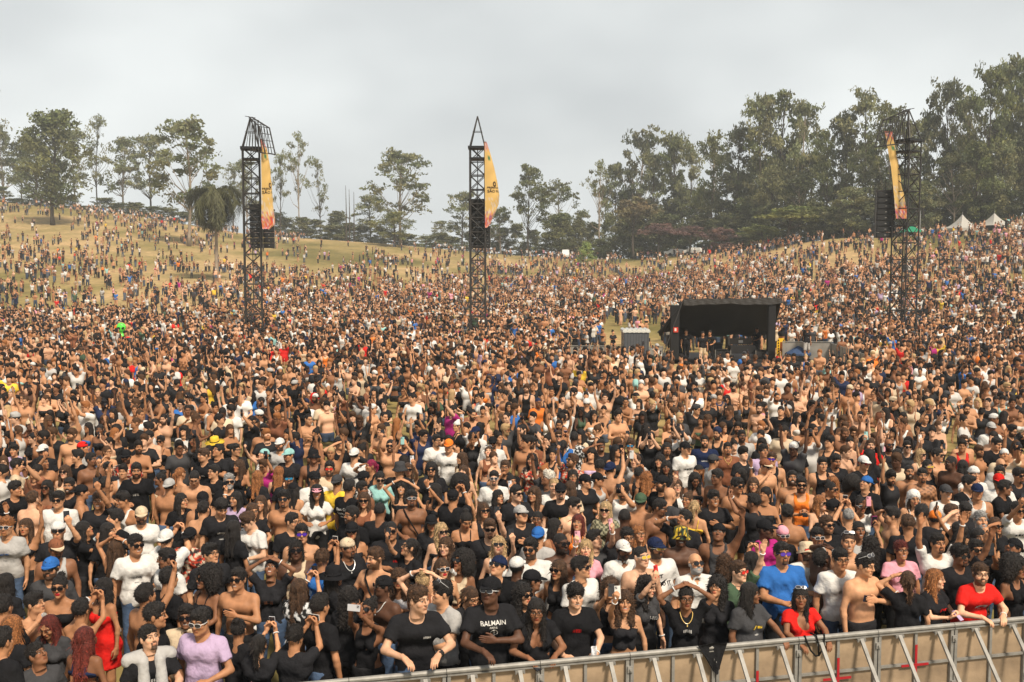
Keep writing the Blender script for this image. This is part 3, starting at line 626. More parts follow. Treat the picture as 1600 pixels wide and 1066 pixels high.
# ---------------------------------------------------------------- head, in head space: face towards -Y, origin mid-head
def head_sdf(p, w, var, smile):
    ax = p.copy(); ax[:, 0] = np.abs(ax[:, 0])
    jw = .051 if w else .056+.004*var; jz = -.056-.004*(var-1)
    d = ell(p, (0, .014, .030), (.075, .094, .090))
    d = smin(d, ell(p, (0, -.030, jz), (jw+.006, .058, .058)), .035)
    d = smin(d, ell(p, (0, -.072, -.094), (.024, .020, .018)), .022)
    d = smin(d, ell(ax, (.042, -.058, -.018), (.024, .024, .024)), .02)
    d = smin(d, cap(ax, (.012, -.080, .036), (.046, -.066, .036), .011 if w else .0135, .009), .012)
    es = ell(ax, (.031, -.098, .012), (.019, .019, .013)); d = -smin(-d, es, .010)
    d = smin(d, ell(ax, (.031, -.073, .012), (.0155, .0125, .0125)), .002)
    nw = .0085 if w else .0105
    d = smin(d, cap(p, (0, -.084, .026), (0, -.108, -.016), .008, nw), .008)
    d = smin(d, ell(ax, (.010, -.094, -.020), (nw, .012, .008)), .008)
    if smile:
        d = smin(d, ell(ax, (.012, -.083, -.044), (.018, .011, .006)), .006); d = smin(d, ell(ax, (.010, -.081, -.066), (.018, .011, .006)), .006)
    else:
        d = smin(d, ell(ax, (.008, -.084, -.048), (.018, .012, .006)), .005); d = smin(d, ell(ax, (.006, -.083, -.059), (.017, .012, .007)), .005)
    d = smin(d, ell(ax, (.079, .010, .000), (.010, .019, .032)), .008)
    d = smin(d, cap(p, (0, .012, -.045), (0, .030, -.150), .052 if w else .058, .054 if w else .062), .03)
    return d
_hc = {}
def head_tpl(w, var, smile, v):
    key = (w, var, smile, v)
    if key in _hc: return _hc[key]
    g, lo, n = gridpts((-.10, -.13, -.15), (.10, .12, .13), v)
    V, F = snet(head_sdf(g, w, var, smile).reshape(n), lo, v)
    x, y, z = np.abs(V[:, 0]), V[:, 1], V[:, 2]
    fr = y < -.045
    ft = dict(eye=fr & (np.abs(x-.031) < .0135) & (np.abs(z-.012) < .0062), iris=fr & (np.abs(x-.031) < .0055) & (np.abs(z-.012) < .0065),
              lash=fr & (np.abs(x-.031) < .017) & (z > .016) & (z < .022),
              brow=fr & (x > .010) & (x < .050) & (np.abs(z-.038+.15*np.abs(x-.034)) < .0058),
              lip=(y < -.072) & (x < (.028 if smile else .023)) & (z < -.040) & (z > -.070),
              teeth=(y < -.068) & (x < .020) & (z < -.0475) & (z > -.0605),
              beard=((z < -.026-.020*np.clip((y+.09)/.05, 0, 1)+.06*np.clip((y+.06)/.06, 0, 1)) & (y < .015) & (z > -.125) & (y < -.0+.02) & ~((x < .017) & (z > -.069) & (z < -.045)) & ~((z > -.042) & (x > .03) & (y < -.045))),
              goat=(y < -.05) & (x < .032) & (z < -.034) & ~((x < .020) & (z > -.066) & (z < -.044)) & (z > -.115),
              cheek=fr & (np.hypot(x-.044, z+.02) < .02))
    _hc[key] = (V, F, ft); return _hc[key]
def head_cols(ft, n, skin, hairc, beard=None, lips=False, smile=False, w=False):
    c = np.tile(np.array(skin, float), (n, 1))
    c[ft['cheek']] *= (1.06, .93, .90)
    lp = np.array(skin)*((.92, .55, .55) if w else (.85, .68, .66)); lp = np.array((.45, .02, .03)) if lips else lp
    c[ft['lip']] = lp
    if smile: c[ft['teeth']] = (.48, .44, .39)
    c[ft['eye']] = (.5, .46, .42); c[ft['iris']] = (.02, .012, .008); c[ft['lash']] = np.array(skin)*.22
    hb = np.array(hairc); c[ft['brow']] = hb*.7+np.array(skin)*.15
    if beard:
        m = ft['goat'] if beard == 'goatee' else ft['beard']
        bc = np.array((.30, .29, .28)) if beard == 'gbeard' else hb*.8+np.array(skin)*.10
        c[m] = bc
    return c
# ---------------------------------------------------------------- hair
def hair_sdf(p, st, ph):
    ax = p.copy(); ax[:, 0] = np.abs(ax[:, 0])
    def face(y0=-.118, zc=-.026, rx=.070, ry=.082, rz=.100): return ell(p, (0, y0, zc), (rx, ry, rz))
    if st in ('bald',): return None
    hi = wob(p, 210, ph)+.6*wob(p, 420, ph+2)
    lowcut = lambda z, sl=.0: (z+sl*p[:, 1]*0)-p[:, 2]
    if st in ('short', 'buzz', 'fade', 'pony', 'bun'):
        t = dict(short=.012, buzz=.0035, fade=.010, pony=.007, bun=.008)[st]
        d = ell(p, (0, .016, .034+t*.6), (.075+t*.8, .094+t*.6, .088+t))
        if st == 'short': d = smin(d, ell(p, (0, -.030, .098), (.058, .058, .032)), .03)
        d = np.maximum(d, -face()); d = np.maximum(d, (-.030-p[:, 2])-.35*(p[:, 1]-.02)); d = np.maximum(d, -ell(ax, (.085, .008, -.004), (.020, .022, .034)))
        d = np.maximum(d, -.068-p[:, 2])
        d += hi*(.0055 if st == 'short' else .0015)+(.003*wob(p, 95, ph+1) if st == 'short' else 0)
        if st == 'pony':
            d = smin(d, cap(p, (0, .100, .050), (0, .135, .010), .020, .026), .015); d = smin(d, cap(p, (0, .135, .010), (.015*sin(ph), .120, -.20), .028, .014)+.004*wob(p, 90, ph), .02)
        if st == 'bun': d = smin(d, ell(p, (0, .070, .130), (.042, .042, .036))+hi*.003, .012)
        return d
    if st == 'med':
        d = ell(p, (0, .014, .046), (.088, .104, .098)); d = smin(d, ell(p, (.02*sin(ph), -.060, .102), (.060, .045, .030)), .03)
        d = np.maximum(d, -face(-.122, -.038)); d = np.maximum(d, -.062-p[:, 2]); d = np.maximum(d, -ell(ax, (.092, .0, -.010), (.022, .022, .034)))
        return d+hi*.005
    if st == 'curly':
        d = ell(p, (0, .012, .052), (.090, .104, .098)); d = smin(d, ell(p, (0, -.045, .104), (.062, .056, .036)), .03)
        d = np.maximum(d, -face(-.122, -.038)); d = np.maximum(d, (-.022-p[:, 2])-.5*(p[:, 1]-.02)); d = np.maximum(d, -.065-p[:, 2])
        return d+.0075*wob(p, 150, ph)+.004*wob(p, 330, ph)
    if st == 'afro':
        d = ell(p, (0, .050, .040), (.155, .145, .150)); d = smin(d, ell(ax, (.095, .05, -.06), (.085, .08, .11)), .05)
        d = np.maximum(d, -face(-.125, -.040, .076, .115, .110)); d = np.maximum(d, -cap(p, (0, -.06, -.06), (0, -.06, -.2), .075, .08))
        return d+.010*wob(p, 110, ph)+.005*wob(p, 300, ph)
    if st == 'dread':
        d = ell(p, (0, .014, .040), (.084, .102, .096)); d = np.maximum(d, -face()); d = np.maximum(d, -.03-p[:, 2])
        d = d+hi*.003
        for k in range(16):
            a = -2.1+4.2*k/15+.0; x, y = .082*sin(a+pi), .03-.085*cos(a+pi)
            x, y = .084*sin(a), .020+.088*cos(a)
            d = np.minimum(d, cap(p, (x, y, .03), (x*1.12, y*1.08, -.13-.02*sin(k*2.3+ph)), .0095, .008))
        return d
    if st in ('long', 'lcurl'):
        c = st == 'lcurl'
        d = ell(p, (0, .016, .040), (.086+.012*c, .103+.01*c, .094+.008*c))
        d = np.maximum(d, -face(-.120, -.036))
        q = ell(ax, (.060, .030, -.060), (.042+.016*c, .062+.01*c, .12))
        q = smin(q, cap(ax, (.066, .020, -.10), (.078, -.030+.02*sin(ph), -.30 if not c else -.25), .034+.014*c, .024+.016*c), .03)
        q = smin(q, cap(ax, (.03, .070, -.06), (.045, .105, -.34 if not c else -.27), .046+.012*c, .036+.012*c), .04)
        q = np.maximum(q, -cap(p, (0, -.075, .02), (0, -.085, -.13), .064, .066))
        d = smin(d, q, .03)
        if c: return d+.009*wob(p, 120, ph)+.004*wob(p, 280, ph)
        pz = p.copy(); pz[:, 2] *= .15
        return d+.007*wob(pz, 190, ph)+.004*wob(pz, 400, ph)
    return None
_hr = {}
def hair_tpl(st, ph, v):
    key = (st, ph, v)
    if key in _hr: return _hr[key]
    big = st in ('afro', 'long', 'lcurl', 'pony', 'dread', 'bun')
    lo3, hi3 = ((-.25, -.17, -.40), (.25, .24, .22)) if big else ((-.12, -.14, -.11), (.12, .14, .17))
    g, lo, n = gridpts(lo3, hi3, v)
    V, F = snet(hair_sdf(g, st, ph*1.7).reshape(n), lo, v)
    _hr[key] = (V, F); return _hr[key]
def strands(V, F, st, n, seed):
    """loose strands and tufts that break the outline of the hair"""
    r = np.random.default_rng(seed); V = np.asarray(V, float); k = r.integers(0, len(F), n); q = V[F[k]]
    nrm = np.cross(q[:, 1]-q[:, 0], q[:, 2]-q[:, 0]); nrm /= np.maximum(np.linalg.norm(nrm, axis=1, keepdims=True), 1e-9)
    w = r.dirichlet((1, 1, 1, 1), n); p = (q*w[:, :, None]).sum(1)
    if st in ('long', 'pony'): L, out, dn = (.03, .09), .16, 1.0
    elif st in ('lcurl', 'afro', 'dread'): L, out, dn = (.02, .05), .75, .25
    elif st == 'curly': L, out, dn = (.012, .03), .9, .0
    elif st == 'buzz': L, out, dn = (.003, .007), .8, 0
    else: L, out, dn = (.010, .026), .62, .1
    d = nrm*out+np.array((0, 0, -1))*dn+r.normal(size=(n, 3))*.38; d -= 0
    d /= np.linalg.norm(d, axis=1, keepdims=True); l = r.uniform(*L, (n, 1)); u = np.cross(d, nrm+r.normal(size=(n, 3))*.2); u /= np.maximum(np.linalg.norm(u, axis=1, keepdims=True), 1e-9)
    wd = r.uniform(.0022, .0048, (n, 1)); a = p-nrm*.004
    mid = a+d*l*.55+nrm*.002; tip = a+d*l+r.normal(size=(n, 3))*.004-np.array((0, 0, 1))*l*.12
    VV = np.stack([a-u*wd, a+u*wd, mid+u*wd*.8, tip], 1).reshape(-1, 3)
    return VV, np.arange(len(VV)).reshape(-1, 4)
# ---------------------------------------------------------------- hats and glasses (head space)
_hat = {}
def hat_tpl(kind, col, col2=None):
    key = (kind, col, col2)
    if key in _hat: return _hat[key]
    c = CLO[col]; b = MB(); b2 = None
    def dome(rx, ry, rz, cz, z0, n=20, m=8, cy=.012, bump=0):
        rows = []
        a0 = math.asin(max(-.99, min(.99, (z0-cz)/rz)))
        for i in range(m+1):
            a = a0+(pi/2-a0)*i/m; t = np.arange(n)*2*pi/n
            rows.append(np.stack([rx*cos(a)*np.cos(t), cy+ry*cos(a)*np.sin(t), cz+rz*sin(a)+0*t], 1))
        V = np.vstack(rows); F = [(i*n+k, i*n+(k+1) % n, (i+1)*n+(k+1) % n, (i+1)*n+k) for i in range(m) for k in range(n)]
        F.append(tuple(range(n))[::-1])
        return V, F
    if kind in ('cap', 'durag', 'visor'):
        if kind == 'cap':
            V, F = dome(.089, .108, .088, .048, .030)
            nn = np.array([np.array(c)*(1 if (int((math.atan2(v[1]-.012, v[0])+pi)/(2*pi)*6) % 2) else .9) for v in V]); b.V.append(V); b.F += F; b.C.append(nn); b.n += len(V)
            b.add(*dome(.008, .008, .008, .136, .132, 6, 3), c)
        elif kind == 'durag':
            V, F = dome(.086, .105, .094, .038, -.005 if False else .028); b.add(V, F, c); b.bar((0, .10, .02), (.02, .13, -.07), .018, 6, c, .005)
        else:
            t = np.arange(24)*2*pi/24
            A = np.stack([.089*np.cos(t), .012+.108*np.sin(t), 0*t+.035], 1); B = A+(0, 0, .045)
            b.add(np.vstack([A, B]), [(i, (i+1) % 24, 24+(i+1) % 24, 24+i) for i in range(24)], c)
        if kind != 'durag':
            t = np.linspace(-1.05, 1.05, 15); c2 = CLO[col2 or col]
            inn = np.stack([.090*np.sin(t), .012-.108*np.cos(t), 0*t+.040], 1)
            out = np.stack([.086*np.sin(t)*1.02, .012-.108*np.cos(t)-.085*np.cos(t*1.15)**.7 if False else .012-.108*np.cos(t)-.078*np.clip(np.cos(t*1.35), 0.05, 1), 0.040-.014*np.clip(np.cos(t*1.3), 0, 1)+.010*0], 1)
            mid = (inn+out)/2+(0, 0, .006)
            b.grid(np.stack([inn, mid, out]), c2, .006)
    elif kind in ('bucket', 'brim'):
        rb = .135 if kind == 'bucket' else .205
        n = 28; t = np.arange(n)*2*pi/n
        prof = [(.092, .028), (.090, .075), (.084, .120 if kind == 'bucket' else .135), (.05, .132 if kind == 'bucket' else .150), (.004, .133 if kind == 'bucket' else .150)]
        rim = [(rb, -.012 if kind == 'bucket' else .018), (.092, .030)]
        rows = []
        for r_, z_ in [(rb-.003, rim[0][1]-.004)]+rim+prof[1:]:
            wv = (.006*np.sin(3*t+1) if r_ > .12 else 0)
            rows.append(np.stack([r_*np.cos(t), .012+r_*1.14*np.sin(t) if r_ < .12 else .012+r_*1.05*np.sin(t), z_+wv+0*t], 1))
        V = np.vstack(rows); m = len(rows)
        F = [(i*n+k, i*n+(k+1) % n, (i+1)*n+(k+1) % n, (i+1)*n+k) for i in range(m-1) for k in range(n)]
        CC = np.tile(c, (len(V), 1)).astype(float)
        if col == 'f': CC = np.array([CLO['k'], CLO['y'], CLO['k'], CLO['e']])[np.random.default_rng(3).integers(0, 4, len(V))]
        b.V.append(V); b.F += F; b.C.append(CC); b.n += len(V)
        if kind == 'brim': b.V.append(V*0); b.V.pop(); b.tube(np.stack([.094*np.cos(t), .012+.107*np.sin(t), 0*t+.045], 1), .008, 6, CLO['k'], closed=True)
    _hat[key] = b; return b
_gl = {}
def glasses_mb(kind):
    if kind in _gl: return _gl[kind]
    frame = dict(sg=(.01, .01, .01), wg=(.7, .7, .7), gl=(.02, .015, .01), sgr=(.02, .02, .02), sgy=(.5, .5, .45), sgp=(.03, .02, .1), sgb=(.02, .03, .05), hsg=(.5, .5, .5))[kind]
    lens = dict(sg=(.008, .008, .01), wg=(.03, .03, .035), gl=None, sgr=(.6, .03, .02), sgy=(.7, .45, .05), sgp=(.08, .03, .35), sgb=(.03, .22, .4), hsg=(.05, .05, .06))[kind]
    b = MB(); n = 14; t = np.arange(n)*2*pi/n
    def curve(x): return -.1015+1.9*x*x
    for s in (-1, 1):
        cx = .0325*s
        X = cx+.0285*np.sign(np.cos(t))*np.abs(np.cos(t))**.75; Z = .012+.0185*np.sign(np.sin(t))*np.abs(np.sin(t))**.8
        A = np.stack([X, curve(X)-.0035, Z], 1)
        if lens is not None:
            X2, Z2 = cx+(X-cx)*1.08, .012+(Z-.012)*1.08
            fb = np.stack([X2, curve(X2), Z2], 1); b.add(np.vstack([A, fb, A*1.0+(0, 0, 0)]), [tuple(range(n)), tuple(range(n, 2*n))[::-1]]+[(i, n+i, n+(i+1) % n, (i+1) % n) for i in range(n)], lens)
            b.tube(np.stack([X2, curve(X2)-.001, Z2], 1), .0024, 5, frame, closed=True)
        else: b.tube(A, .0021, 5, frame, closed=True)
        b.bar((.058*s, curve(.058)+.004, .018), (.078*s, -.055, .016), .0032, 5, frame); b.bar((.078*s, -.055, .016), (.081*s, .012, .012), .0028, 5, frame)
    b.bar((-.007, curve(0), .018), (.007, curve(0), .018), .0028, 5, frame)
    _gl[kind] = b; return b
def mb_arrays(b, M, t):
    V = np.vstack(b.V) @ np.asarray(M).T+np.asarray(t); return V, b.F, np.vstack(b.C)
def mesh_from(name, V, F, C, m, smooth=True):
    me = bpy.data.meshes.new(name); me.from_pydata(np.asarray(V).tolist(), [], F)
    a = me.attributes.new('Col', 'FLOAT_COLOR', 'POINT'); c = np.ones((len(V), 4), np.float32); c[:, :3] = C; a.data.foreach_set('color', c.ravel())
    me.materials.append(MATS[m])
    if smooth: me.polygons.foreach_set('use_smooth', np.ones(len(me.polygons), bool))
    me.update(); return me
# ---------------------------------------------------------------- hands: wrist at 0, fingers +Z, palm faces -Y, thumb +X (a right hand)
_hd = {}
def hand_tpl(kind, v):
    key = (kind, v)
    if key in _hd: return _hd[key]
    g, lo, n = gridpts((-.06, -.09, -.03), (.085, .035, .20), v)
    curl = dict(relax=.42, grip=1.15, flat=.10, point=1.3, hang=.55)[kind]
    d = cap(g, (0, 0, -.03), (0, 0, .01), .026, .026)
    for i, (x, L) in enumerate(((.027, .070), (.009, .078), (-.010, .073), (-.028, .058))):
        z0 = .090-.004*abs(i-1); rad = max(.0085-.0006*(i == 3), v*.62)
        d = smin(d, cap(g, (x*.55, 0, .015), (x, 0, z0), .017, .0125), .012)
        c = .06 if (kind == 'point' and i == 0) else curl*(1+.12*i)
        p0 = np.array((x, 0, z0)); a = c*.55; p1 = p0+.45*L*np.array((x*1.6*(1-min(curl, 1)), -sin(a), cos(a)))
        a = c*1.35; p2 = p1+.32*L*np.array((0, -sin(a), cos(a))); a = c*2.0; p3 = p2+.25*L*np.array((0, -sin(a), cos(a)))
        f = np.minimum(np.minimum(cap(g, p0, p1, rad*1.12, rad), cap(g, p1, p2, rad, rad*.95)), cap(g, p2, p3, rad*.95, rad*.82))
        d = smin(d, f, .006)
    tc = min(curl, 1.0); rad = max(.0105, v*.65)
    t1 = np.array((.046, -.012-.012*tc, .050)); t2 = t1+np.array((.010-.022*tc, -.020*tc, .030)); t3 = t2+np.array((.004-.018*tc, -.016*tc, .024))
    d = smin(d, cap(g, (.012, 0, .012), t1, .016, .0125), .012); d = smin(d, np.minimum(cap(g, t1, t2, rad, rad), cap(g, t2, t3, rad, rad*.85)), .006)
    V, F = snet(d.reshape(n), lo, v)
    _hd[key] = (V, F); return _hd[key]
# ---------------------------------------------------------------- poses: wrist targets in a 1.72 m body facing -Y; person's right is -X
def pose_of(name, r):
    j = lambda s=.02: float(r.uniform(-s, s))
    hang = dict(t=(.27+j(.03), -.04+j(.05), .86+j(.03)), pole=(.6, .5, 0), pal=(-1, -.2, 0), h='relax', fw=(0, -.15, -1))
    bent = dict(t=(.13+j(.05), -.27+j(.04), 1.10+j(.08)), pole=(.9, .35, -.6), pal=(-.6, 0, -.6), h='relax', fw=(-.6, -.7, .1))
    ho = dict(t=(.06, -.36+j(.02), 1.70+j(.05)), pole=(.7, -.2, -1), pal=(-.55, .75, 0), h='grip', fw=(-.15, -.1, 1))
    hi1 = dict(t=(.15+j(.08), -.34+j(.05), 1.86+j(.08)), pole=(.9, -.3, -.7), pal=(-.2, -.6, 0) if False else (-.3, .9, 0), h='grip', fw=(-.1, -.2, 1))
    up = dict(t=(.30+j(.08), -.12+j(.1), 2.00+j(.06)), pole=(1, 0, 0), pal=(-.2, -1, 0), h='flat' if r.random() < .6 else 'relax', fw=(.1, -.1, 1))
    hd = dict(t=(.115+j(.01), -.010+j(.02), 1.765), pole=(1, -.1, .25), pal=(-.4, .3, -1), h='flat', fw=(-1, .1, .35))
    sh = dict(t=(.155, -.125, 1.665), pole=(1, -.3, .1), pal=(-.1, .2, -1), h='flat', fw=(-1, -.25, .25))
    mouth = dict(t=(.075, -.215, 1.50), pole=(1, -.2, -.6), pal=(-.9, .2, 0), h='grip', fw=(-.35, .1, 1))
    chest = dict(t=(.04, -.195, 1.26), pole=(1, -.1, -.5), pal=(0, 1, 0), h='flat', fw=(-1, .05, .25))
    txt = dict(t=(.055, -.30, 1.20), pole=(.9, .2, -.7), pal=(-.4, .2, 1), h='grip', fw=(-.3, -.8, .6))
    rail = dict(t=(.17+j(.04), -.42, 1.165), pole=(.8, .25, -.5), pal=(0, 0, -1), h='hang', fw=(-.35, -.7, -.5))
    D = dict(stand=(hang, hang), front=(bent, bent), phone=(ho, ho), phoneL=(hang, hi1), phoneR=(hi1, hang), up1R=(up, hang), up1L=(hang, up), up2=(up, up), head=(hd, hd),
             shade=(sh, hang), shadeR=(hang, sh), drink=(mouth, hang), chest=(hang, chest), text=(txt, txt), lean=(rail, rail), leanL=(rail, rail), leanM=(rail, dict(chest, t=(.02, -.21, 1.185))),
             railhands=(rail, rail), armrail=(hang, rail), armacross=(hang, chest))
    Rr, L = D[name]
    lean = dict(lean=.30, leanL=.26, leanM=.16, railhands=.10, armrail=.08, text=.05).get(name, j(.05))
    if name == 'stand' and r.random() < .25: L = bent
    if name == 'stand' and r.random() < .2: Rr = bent
    return dict(Rr), dict(L), lean
def ik(S, T, a, b, pole):
    S, T, pole = np.array(S, float), np.array(T, float), np.array(pole, float)
    d = T-S; L = np.linalg.norm(d); u = d/L
    if L > (a+b)*.985: L = (a+b)*.985; T = S+u*L
    x = (a*a-b*b+L*L)/(2*L); h = math.sqrt(max(a*a-x*x, 0))
    q = pole-u*np.dot(pole, u); q /= max(np.linalg.norm(q), 1e-6)
    return S+u*x+q*h, T
def norm(v): v = np.asarray(v, float); return v/max(np.linalg.norm(v), 1e-9)

def human(sex, top, bottom, pose, seed, vb=.018, hw=.35, head_yaw=0, head_pitch=0, want_legs=True, lod=0):
    """returns a dict of arrays in person space; lod>0 drops what the clothes hide"""
    r = np.random.default_rng(seed)
    w = sex in 'wW'; heavy = sex in 'MW'
    sw = .158 if w else .186; k = 1.24 if heavy else 1.0
    if heavy: sw += .022
    armr = (.036 if w else .044)*(1.22 if heavy else 1); RR, LL, lean = pose_of(pose, r)
    rmin = vb*.62
    a1, a2 = (.265, .235) if w else (.285, .255)
    cl, sl = cos(lean), sin(lean)
    def J(p):       # upper body point after the lean about the hips
        p = np.array(p, float); y, z = p[1], p[2]-.98
        return np.array([p[0], y*cl-z*sl*1.0, .98+z*cl+y*sl])
    arms = []
    for s, A in ((-1, RR), (1, LL)):
        t = np.array(A['t'])*(s, 1, 1); pl = np.array(A['pole'])*(s, 1, 1)
        S = J((s*sw, .012, 1.405))
        if t[2] > 1.72: S = S+(0, 0, .025)*np.array(1.0)
        tt = J(t) if A['t'][2] > 1.2 and lean < .3 and pose not in ('lean', 'leanL', 'railhands') and A['t'][2] != 1.165 else t
        E, W = ik(S, tt, a1, a2, pl)
        fd = norm(norm(W-E)*.55+norm(np.array(A['fw'])*(s, 1, 1))*.75); pal = np.array(A['pal'])*(s, 1, 1)
        y = -norm(pal-fd*np.dot(pal, fd)); x = np.cross(y, fd)
        arms.append(dict(S=S, E=E, W=W, M=np.stack([x, y, fd], 1), s=s, h=A['h']))
    hip = .088 if not w else .092
    stance = r.uniform(.09, .15); legs = []
    for s in (-1, 1):
        legs.append(((s*hip, .005, .90), (s*(stance*.95), -.02+r.uniform(-.03, .02), .49), (s*stance, .03, .085)))
    pts = np.array([a[k2] for a in arms for k2 in 'SEW']+[(sw+.1, .17, 1.5), (-sw-.1, -.22, 0)])
    ztop = 1.56
    lo = np.minimum(pts.min(0)-.06, (-.26*k, -.22, -.0)); hi = np.maximum(pts.max(0)+.06, (.26*k, .20, ztop))
    if not want_legs: lo[2] = .72
    else: lo[2] = -.01
    g, o, n = gridpts(lo, hi, vb)
    # un-lean the torso
    wz = np.clip((g[:, 2]-.80)/.30, 0, 1); wz = wz*wz*(3-2*wz); an = lean*wz
    y, z = g[:, 1], g[:, 2]-.98
    q = g.copy(); q[:, 1] = y*np.cos(an)+z*np.sin(an); q[:, 2] = .98+z*np.cos(an)-y*np.sin(an)
    qa = q.copy(); qa[:, 0] = np.abs(qa[:, 0])
    def torso(inf, kk=.06):
        i = inf
        cw = .075 if w else .100; cr = (.100 if w else .118)*(1.10 if heavy else 1)
        d = cap(q, (-cw, .008, 1.315), (cw, .008, 1.315), cr+i, cr+i)
        ww, wr = (.045, .092) if w else (.062, .104)
        if heavy: wr *= 1.32; ww *= 1.2
        d = smin(d, cap(q, (-ww, .0-.02*heavy, 1.10), (ww, -.02*heavy, 1.10), wr+i, wr+i), kk*1.6)
        pr = (.112 if w else .104)*(1.18 if heavy else 1)
        d = smin(d, cap(q, (-.070, .010, .93), (.070, .010, .93), pr+i, pr+i), kk*1.6)
        d = smin(d, cap(qa, (.04, .018, 1.455), (sw-.012, .014, 1.405), .040+i, (.050 if w else .060)+i), .05)
        d = smin(d, ell(qa, (.075, .085, .90), (.085+i, .075+i, .085+i)), .05)
        if w: d = smin(d, ell(qa, (.068*k, -.088, 1.262), (.060*k+i, .058*k+i, .060*k+i)), .028)
        else: d = smin(d, ell(qa, (.075, -.078, 1.325), (.075+i, .040+i, .050+i)), .035)
        if heavy: d = smin(d, ell(q, (0, -.075, 1.08), (.15+i, .10+i, .13+i)), .06)
        return d
    nr = .049 if w else .057
    neck = cap(q, (0, .022, 1.42), (0, .002, 1.535), nr*1.12, nr)
    T0_ = torso(0)
    body = smin(T0_, neck, .05)
    A_ = []
    for a in arms:
        ra, rb, rc = max(armr*1.12, rmin), max(armr*.86, rmin), max(armr*.62, rmin)
        d = cap(g, a['S'], a['E'], ra, rb); m = a['E']+(a['W']-a['E'])*.25
        d = smin(d, cap(g, a['E'], m, rb*.98, rb*1.0), .02); d = smin(d, cap(g, m, a['W'], rb*1.0, rc), .02)
        if not w and lod == 0: d = smin(d, cap(g, a['S']+(a['E']-a['S'])*.15, a['S']+(a['E']-a['S'])*.25, armr*1.2, armr*1.15), .03)
        A_.append(d)
    body = smin(body, A_[0], .045); body = smin(body, A_[1], .045)
    def leg(inf, flare=0):
        d = None
        for h, kn, an_ in legs:
            tr = (.086 if w else .084)*(1.2 if heavy else 1)
            e = smin(cap(g, h, kn, tr+inf, max(.056, rmin)+inf+flare*.5), cap(g, kn, an_, max(.055, rmin)+inf+flare*.5, max(.038, rmin)+inf+flare), .03)
            d = e if d is None else np.minimum(d, e)
        return d
    out = {}
    if want_legs:
        L_ = leg(0); body = smin(body, L_, .03)
        for h, kn, an_ in legs: body = np.minimum(body, cap(g, (an_[0], .04, .045), (an_[0], -.09, .03), max(.038, rmin), max(.03, rmin)))
    # ------------------------------------------------ clothes
    tk, _, tc = top.partition('.')
    wr_ = .0075*np.sin(g[:, 2]*26+g[:, 0]*(18+seed % 9)*np.sign(g[:, 0])+4*np.sin(g[:, 0]*9+seed)+g[:, 1]*12)*np.clip(1.3-np.abs(g[:, 2]-1.12)*2.2, .25, 1)+.004*wob(g, 34, seed % 7)+.002*wob(g, 71, seed % 5) if lod == 0 else 0
    cloth = None
    if tk in ('tee', 'vtee', 'polo', 'tank', 'dress', 'cami', 'bra', 'band'):
        inf = dict(tee=.013, vtee=.009, polo=.014, tank=.010, cami=.009, bra=.010, band=.009, dress=.011)[tk]+vb*.12
        C_ = torso(inf, .055)
        if tk in ('tee', 'polo') and not w: C_ = smin(C_, cap(q, (-.085*k, .0, .96), (.085*k, .0, .96), .103*k**.7, .110*k**.7), .06)
        if tk in ('tee', 'vtee', 'polo'):
            for a in arms:
                e = a['S']+(a['E']-a['S'])*(.66 if tk != 'vtee' else .5)
                C_ = smin(C_, np.maximum(cap(g, a['S'], e, armr*1.12+inf+.004, armr+inf+.014), ((g-e) @ norm(a['E']-a['S']).astype(np.float32))), .03)
                # keep the forearm clear of the shirt's blend
            C_ = np.maximum(C_, -(cap(q, (0, -.012, 1.475), (0, -.03, 1.60), nr+.012, nr+.03)))
            if tk == 'vtee': C_ = np.maximum(C_, -ell(q, (0, -.155, 1.375), (.070*k, .12, .125)))
            if tk == 'polo': C_ = smin(C_, np.abs(cap(q, (0, .012, 1.455), (0, .004, 1.495), nr+.022, nr+.018))-.007+np.maximum(q[:, 2]-1.505, 0)*2+np.maximum(1.45-q[:, 2], 0)*2, .006); C_ = np.maximum(C_, -ell(q, (0, -.13, 1.44), (.022, .09, .055)))
            C_ = np.maximum(C_, (.83 if not (w and seed % 3) else .93)-q[:, 2])
        else:
            if tk == 'tank':
                C_ = np.maximum(C_, -ell(q, (0, -.10, 1.46), (.085, .12, .10))); C_ = np.maximum(C_, qa[:, 0]-.125)
                C_ = np.maximum(C_, (.86 if not (w and seed % 2) else 1.08)-q[:, 2]); C_ = np.maximum(C_, -cap(q, (0, .0, 1.48), (0, -.02, 1.6), nr+.02, nr+.03))
            if tk == 'cami': C_ = np.maximum(C_, np.maximum(q[:, 2]-1.335-.06*np.abs(np.abs(q[:, 0])-.07)*-1, (.9 if seed % 2 else 1.06)-q[:, 2]))
            if tk == 'bra': C_ = np.maximum(C_, np.maximum(q[:, 2]-1.325+.35*np.abs(qa[:, 0]-.068), np.where(q[:, 1] < -.02, 1.195, 1.225)-q[:, 2]))
            if tk == 'band': C_ = np.maximum(C_, np.maximum(q[:, 2]-1.33, 1.14-q[:, 2]))
            if tk == 'dress': C_ = smin(C_, cap(g, (0, .01, .95), (0, .01, .66), .17, .20), .06); C_ = np.maximum(C_, np.maximum(q[:, 2]-1.325, (.62 if want_legs else 0)-q[:, 2]))
            armc = np.minimum(A_[0], A_[1])-.012
            if tk == 'tank': C_ = np.maximum(C_, -armc*1.0)
        C_ = C_+wr_
        # the shirt never lies under bare skin of forearms that cross it
        cloth = C_
        V, F = snet(C_.reshape(n), o, vb); out['top'] = (V, F)
    V, F = snet(body.reshape(n), o, vb)
    bk, _, bc = bottom.partition('.')
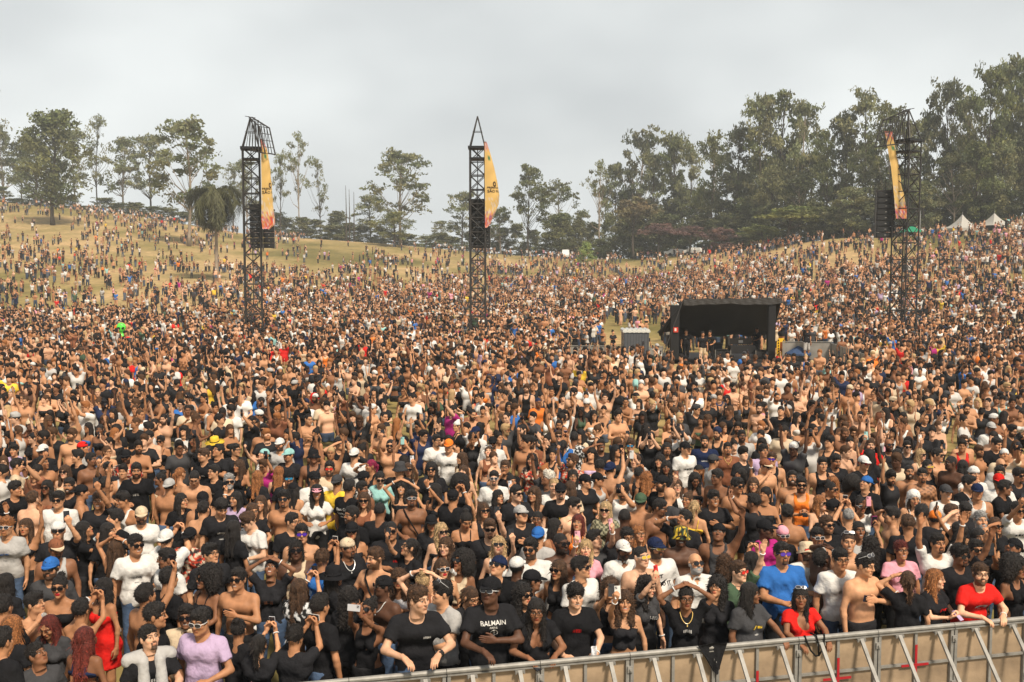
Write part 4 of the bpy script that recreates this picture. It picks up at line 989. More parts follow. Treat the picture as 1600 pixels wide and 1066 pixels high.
    if bk != 'none' and tk != 'dress':
        vl = vb*1.25
        pin = .012+vb*.15
        if want_legs:
            lg = leg(pin, {'jeans': .012, 'trousers': .018, 'shorts': .02, 'skirt': 0}.get(bk, .01))
            B_ = smin(lg, np.maximum(torso(pin), q[:, 2]-1.0), .04)
            if bk == 'skirt': B_ = smin(B_, cap(g, (0, .01, .92), (0, .01, .66), .135, .17), .04)
            B_ = np.maximum(B_, q[:, 2]-.985); B_ = np.maximum(B_, {'shorts': .50, 'skirt': .60}.get(bk, .09)-g[:, 2])
        else: B_ = np.maximum(smin(np.maximum(torso(pin), q[:, 2]-.985), leg(pin), .04), np.float32(.74)-g[:, 2])
        out['bottom'] = snet(B_.reshape(n), o, vb)
        if lod: 
            pass
    if want_legs and lod == 0:
        s_ = None
        for h, kn, an_ in legs:
            e = cap(g, (an_[0], .05, .05), (an_[0], -.11, .038), .046, .040); e = smin(e, cap(g, (an_[0], .035, .05), (an_[0], .03, .09), .05, .048), .02)
            s_ = e if s_ is None else np.minimum(s_, e)
        out['shoes'] = snet(np.maximum(s_, .006-g[:, 2]).reshape(n), o, vb)
    if lod and 'top' in out:      # drop skin faces hidden by cloth
        ix = np.round((V-np.array(o))/vb).astype(int); ix = np.clip(ix, 0, np.array(n)-1)
        hid = cloth.reshape(n)[ix[:, 0], ix[:, 1], ix[:, 2]] < -.001
        if 'bottom' in out: hid |= B_.reshape(n)[ix[:, 0], ix[:, 1], ix[:, 2]] < -.001
        F = F[~hid[F].all(1)]
    out['body'] = (V, F)
    # ------------------------------------------------ head placement
    hz = J((0, .006, 1.545)); 
    Mh = rotz(head_yaw) @ rotx(-head_pitch)*1.07
    pivot = np.array((0, .022, -.085)); Hc = hz+np.array((0, 0, .0))
    ht = Hc-Mh @ pivot+np.array((0, -.002, 0))
    out['_head'] = (Mh, ht); out['_arms'] = arms; out['_J'] = J; out['_lean'] = lean
    out['_cloth'] = (cloth, n, o, vb) if cloth is not None else None
    out['_sw'] = sw; out['_tk'] = tk; out['_nr'] = nr
    return out
def xf(V, M, t): return V @ np.asarray(M, np.float32).T+np.asarray(t, np.float32)
def hand_arrays(a, v):
    V, F = hand_tpl(a['h'], v)
    if a['s'] > 0: V = V*(-1, 1, 1); F = F[:, ::-1]
    # right hand (s<0): thumb +X of the hand frame must point to the body's middle when the palm faces forward
    return xf(V, a['M'], a['W']), F
# ================================================================== building one person as a thing with parts
BCOL = {'jeans': (.07, .11, .19), 'trousers': (.02, .02, .022), 'shorts': (.025, .025, .028), 'skirt': (.02, .02, .022)}
def parse_person(line, i):
    a, *lab = line.split(';')
    f = a.split()
    sp = dict(x=float(f[0]), y=float(f[1]), sex=f[2], skin=int(f[3]), hair=f[4].split('.')[0], hc=(f[4].split('.')+['k'])[1], top=f[5], yaw=float(f[6]), pitch=float(f[7]), pose=f[8], i=i)
    sp['ex'] = {}
    for e in f[9].split(','):
        if e != '-': k, _, v = e.partition(':'); sp['ex'][k] = v
    sp['label'], sp['nick'] = (lab[0].split('|')+[''])[:2] if lab else ('', '')
    return sp
_txt = {}
def text_geo(s, size):
    cu = bpy.data.curves.new('t', 'FONT'); cu.body = s; cu.size = size; cu.align_x = 'CENTER'; cu.resolution_u = 2; cu.offset = size*.018
    o = bpy.data.objects.new('t', cu); COL.objects.link(o); bpy.context.view_layer.update()
    me = bpy.data.meshes.new_from_object(o.evaluated_get(bpy.context.evaluated_depsgraph_get()))
    V = np.array([v.co[:] for v in me.vertices]); F = [tuple(p.vertices) for p in me.polygons]
    bpy.data.objects.remove(o); bpy.data.curves.remove(cu); bpy.data.meshes.remove(me)
    return V, F
def shape_swoosh(sx, sz):
    t = np.linspace(0, 1, 14); X = (t-.5)*sx
    lo = -.5*sz+sz*1.1*t**1.5; th = .17*sz*np.sin(pi*np.minimum(t*1.1+.02, 1))**.7
    V = np.vstack([np.stack([X, lo+th, 0*t], 1), np.stack([X, lo-th, 0*t], 1)]); F = [(i, i+1, 15+i, 14+i) for i in range(13)]
    return V, F
def ring(r0, r1, n=20):
    t = np.arange(n)*2*pi/n
    V = np.vstack([np.stack([r0*np.cos(t), r0*np.sin(t), 0*t], 1), np.stack([r1*np.cos(t), r1*np.sin(t), 0*t], 1)])
    return V, [(i, (i+1) % n, n+(i+1) % n, n+i) for i in range(n)]
PRINTS = {   # items: (kind, args, x, z, colour); 'b' = lettering too small to read, as short strokes
    'textB': [('t', ('BALMAIN', .060), 0, 1.365, 'w'), ('t', ('PARIS', .030), 0, 1.330, 'w'), ('r', (.028, .036), .01, 1.282, 'w'), ('t', ('B', .040), .01, 1.268, 'w')],
    'textJ': [('t', ('JUST', .068), -.035, 1.325, 'k'), ('t', ('DO IT', .068), .055, 1.235, 'k'), ('s', (.20, .10), .015, 1.265, 'k')],
    'textR': [('q', (.17, .045), .01, 1.255, 'w'), ('b', (7, .10, .020), .01, 1.255, 'd'), ('b', (6, .045, .008), .01, 1.215, 'w')],
    'textsmall': [('b', (5, .075, .024), .085, 1.31, 'w')],
    'text1': [('b', (6, .16, .035), 0, 1.30, 'r'), ('b', (4, .09, .035), .02, 1.25, 'e')],
    'text2': [('b', (6, .12, .038), .03, 1.25, 'y')],
    'textpink': [('t', ('VIS', .075), -.02, 1.20, 'p')],
    'textback': [('t', ('East Coast', .062), 0, 1.33, 'w'), ('t', ('Connection', .062), 0, 1.26, 'w'), ('b', (12, .16, .014), 0, 1.225, 'w')],
}
def marks(n, wd, h):
    V, F = [], []; rr = np.random.default_rng(n)
    for k in range(n):
        x0 = -wd/2+wd*(k+.1)/n; bw = wd/n*.78
        for (a0, b0, a1, b1) in ((0, 0, .28, 1), (.72*(rr.random() > .3), 0, 1, 1) if rr.random() > .3 else (.28, .75, 1, 1), (.2, .4*rr.random(), .8, .4*rr.random()+.25)):
            V += [(x0+a0*bw, (b0-.5)*h, 0), (x0+a1*bw, (b0-.5)*h, 0), (x0+a1*bw, (b1-.5)*h, 0), (x0+a0*bw, (b1-.5)*h, 0)]; m = len(V)-4; F.append((m, m+1, m+2, m+3))
    return np.array(V), F
def ribbon(wd, h):
    x = np.linspace(-.5, .5, 9); A = np.stack([x*wd, h/2+.010*np.cos(x*pi)-.004, 0*x], 1); B = np.stack([x*wd*.96, -h/2+.010*np.cos(x*pi), 0*x], 1)
    return np.vstack([A, B]), [(i, i+1, 10+i, 9+i) for i in range(8)]
def add_print(root, H, key, back=False):
    grid = H['_cloth']
    if grid is None: return
    cl, n, o, v = grid; G = cl.reshape(n); lean = H['_lean']
    def samp(p):
        q = (p-np.array(o))/v; i = np.clip(np.floor(q).astype(int), 0, np.array(n)-2); f = q-i
        r_ = 0
        for a in (0, 1):
            for b in (0, 1):
                for c in (0, 1):
                    wgt = (f[:, 0] if a else 1-f[:, 0])*(f[:, 1] if b else 1-f[:, 1])*(f[:, 2] if c else 1-f[:, 2])
                    r_ = r_+wgt*G[i[:, 0]+a, i[:, 1]+b, i[:, 2]+c]
        return r_
    m = MB()
    for kind, args, x, z, c in PRINTS[key]:
        V, F = text_geo(*args) if kind == 't' else ring(*args) if kind == 'r' else marks(*args) if kind == 'b' else ribbon(*args) if kind == 'q' else shape_swoosh(*args)
        sg = -1 if back else 1
        X = V[:, 0]*sg+x*sg; Z = V[:, 1]+z-.03
        y = np.full(len(X), .30 if back else -.45); step = -.008 if back else .008
        # lean moves the chest forward, so march in true space
        Pz = .98+(Z-.98)*cos(lean)
        done = np.zeros(len(X), bool)
        for _ in range(90):
            p = np.stack([X, y, Pz], 1); ins = samp(p) < .001; done |= ins
            y = np.where(done, y, y+step)
        y = y-step*(1.1 if kind != 'q' else .75)
        m.add(np.stack([X, y, Pz], 1), F, CLO[c])
    m.build('shirt_print', 'cloth', root)
def arr(name, VF, C, m, root, smooth=True):
    V, F = VF
    if len(F) == 0: return None
    return link(name, raw_mesh(name, V, F, C, smooth, (m,)), root)
def item_root(name, loc, rz, label, cat, group=None):
    return tag(empty(name, loc, rz), label, cat, group)
_ph = {}
def phone_mesh(col):
    if col in _ph: return _ph[col]
    b = MB(); c = CLO.get(col, (.02, .02, .02)); b.box((0, 0, 0), (.075, .009, .155), col=c)
    s = MB(); s.box((0, .0052, 0), (.069, .002, .147), col=(.015, .018, .025))
    q = MB(); q.box((-.018, -.0058, .055), (.03, .004, .032), col=tuple(.5*np.array(c)+.01)); q.box((-.024, -.0085, .062), (.009, .003, .009), col=(.02, .02, .03)); q.box((-.012, -.0085, .048), (.009, .003, .009), col=(.02, .02, .03))
    _ph[col] = (b.mesh('phone_body'), s.mesh('screen'), q.mesh('camera_bump')); return _ph[col]
COLN = dict(k='black', w='white', g='grey', d='dark grey', b='blue', n='navy', r='red', o='orange', t='beige', y='yellow', m='magenta', l='lilac', p='pink', e='green', u='brown', s='silver', a='turquoise', f='patterned', q='black-and-white', j='checked')
def make_person(sp, loc, s, H=None, near=True, by=None, hy=None):
    ex = sp['ex']; w = sp['sex'] in 'wW'; i = sp['i']; r = np.random.default_rng(1000+i)
    by, hy = R(by if by is not None else sp['by']), R(hy if hy is not None else sp['hy'])
    v = sp['vb']; vh = sp['vh']
    if H is None: H = human(sp['sex'], sp['top'], sp['bottom'], sp['pose'], 100+i, v, 0, hy, R(sp['pitch']))
    root = empty('person', tuple(loc), by); root.scale = (s, s, s)
    sk = np.array(SKIN[sp['skin']])*r.uniform(.90, 1.10); hc = np.array(HAIRC[sp['hc']])
    Mh, ht = H['_head']; var = int(r.integers(0, 3)); smile = 'smile' in ex
    hV, hF, ft = head_tpl(w, var, smile, vh)
    beard = next((b for b in ('beard', 'goatee', 'gbeard') if b in ex), None)
    if beard is None and not w and r.random() < .25: beard = 'goatee'
    hcol = head_cols(ft, len(hV), sk, hc if sp['hair'] != 'bald' else HAIRC['k'], beard, 'lips' in ex, smile, w)
    V, F = H['body']; Vs, Fs, Cs = [V], [F], [np.tile(sk*.98, (len(V), 1))]
    if 'tattoo' in ex:
        tt = (np.sin(V[:, 0]*60)*np.sin(V[:, 2]*70+V[:, 1]*40) > .1) & (V[:, 2] > 1.2) & (V[:, 0] > -.12); Cs[0][tt] = sk*.35
    n0 = len(V); Vs.append(xf(hV, Mh, ht)); Fs.append(hF+n0); Cs.append(hcol); n0 += len(hV)
    for a in H['_arms']:
        hv, hf = hand_arrays(a, sp['vhand']); Vs.append(hv); Fs.append(hf+n0); Cs.append(np.tile(sk*(1.02, .97, .95), (len(hv), 1))); n0 += len(hv)
    arr('body', (np.vstack(Vs), np.vstack(Fs)), np.vstack(Cs), 'skin', root)
    hat = next((k for k in ('cap', 'bcap', 'bucket', 'brim', 'durag', 'visor', 'veil') if k in ex), None)
    hs = sp['hair']
    if hat in ('cap', 'bcap', 'bucket', 'brim', 'durag') and hs in ('med', 'curly', 'afro'): hs = 'short'
    if hs != 'bald':
        V, F = hair_tpl(hs, i % 3, sp['vhair'])
        V = V.copy()
        if hat in ('cap', 'bcap', 'bucket', 'brim', 'durag'):
            top = V[:, 2] > .035; V[top, 2] = .035+(V[top, 2]-.035)*.75; V[top, :2] *= .92
        # long hair hangs straight whatever the head's tilt
        Mh2 = 1.07*rotz(hy) @ rotx(-R(sp['pitch'])*(.35 if hs in ('long', 'lcurl') else 1))
        n0_ = len(V)
        SV, SF = strands(V, F, hs, (900 if hs in ('long', 'lcurl', 'afro', 'pony', 'curly') else 620) if near else 260, i)
        V = np.vstack([V, SV]); F = np.vstack([F, SF+n0_])
        c = np.tile(hc, (len(V), 1))*(1+.25*np.sin(V[:, :1]*90+i)*np.sin(V[:, 1:2]*70))
        c[n0_:] *= np.repeat(r.uniform(.7, 2.0, (len(SV)//4, 1)), 4, 0)
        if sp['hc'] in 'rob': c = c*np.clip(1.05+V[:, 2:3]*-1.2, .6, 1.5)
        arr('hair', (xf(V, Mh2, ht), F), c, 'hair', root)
    if hat:
        if hat == 'veil':
            V, F = hair_tpl('long', 1, .010); arr('veil', (xf(V*1.06+(0, .005, .004), Mh, ht), F), np.tile(CLO['w'], (len(V), 1)), 'cloth', root)
        else:
            kd = 'cap' if hat == 'bcap' else hat
            c2 = 't' if (kd == 'cap' and ex[hat] == 'u') else None
            mb = hat_tpl(kd, ex[hat], c2)
            M2 = Mh @ rotz(pi) if hat == 'bcap' else Mh
            t2 = ht if hat != 'bcap' else ht+Mh @ np.array((0, .024, 0))
            V, F, C = mb_arrays(mb, M2, t2)
            link('cap' if kd == 'cap' else {'bucket': 'bucket_hat', 'brim': 'wide_brimmed_hat', 'durag': 'head_wrap', 'visor': 'sun_visor'}[kd], mesh_from('hat', V, F, C, 'cloth'), root)
    for gk in ('sg', 'wg', 'gl', 'sgr', 'sgy', 'sgp', 'sgb', 'hsg'):
        if gk in ex:
            off = np.array((0, 0, 0)) if gk != 'hsg' else np.array((0, .030, .075))
            V, F, C = mb_arrays(glasses_mb(gk), Mh @ (rotx(-.55) if gk == 'hsg' else np.eye(3)), ht+Mh @ off)
            link('glasses' if gk == 'gl' else 'sunglasses', mesh_from('g', V, F, C, 'plastic', False), root)
    tk, _, tc = sp['top'].partition('.')
    if 'top' in H:
        V, F = H['top']; c = np.array(CLO[tc]) if tc != 'k' else np.array(CLO['k'])*r.uniform(.7, 1.6)
        C = np.tile(c, (len(V), 1)).astype(float)
        if tc in 'fq': 
            cell = (np.floor(V*22+.5*np.sin(V[:, [1, 2, 0]]*31)).astype(int) @ np.array((73, 37, 19))) % 7
            pal = np.array([(.55, .06, .03), (.55, .06, .03), (.6, .5, .38), (.05, .03, .03), (.30, .05, .03), (.6, .5, .38), (.04, .03, .03)]) if tc == 'f' else np.array([(.02, .02, .02)]*4+[(.6, .6, .6)]*3)
            C = pal[cell]
        if tc == 'j': C = np.where(((np.floor(V[:, :1]*28)+np.floor(V[:, 2:]*28)) % 2) > 0, (.06, .06, .04), (.32, .30, .2))
        arr({'tee': 't_shirt', 'vtee': 't_shirt', 'polo': 'shirt', 'tank': 'vest', 'cami': 'strappy_top', 'bra': 'bikini_top', 'band': 'strapless_top', 'dress': 'dress'}[tk], (V, F), C, 'cloth', root)
        if tk in ('cami', 'bra'):
            b = MB(); J = H['_J']
            for s_ in (-1, 1):
                b.tube([J(p) for p in ((.070*s_, -.115, 1.33), (.078*s_, -.085, 1.41), (.085*s_, -.02, 1.462), (.085*s_, .05, 1.455), (.080*s_, .115, 1.36), (.07*s_, .13, 1.29))], .0065, 5, CLO[tc])
            b.build('shoulder_strap', 'cloth', root)
    if 'bottom' in H: 
        bk, _, bc = sp['bottom'].partition('.')
        V, F = H['bottom']; arr({'jeans': 'jeans', 'trousers': 'trousers', 'shorts': 'shorts', 'skirt': 'skirt'}[bk], (V, F), np.tile(CLO[bc] if bc else BCOL[bk], (len(V), 1)), 'cloth', root)
    if 'shoes' in H: V, F = H['shoes']; arr('shoes', (V, F), np.tile([(.6, .6, .6), (.03, .03, .03), (.3, .3, .3)][i % 3], (len(V), 1)), 'cloth', root)
    J = H['_J']
    if 'band' in ex or (near and r.random() < .3):
        a = H['_arms'][i % 2]; b = MB(); t = np.arange(10)*2*pi/10
        rr = .034*(1.15 if sp['sex'] in 'MW' else 1)
        c0 = a['W']-norm(a['W']-a['E'])*.03; f = norm(a['W']-a['E']); u = norm(np.cross(f, (0.3, .2, 1))); v2 = np.cross(f, u)
        b.tube([c0+rr*(cos(x)*u+sin(x)*v2) for x in t], .0075, 5, (.75, .75, .74), closed=True); b.build('wristband', 'cloth', root, smooth=True)
    if 'watch' in ex:
        a = H['_arms'][1]; b = MB(); c0 = a['W']-norm(a['W']-a['E'])*.035; f = norm(a['W']-a['E']); u = norm(np.cross(f, (0.3, .2, 1))); v2 = np.cross(f, u)
        b.tube([c0+.034*(cos(x)*u+sin(x)*v2) for x in np.arange(12)*2*pi/12], .010, 5, (.02, .02, .02), closed=True); b.box(c0+np.array((0, -.03, .015)), (.034, .012, .036), col=(.03, .03, .035)); b.build('wristwatch', 'plastic', root)
    if 'chain' in ex:
        b = MB(); pts = [J((.075*sin(t), -.055-.075*cos(t)*1.0, 1.475-.11*max(0, cos(t))**1.3)) for t in np.linspace(-pi/2-.4, pi/2+.4, 15)]
        g_ = (.7, .7, .68) if sp['hc'] == 'k' and i % 2 else (.7, .48, .15)
        b.tube(pts, .0045, 5, g_); b.box(J((0, -.142, 1.345)), (.012, .006, .022), col=g_); b.build('necklace', 'plastic', root)
    if 'strap' in ex:
        b = MB(); b.tube([J(p) for p in ((-.13, .06, 1.47), (-.125, -.03, 1.475), (-.08, -.118, 1.40), (0, -.145, 1.26), (.08, -.135, 1.12), (.135, -.09, 1.0))], .012, 6, CLO['k']); b.build('bag_strap', 'cloth', root)
    if 'shawl' in ex:
        g, o, n = gridpts((-.26, -.24, 1.08), (.26, .2, 1.56), .018); qa = g.copy(); qa[:, 0] = np.abs(qa[:, 0])
        d = cap(qa, (.07, -.02, 1.47), (.20, .01, 1.43), .075, .085); d = smin(d, cap(qa, (.085, -.10, 1.42), (.09, -.165, 1.16), .055, .065), .04); d = smin(d, cap(g, (-.12, .12, 1.40), (.12, .12, 1.40), .07, .07), .05)
        d = np.maximum(d, -cap(g, (0, -.02, 1.42), (0, -.03, 1.62), .068, .075)); d = d+.004*wob(g, 60, 1)
        arr('sweater', snet(d.reshape(n), o, .018), CLO['g'], 'cloth', root)
    for kx in ex:
        if kx.startswith('text'): add_print(root, H, kx, back=kx == 'textback')
    if tk == 'tee' and tc in 'kwgdtnl' and not any(k.startswith('text') for k in ex) and abs(sp['yaw']) < 100 and r.random() < .38:
        PRINTS['rnd'] = [('b', (int(r.integers(3, 8)), float(r.uniform(.07, .17)), float(r.uniform(.018, .05))), float(r.choice([0, 0, .07])), float(r.uniform(1.24, 1.31)), ('w' if tc in 'kdn' else 'k') if r.random() < .7 else str(r.choice(list('ruby'))))]
        if r.random() < .3: PRINTS['rnd'].append(('b', (4, .06, .014), 0, 1.20, 'w' if tc in 'kdn' else 'd'))
        add_print(root, H, 'rnd')
    if sp['x'] == 405: add_print(root, H, 'textpink', back=True)
    # ---------------- what they hold: things of their own
    held = []
    Mr = Matrix.LocRotScale(Vector(loc), Matrix.Rotation(by, 3, 'Z').to_quaternion(), (s, s, s))
    def place(o, p, M3):
        m = Matrix([list(rw) for rw in M3]).to_4x4(); m.translation = Vector(p); o.matrix_world = Mr @ m
    A = H['_arms']
    if 'phone' in ex:
        pc = ex['phone']; o = empty('phone', (0, 0, 0))
        for nm, me in zip(('phone_case', 'screen', 'camera_bump'), phone_mesh(pc)): link(nm, me, o)
        if sp['pose'] in ('phone', 'text'):
            c = (A[0]['W']+A[1]['W'])/2+(A[0]['M'][:, 2]+A[1]['M'][:, 2])*.042+np.array((0, -.02, .01)); land = sp['pose'] == 'phone' and i % 3 == 0
            M3 = rotx(-.15 if sp['pose'] == 'phone' else -.9) @ (np.array([[0, 0, 1], [0, 1, 0], [-1, 0, 0]]) if land else np.eye(3))
        else:
            a = A[0] if sp['pose'] in ('phoneR', 'up1R') else A[1]
            if sp['pose'] in ('lean', 'leanL'): a = A[0]
            if sp['pose'] in ('chest', 'armacross'): a = A[1]
            c = a['W']+a['M'][:, 2]*.105-a['M'][:, 1]*.030
            M3 = rotz(.2) @ rotx(-.2) if sp['pose'] in ('phoneR', 'phoneL', 'up1R') else a['M']
        place(o, c, M3); held.append((o, 'phone', COLN.get(pc, 'black')+' phone'))
    if 'can' in ex or 'bottle' in ex:
        a = A[0]; c = a['W']+a['M'][:, 2]*.075-a['M'][:, 1]*.035
        b = MB(); o = None
        if 'can' in ex:
            cc = (.75, .75, .75) if ex['can'] == 'w' else (.5, .52, .55)
            o = empty('drink_can', (0, 0, 0)); b.bar((0, 0, -.055), (0, 0, .05), .032, 16, cc); b.bar((0, 0, .05), (0, 0, .062), .032, 16, cc, .026); b.build('can_body', 'plastic', o, smooth=False)
            b = MB(); b.bar((0, 0, .0625), (0, 0, .0645), .024, 14, (.4, .4, .4)); b.build('can_lid', 'metal_worn', o)
            nm, ck = ('white' if ex['can'] == 'w' else 'silver')+' drink can', 'can'
        else:
            o = empty('water_bottle', (0, 0, 0)); b.bar((0, 0, -.09), (0, 0, .05), .032, 14, (.5, .56, .6)); b.bar((0, 0, .05), (0, 0, .085), .032, 14, (.5, .56, .6), .013); b.build('bottle_body', 'plastic', o)
            b = MB(); b.bar((0, 0, .085), (0, 0, .102), .015, 12, (.1, .2, .5)); b.build('bottle_cap', 'plastic', o); nm, ck = 'clear water bottle', 'bottle'
        place(o, c, rotx(.9) @ rotz(.3)); held.append((o, ck, nm))
    if 'paper' in ex:
        b = MB(); a = A[1]; g_ = np.zeros((5, 7, 3))
        for x in range(5):
            for z in range(7): g_[x, z] = ((x-2)*.018, .012*sin(x*1.7+z), z*.03-.06)
        b.grid(g_, (.72, .72, .74), .004); o = b.build('paper_wrapper', 'cloth', None); place(o, a['W']+a['M'][:, 2]*.09+np.array((0, -.03, .03)), rotz(.3)); held.append((o, 'paper', 'white paper wrapper'))
    return root, held
# ================================================================== SETTING: ground
def ground():
    us = np.concatenate([np.linspace(-2.2, -.56, 22), np.linspace(-.55, .55, 111), np.linspace(.56, 2.2, 22)])
    Ds = np.concatenate([np.linspace(3, 70, 30), np.linspace(72, 300, 130), np.array([310, 330, 360, 420, 520, 700, 1000, 1500, 2400, 3800])])
    X = us[None, :]*Ds[:, None]*1.0; Y = np.repeat(Ds[:, None], len(us), 1)
    Z = terrain(X, Y); a, b = X.shape
    # a near skirt, so the sheet also runs on under and behind the camera
    V = np.stack([X, Y, Z], -1).reshape(-1, 3); F = np.array([(i*b+j, i*b+j+1, (i+1)*b+j+1, (i+1)*b+j) for i in range(a-1) for j in range(b-1)])
    n = len(V); ex = np.array([(-3000, 3800, -2), (-3000, -300, -.004), (3000, -300, -.004), (3000, 3800, -2)])
    V = np.vstack([V, (-60, -60, -.004), (60, -60, -.004), (-6.6, 3, 0), (6.6, 3, 0)]); 
    m = bpy.data.materials.new('ground_grass'); m.use_nodes = True; t = m.node_tree; bs = t.nodes['Principled BSDF']; bs.inputs['Roughness'].default_value = .95; bs.inputs['Specular IOR Level'].default_value = .1
    geo = t.nodes.new('ShaderNodeNewGeometry')
    def N(sc, det=6, sx=1, sy=1):
        mp = t.nodes.new('ShaderNodeMapping'); mp.inputs['Scale'].default_value = (sx, sy, 1); t.links.new(geo.outputs['Position'], mp.inputs[0])
        n_ = t.nodes.new('ShaderNodeTexNoise'); n_.inputs['Scale'].default_value = sc; n_.inputs['Detail'].default_value = det; t.links.new(mp.outputs[0], n_.inputs[0]); return n_.outputs[0]
    r1 = t.nodes.new('ShaderNodeValToRGB'); t.links.new(N(.022, 6, 1.6, 1), r1.inputs[0]); e = r1.color_ramp.elements
    e[0].position = .38; e[0].color = (.19, .165, .065, 1); e[1].position = .56; e[1].color = (.47, .345, .19, 1)
    k = e.new(.46); k.color = (.33, .262, .12, 1)
    r2 = t.nodes.new('ShaderNodeValToRGB'); t.links.new(N(1.2, 8), r2.inputs[0]); e = r2.color_ramp.elements; e[0].position = .3; e[0].color = (.68, .68, .66, 1); e[1].position = .75; e[1].color = (1.2, 1.18, 1.1, 1)
    r3 = t.nodes.new('ShaderNodeValToRGB'); t.links.new(N(.13, 7, 1, .6), r3.inputs[0]); e = r3.color_ramp.elements; e[0].position = .38; e[0].color = (.74, .76, .64, 1); e[1].position = .62; e[1].color = (1.08, 1.02, .98, 1)
    m0 = t.nodes.new('ShaderNodeMix'); m0.data_type = 'RGBA'; m0.blend_type = 'MULTIPLY'; m0.inputs[0].default_value = 1
    t.links.new(r1.outputs[0], m0.inputs[6]); t.links.new(r3.outputs[0], m0.inputs[7])
    mm = t.nodes.new('ShaderNodeMix'); mm.data_type = 'RGBA'; mm.blend_type = 'MULTIPLY'; mm.inputs[0].default_value = 1
    t.links.new(m0.outputs[2], mm.inputs[6]); t.links.new(r2.outputs[0], mm.inputs[7]); t.links.new(mm.outputs[2], bs.inputs['Base Color'])
    MATS['ground'] = m
    me = raw_mesh('ground', V[:n], F, None, True, ('ground',)); o = link('ground', me); tag(o, kind='structure')
    # flat apron round and behind the stage pit: same sheet material, butted against the fan
    V2 = [(-1200, -300, 0), (1200, -300, 0), (1200, 3, 0), (6.6, 3, 0), (-6.6, 3, 0), (-1200, 3, 0)]
    me2 = raw_mesh('apron', np.array(V2), np.array([(0, 1, 2, 5)]), None, False, ('ground',)); tag(link('ground', me2), kind='structure')
ground()
# ================================================================== front barrier
BA, BB = 10.33, .2356          # the rail's line: Y = BA + BB*X
mat('plywood', color=(.31, .225, .145), rough=.75, noise=.34, nscale=2.6, bump=.35, bscale=9)
mat('tape', color=(.36, .012, .018), rough=.6)
mat('dark_gap', color=(.02, .02, .02), rough=.8)
BYAW = math.atan(BB)
def barrier():
    L = .985; n0 = -9; proto = None
    x0 = P(984, 990, 10.6)[0]*1.0     # a joint seen at x=984
    d = np.array((cos(BYAW), sin(BYAW), 0)); st = np.array((x0, BA+BB*x0, 0))
    nrm = np.array((sin(BYAW), -cos(BYAW), 0))
    def build(j, cross):
        t = st+d*L*j
        root = empty('crowd_barrier', tuple(t), BYAW); root.scale = (1, 1, .945)
        b = MB(); b.box((L/2, .012, .585), (L-.05, .012, 1.09)); b.build('plywood_panel', 'plywood', root)
        b = MB(); b.bar((0, -.012, 1.135), (L-.006, -.012, 1.135), .030, 10); b.box((L/2, -.028, 1.098), (L-.01, .03, .012)); b.build('top_rail', 'metal_worn', root, smooth=False)
        for x in (.022, L-.028): b = MB(); b.box((x, -.014, .565), (.036, .038, 1.08)); b.build('post', 'metal_worn', root)
        b = MB(); b.box((L/2, -.010, .565), (.032, .028, 1.08)); b.box((L/4+.01, -.010, .70), (L/2-.06, .026, .030)); b.box((3*L/4-.01, -.010, .70), (L/2-.06, .026, .030)); b.build('frame', 'metal_worn', root)
        for x in (.26, .76):
            b = MB(); p, q = np.array((x, -.045, 1.085)), np.array((x+.02, -.88, .05)); mid = (p+q)/2; Ln = np.linalg.norm(q-p); a = math.atan2(-(q-p)[2], -(q-p)[1]*-1)
            zt = norm(p-q); xt = np.array((1., 0, 0)); yt = np.cross(zt, xt); b.box(mid, (.042, .026, Ln), M=np.stack([xt, yt, zt], 1))
            b.box((x, -.035, 1.075), (.10, .05, .025)); b.bar((x-.045, -.055, 1.05), (x-.045, -.055, 1.085), .009, 6); b.bar((x+.045, -.055, 1.05), (x+.045, -.055, 1.085), .009, 6)
            b.build('brace', 'metal_worn', root)
        b = MB(); b.box((L/2, -.50, .02), (L-.02, .92, .012)); b.build('floor_plate', 'metal_worn', root)
        for z in (.98, .42): b = MB(); b.box((L-.004, -.042, z), (.060, .022, .07)); b.bar((L-.004, -.07, z), (L-.004, -.04, z), .014, 8); b.build('clamp', 'metal_worn', root)
        if cross:
            b = MB(); b.box((L/2, -.0285, cross), (.030, .0035, .42)); b.box((L/2-.09, -.0272, cross-.04), (.19, .0035, .030)); b.box((L/2+.09, -.0272, cross-.04), (.15, .0035, .030)); b.build('tape_cross', 'tape', root)
        return root
    words = {-6: 'steel barrier panel at far left below the crowd', -5: 'steel barrier panel under the man gazing up at left'}
    for j in range(-5, 6):
        xm = proj(*(st+d*L*(j+.5)+np.array((0, 0, 1.1))))[0]
        cross = {1: .80, 2: .84, 3: .78}.get(j) if False else None
        root = build(j, {1: .60, 2: .66, 3: .73, 5: .66}.get(j))
        near = min((s for s in PEOPLE if s['nick'] and s['y'] > 895), key=lambda s: abs(s['x']-xm))
        lab = ('barrier panel with red tape cross below the ' if j in (1, 2, 3, 5) else 'plain barrier panel of plywood and steel below the ')+near['nick']
        tag(root, lab, 'barrier', 'front barrier panels')
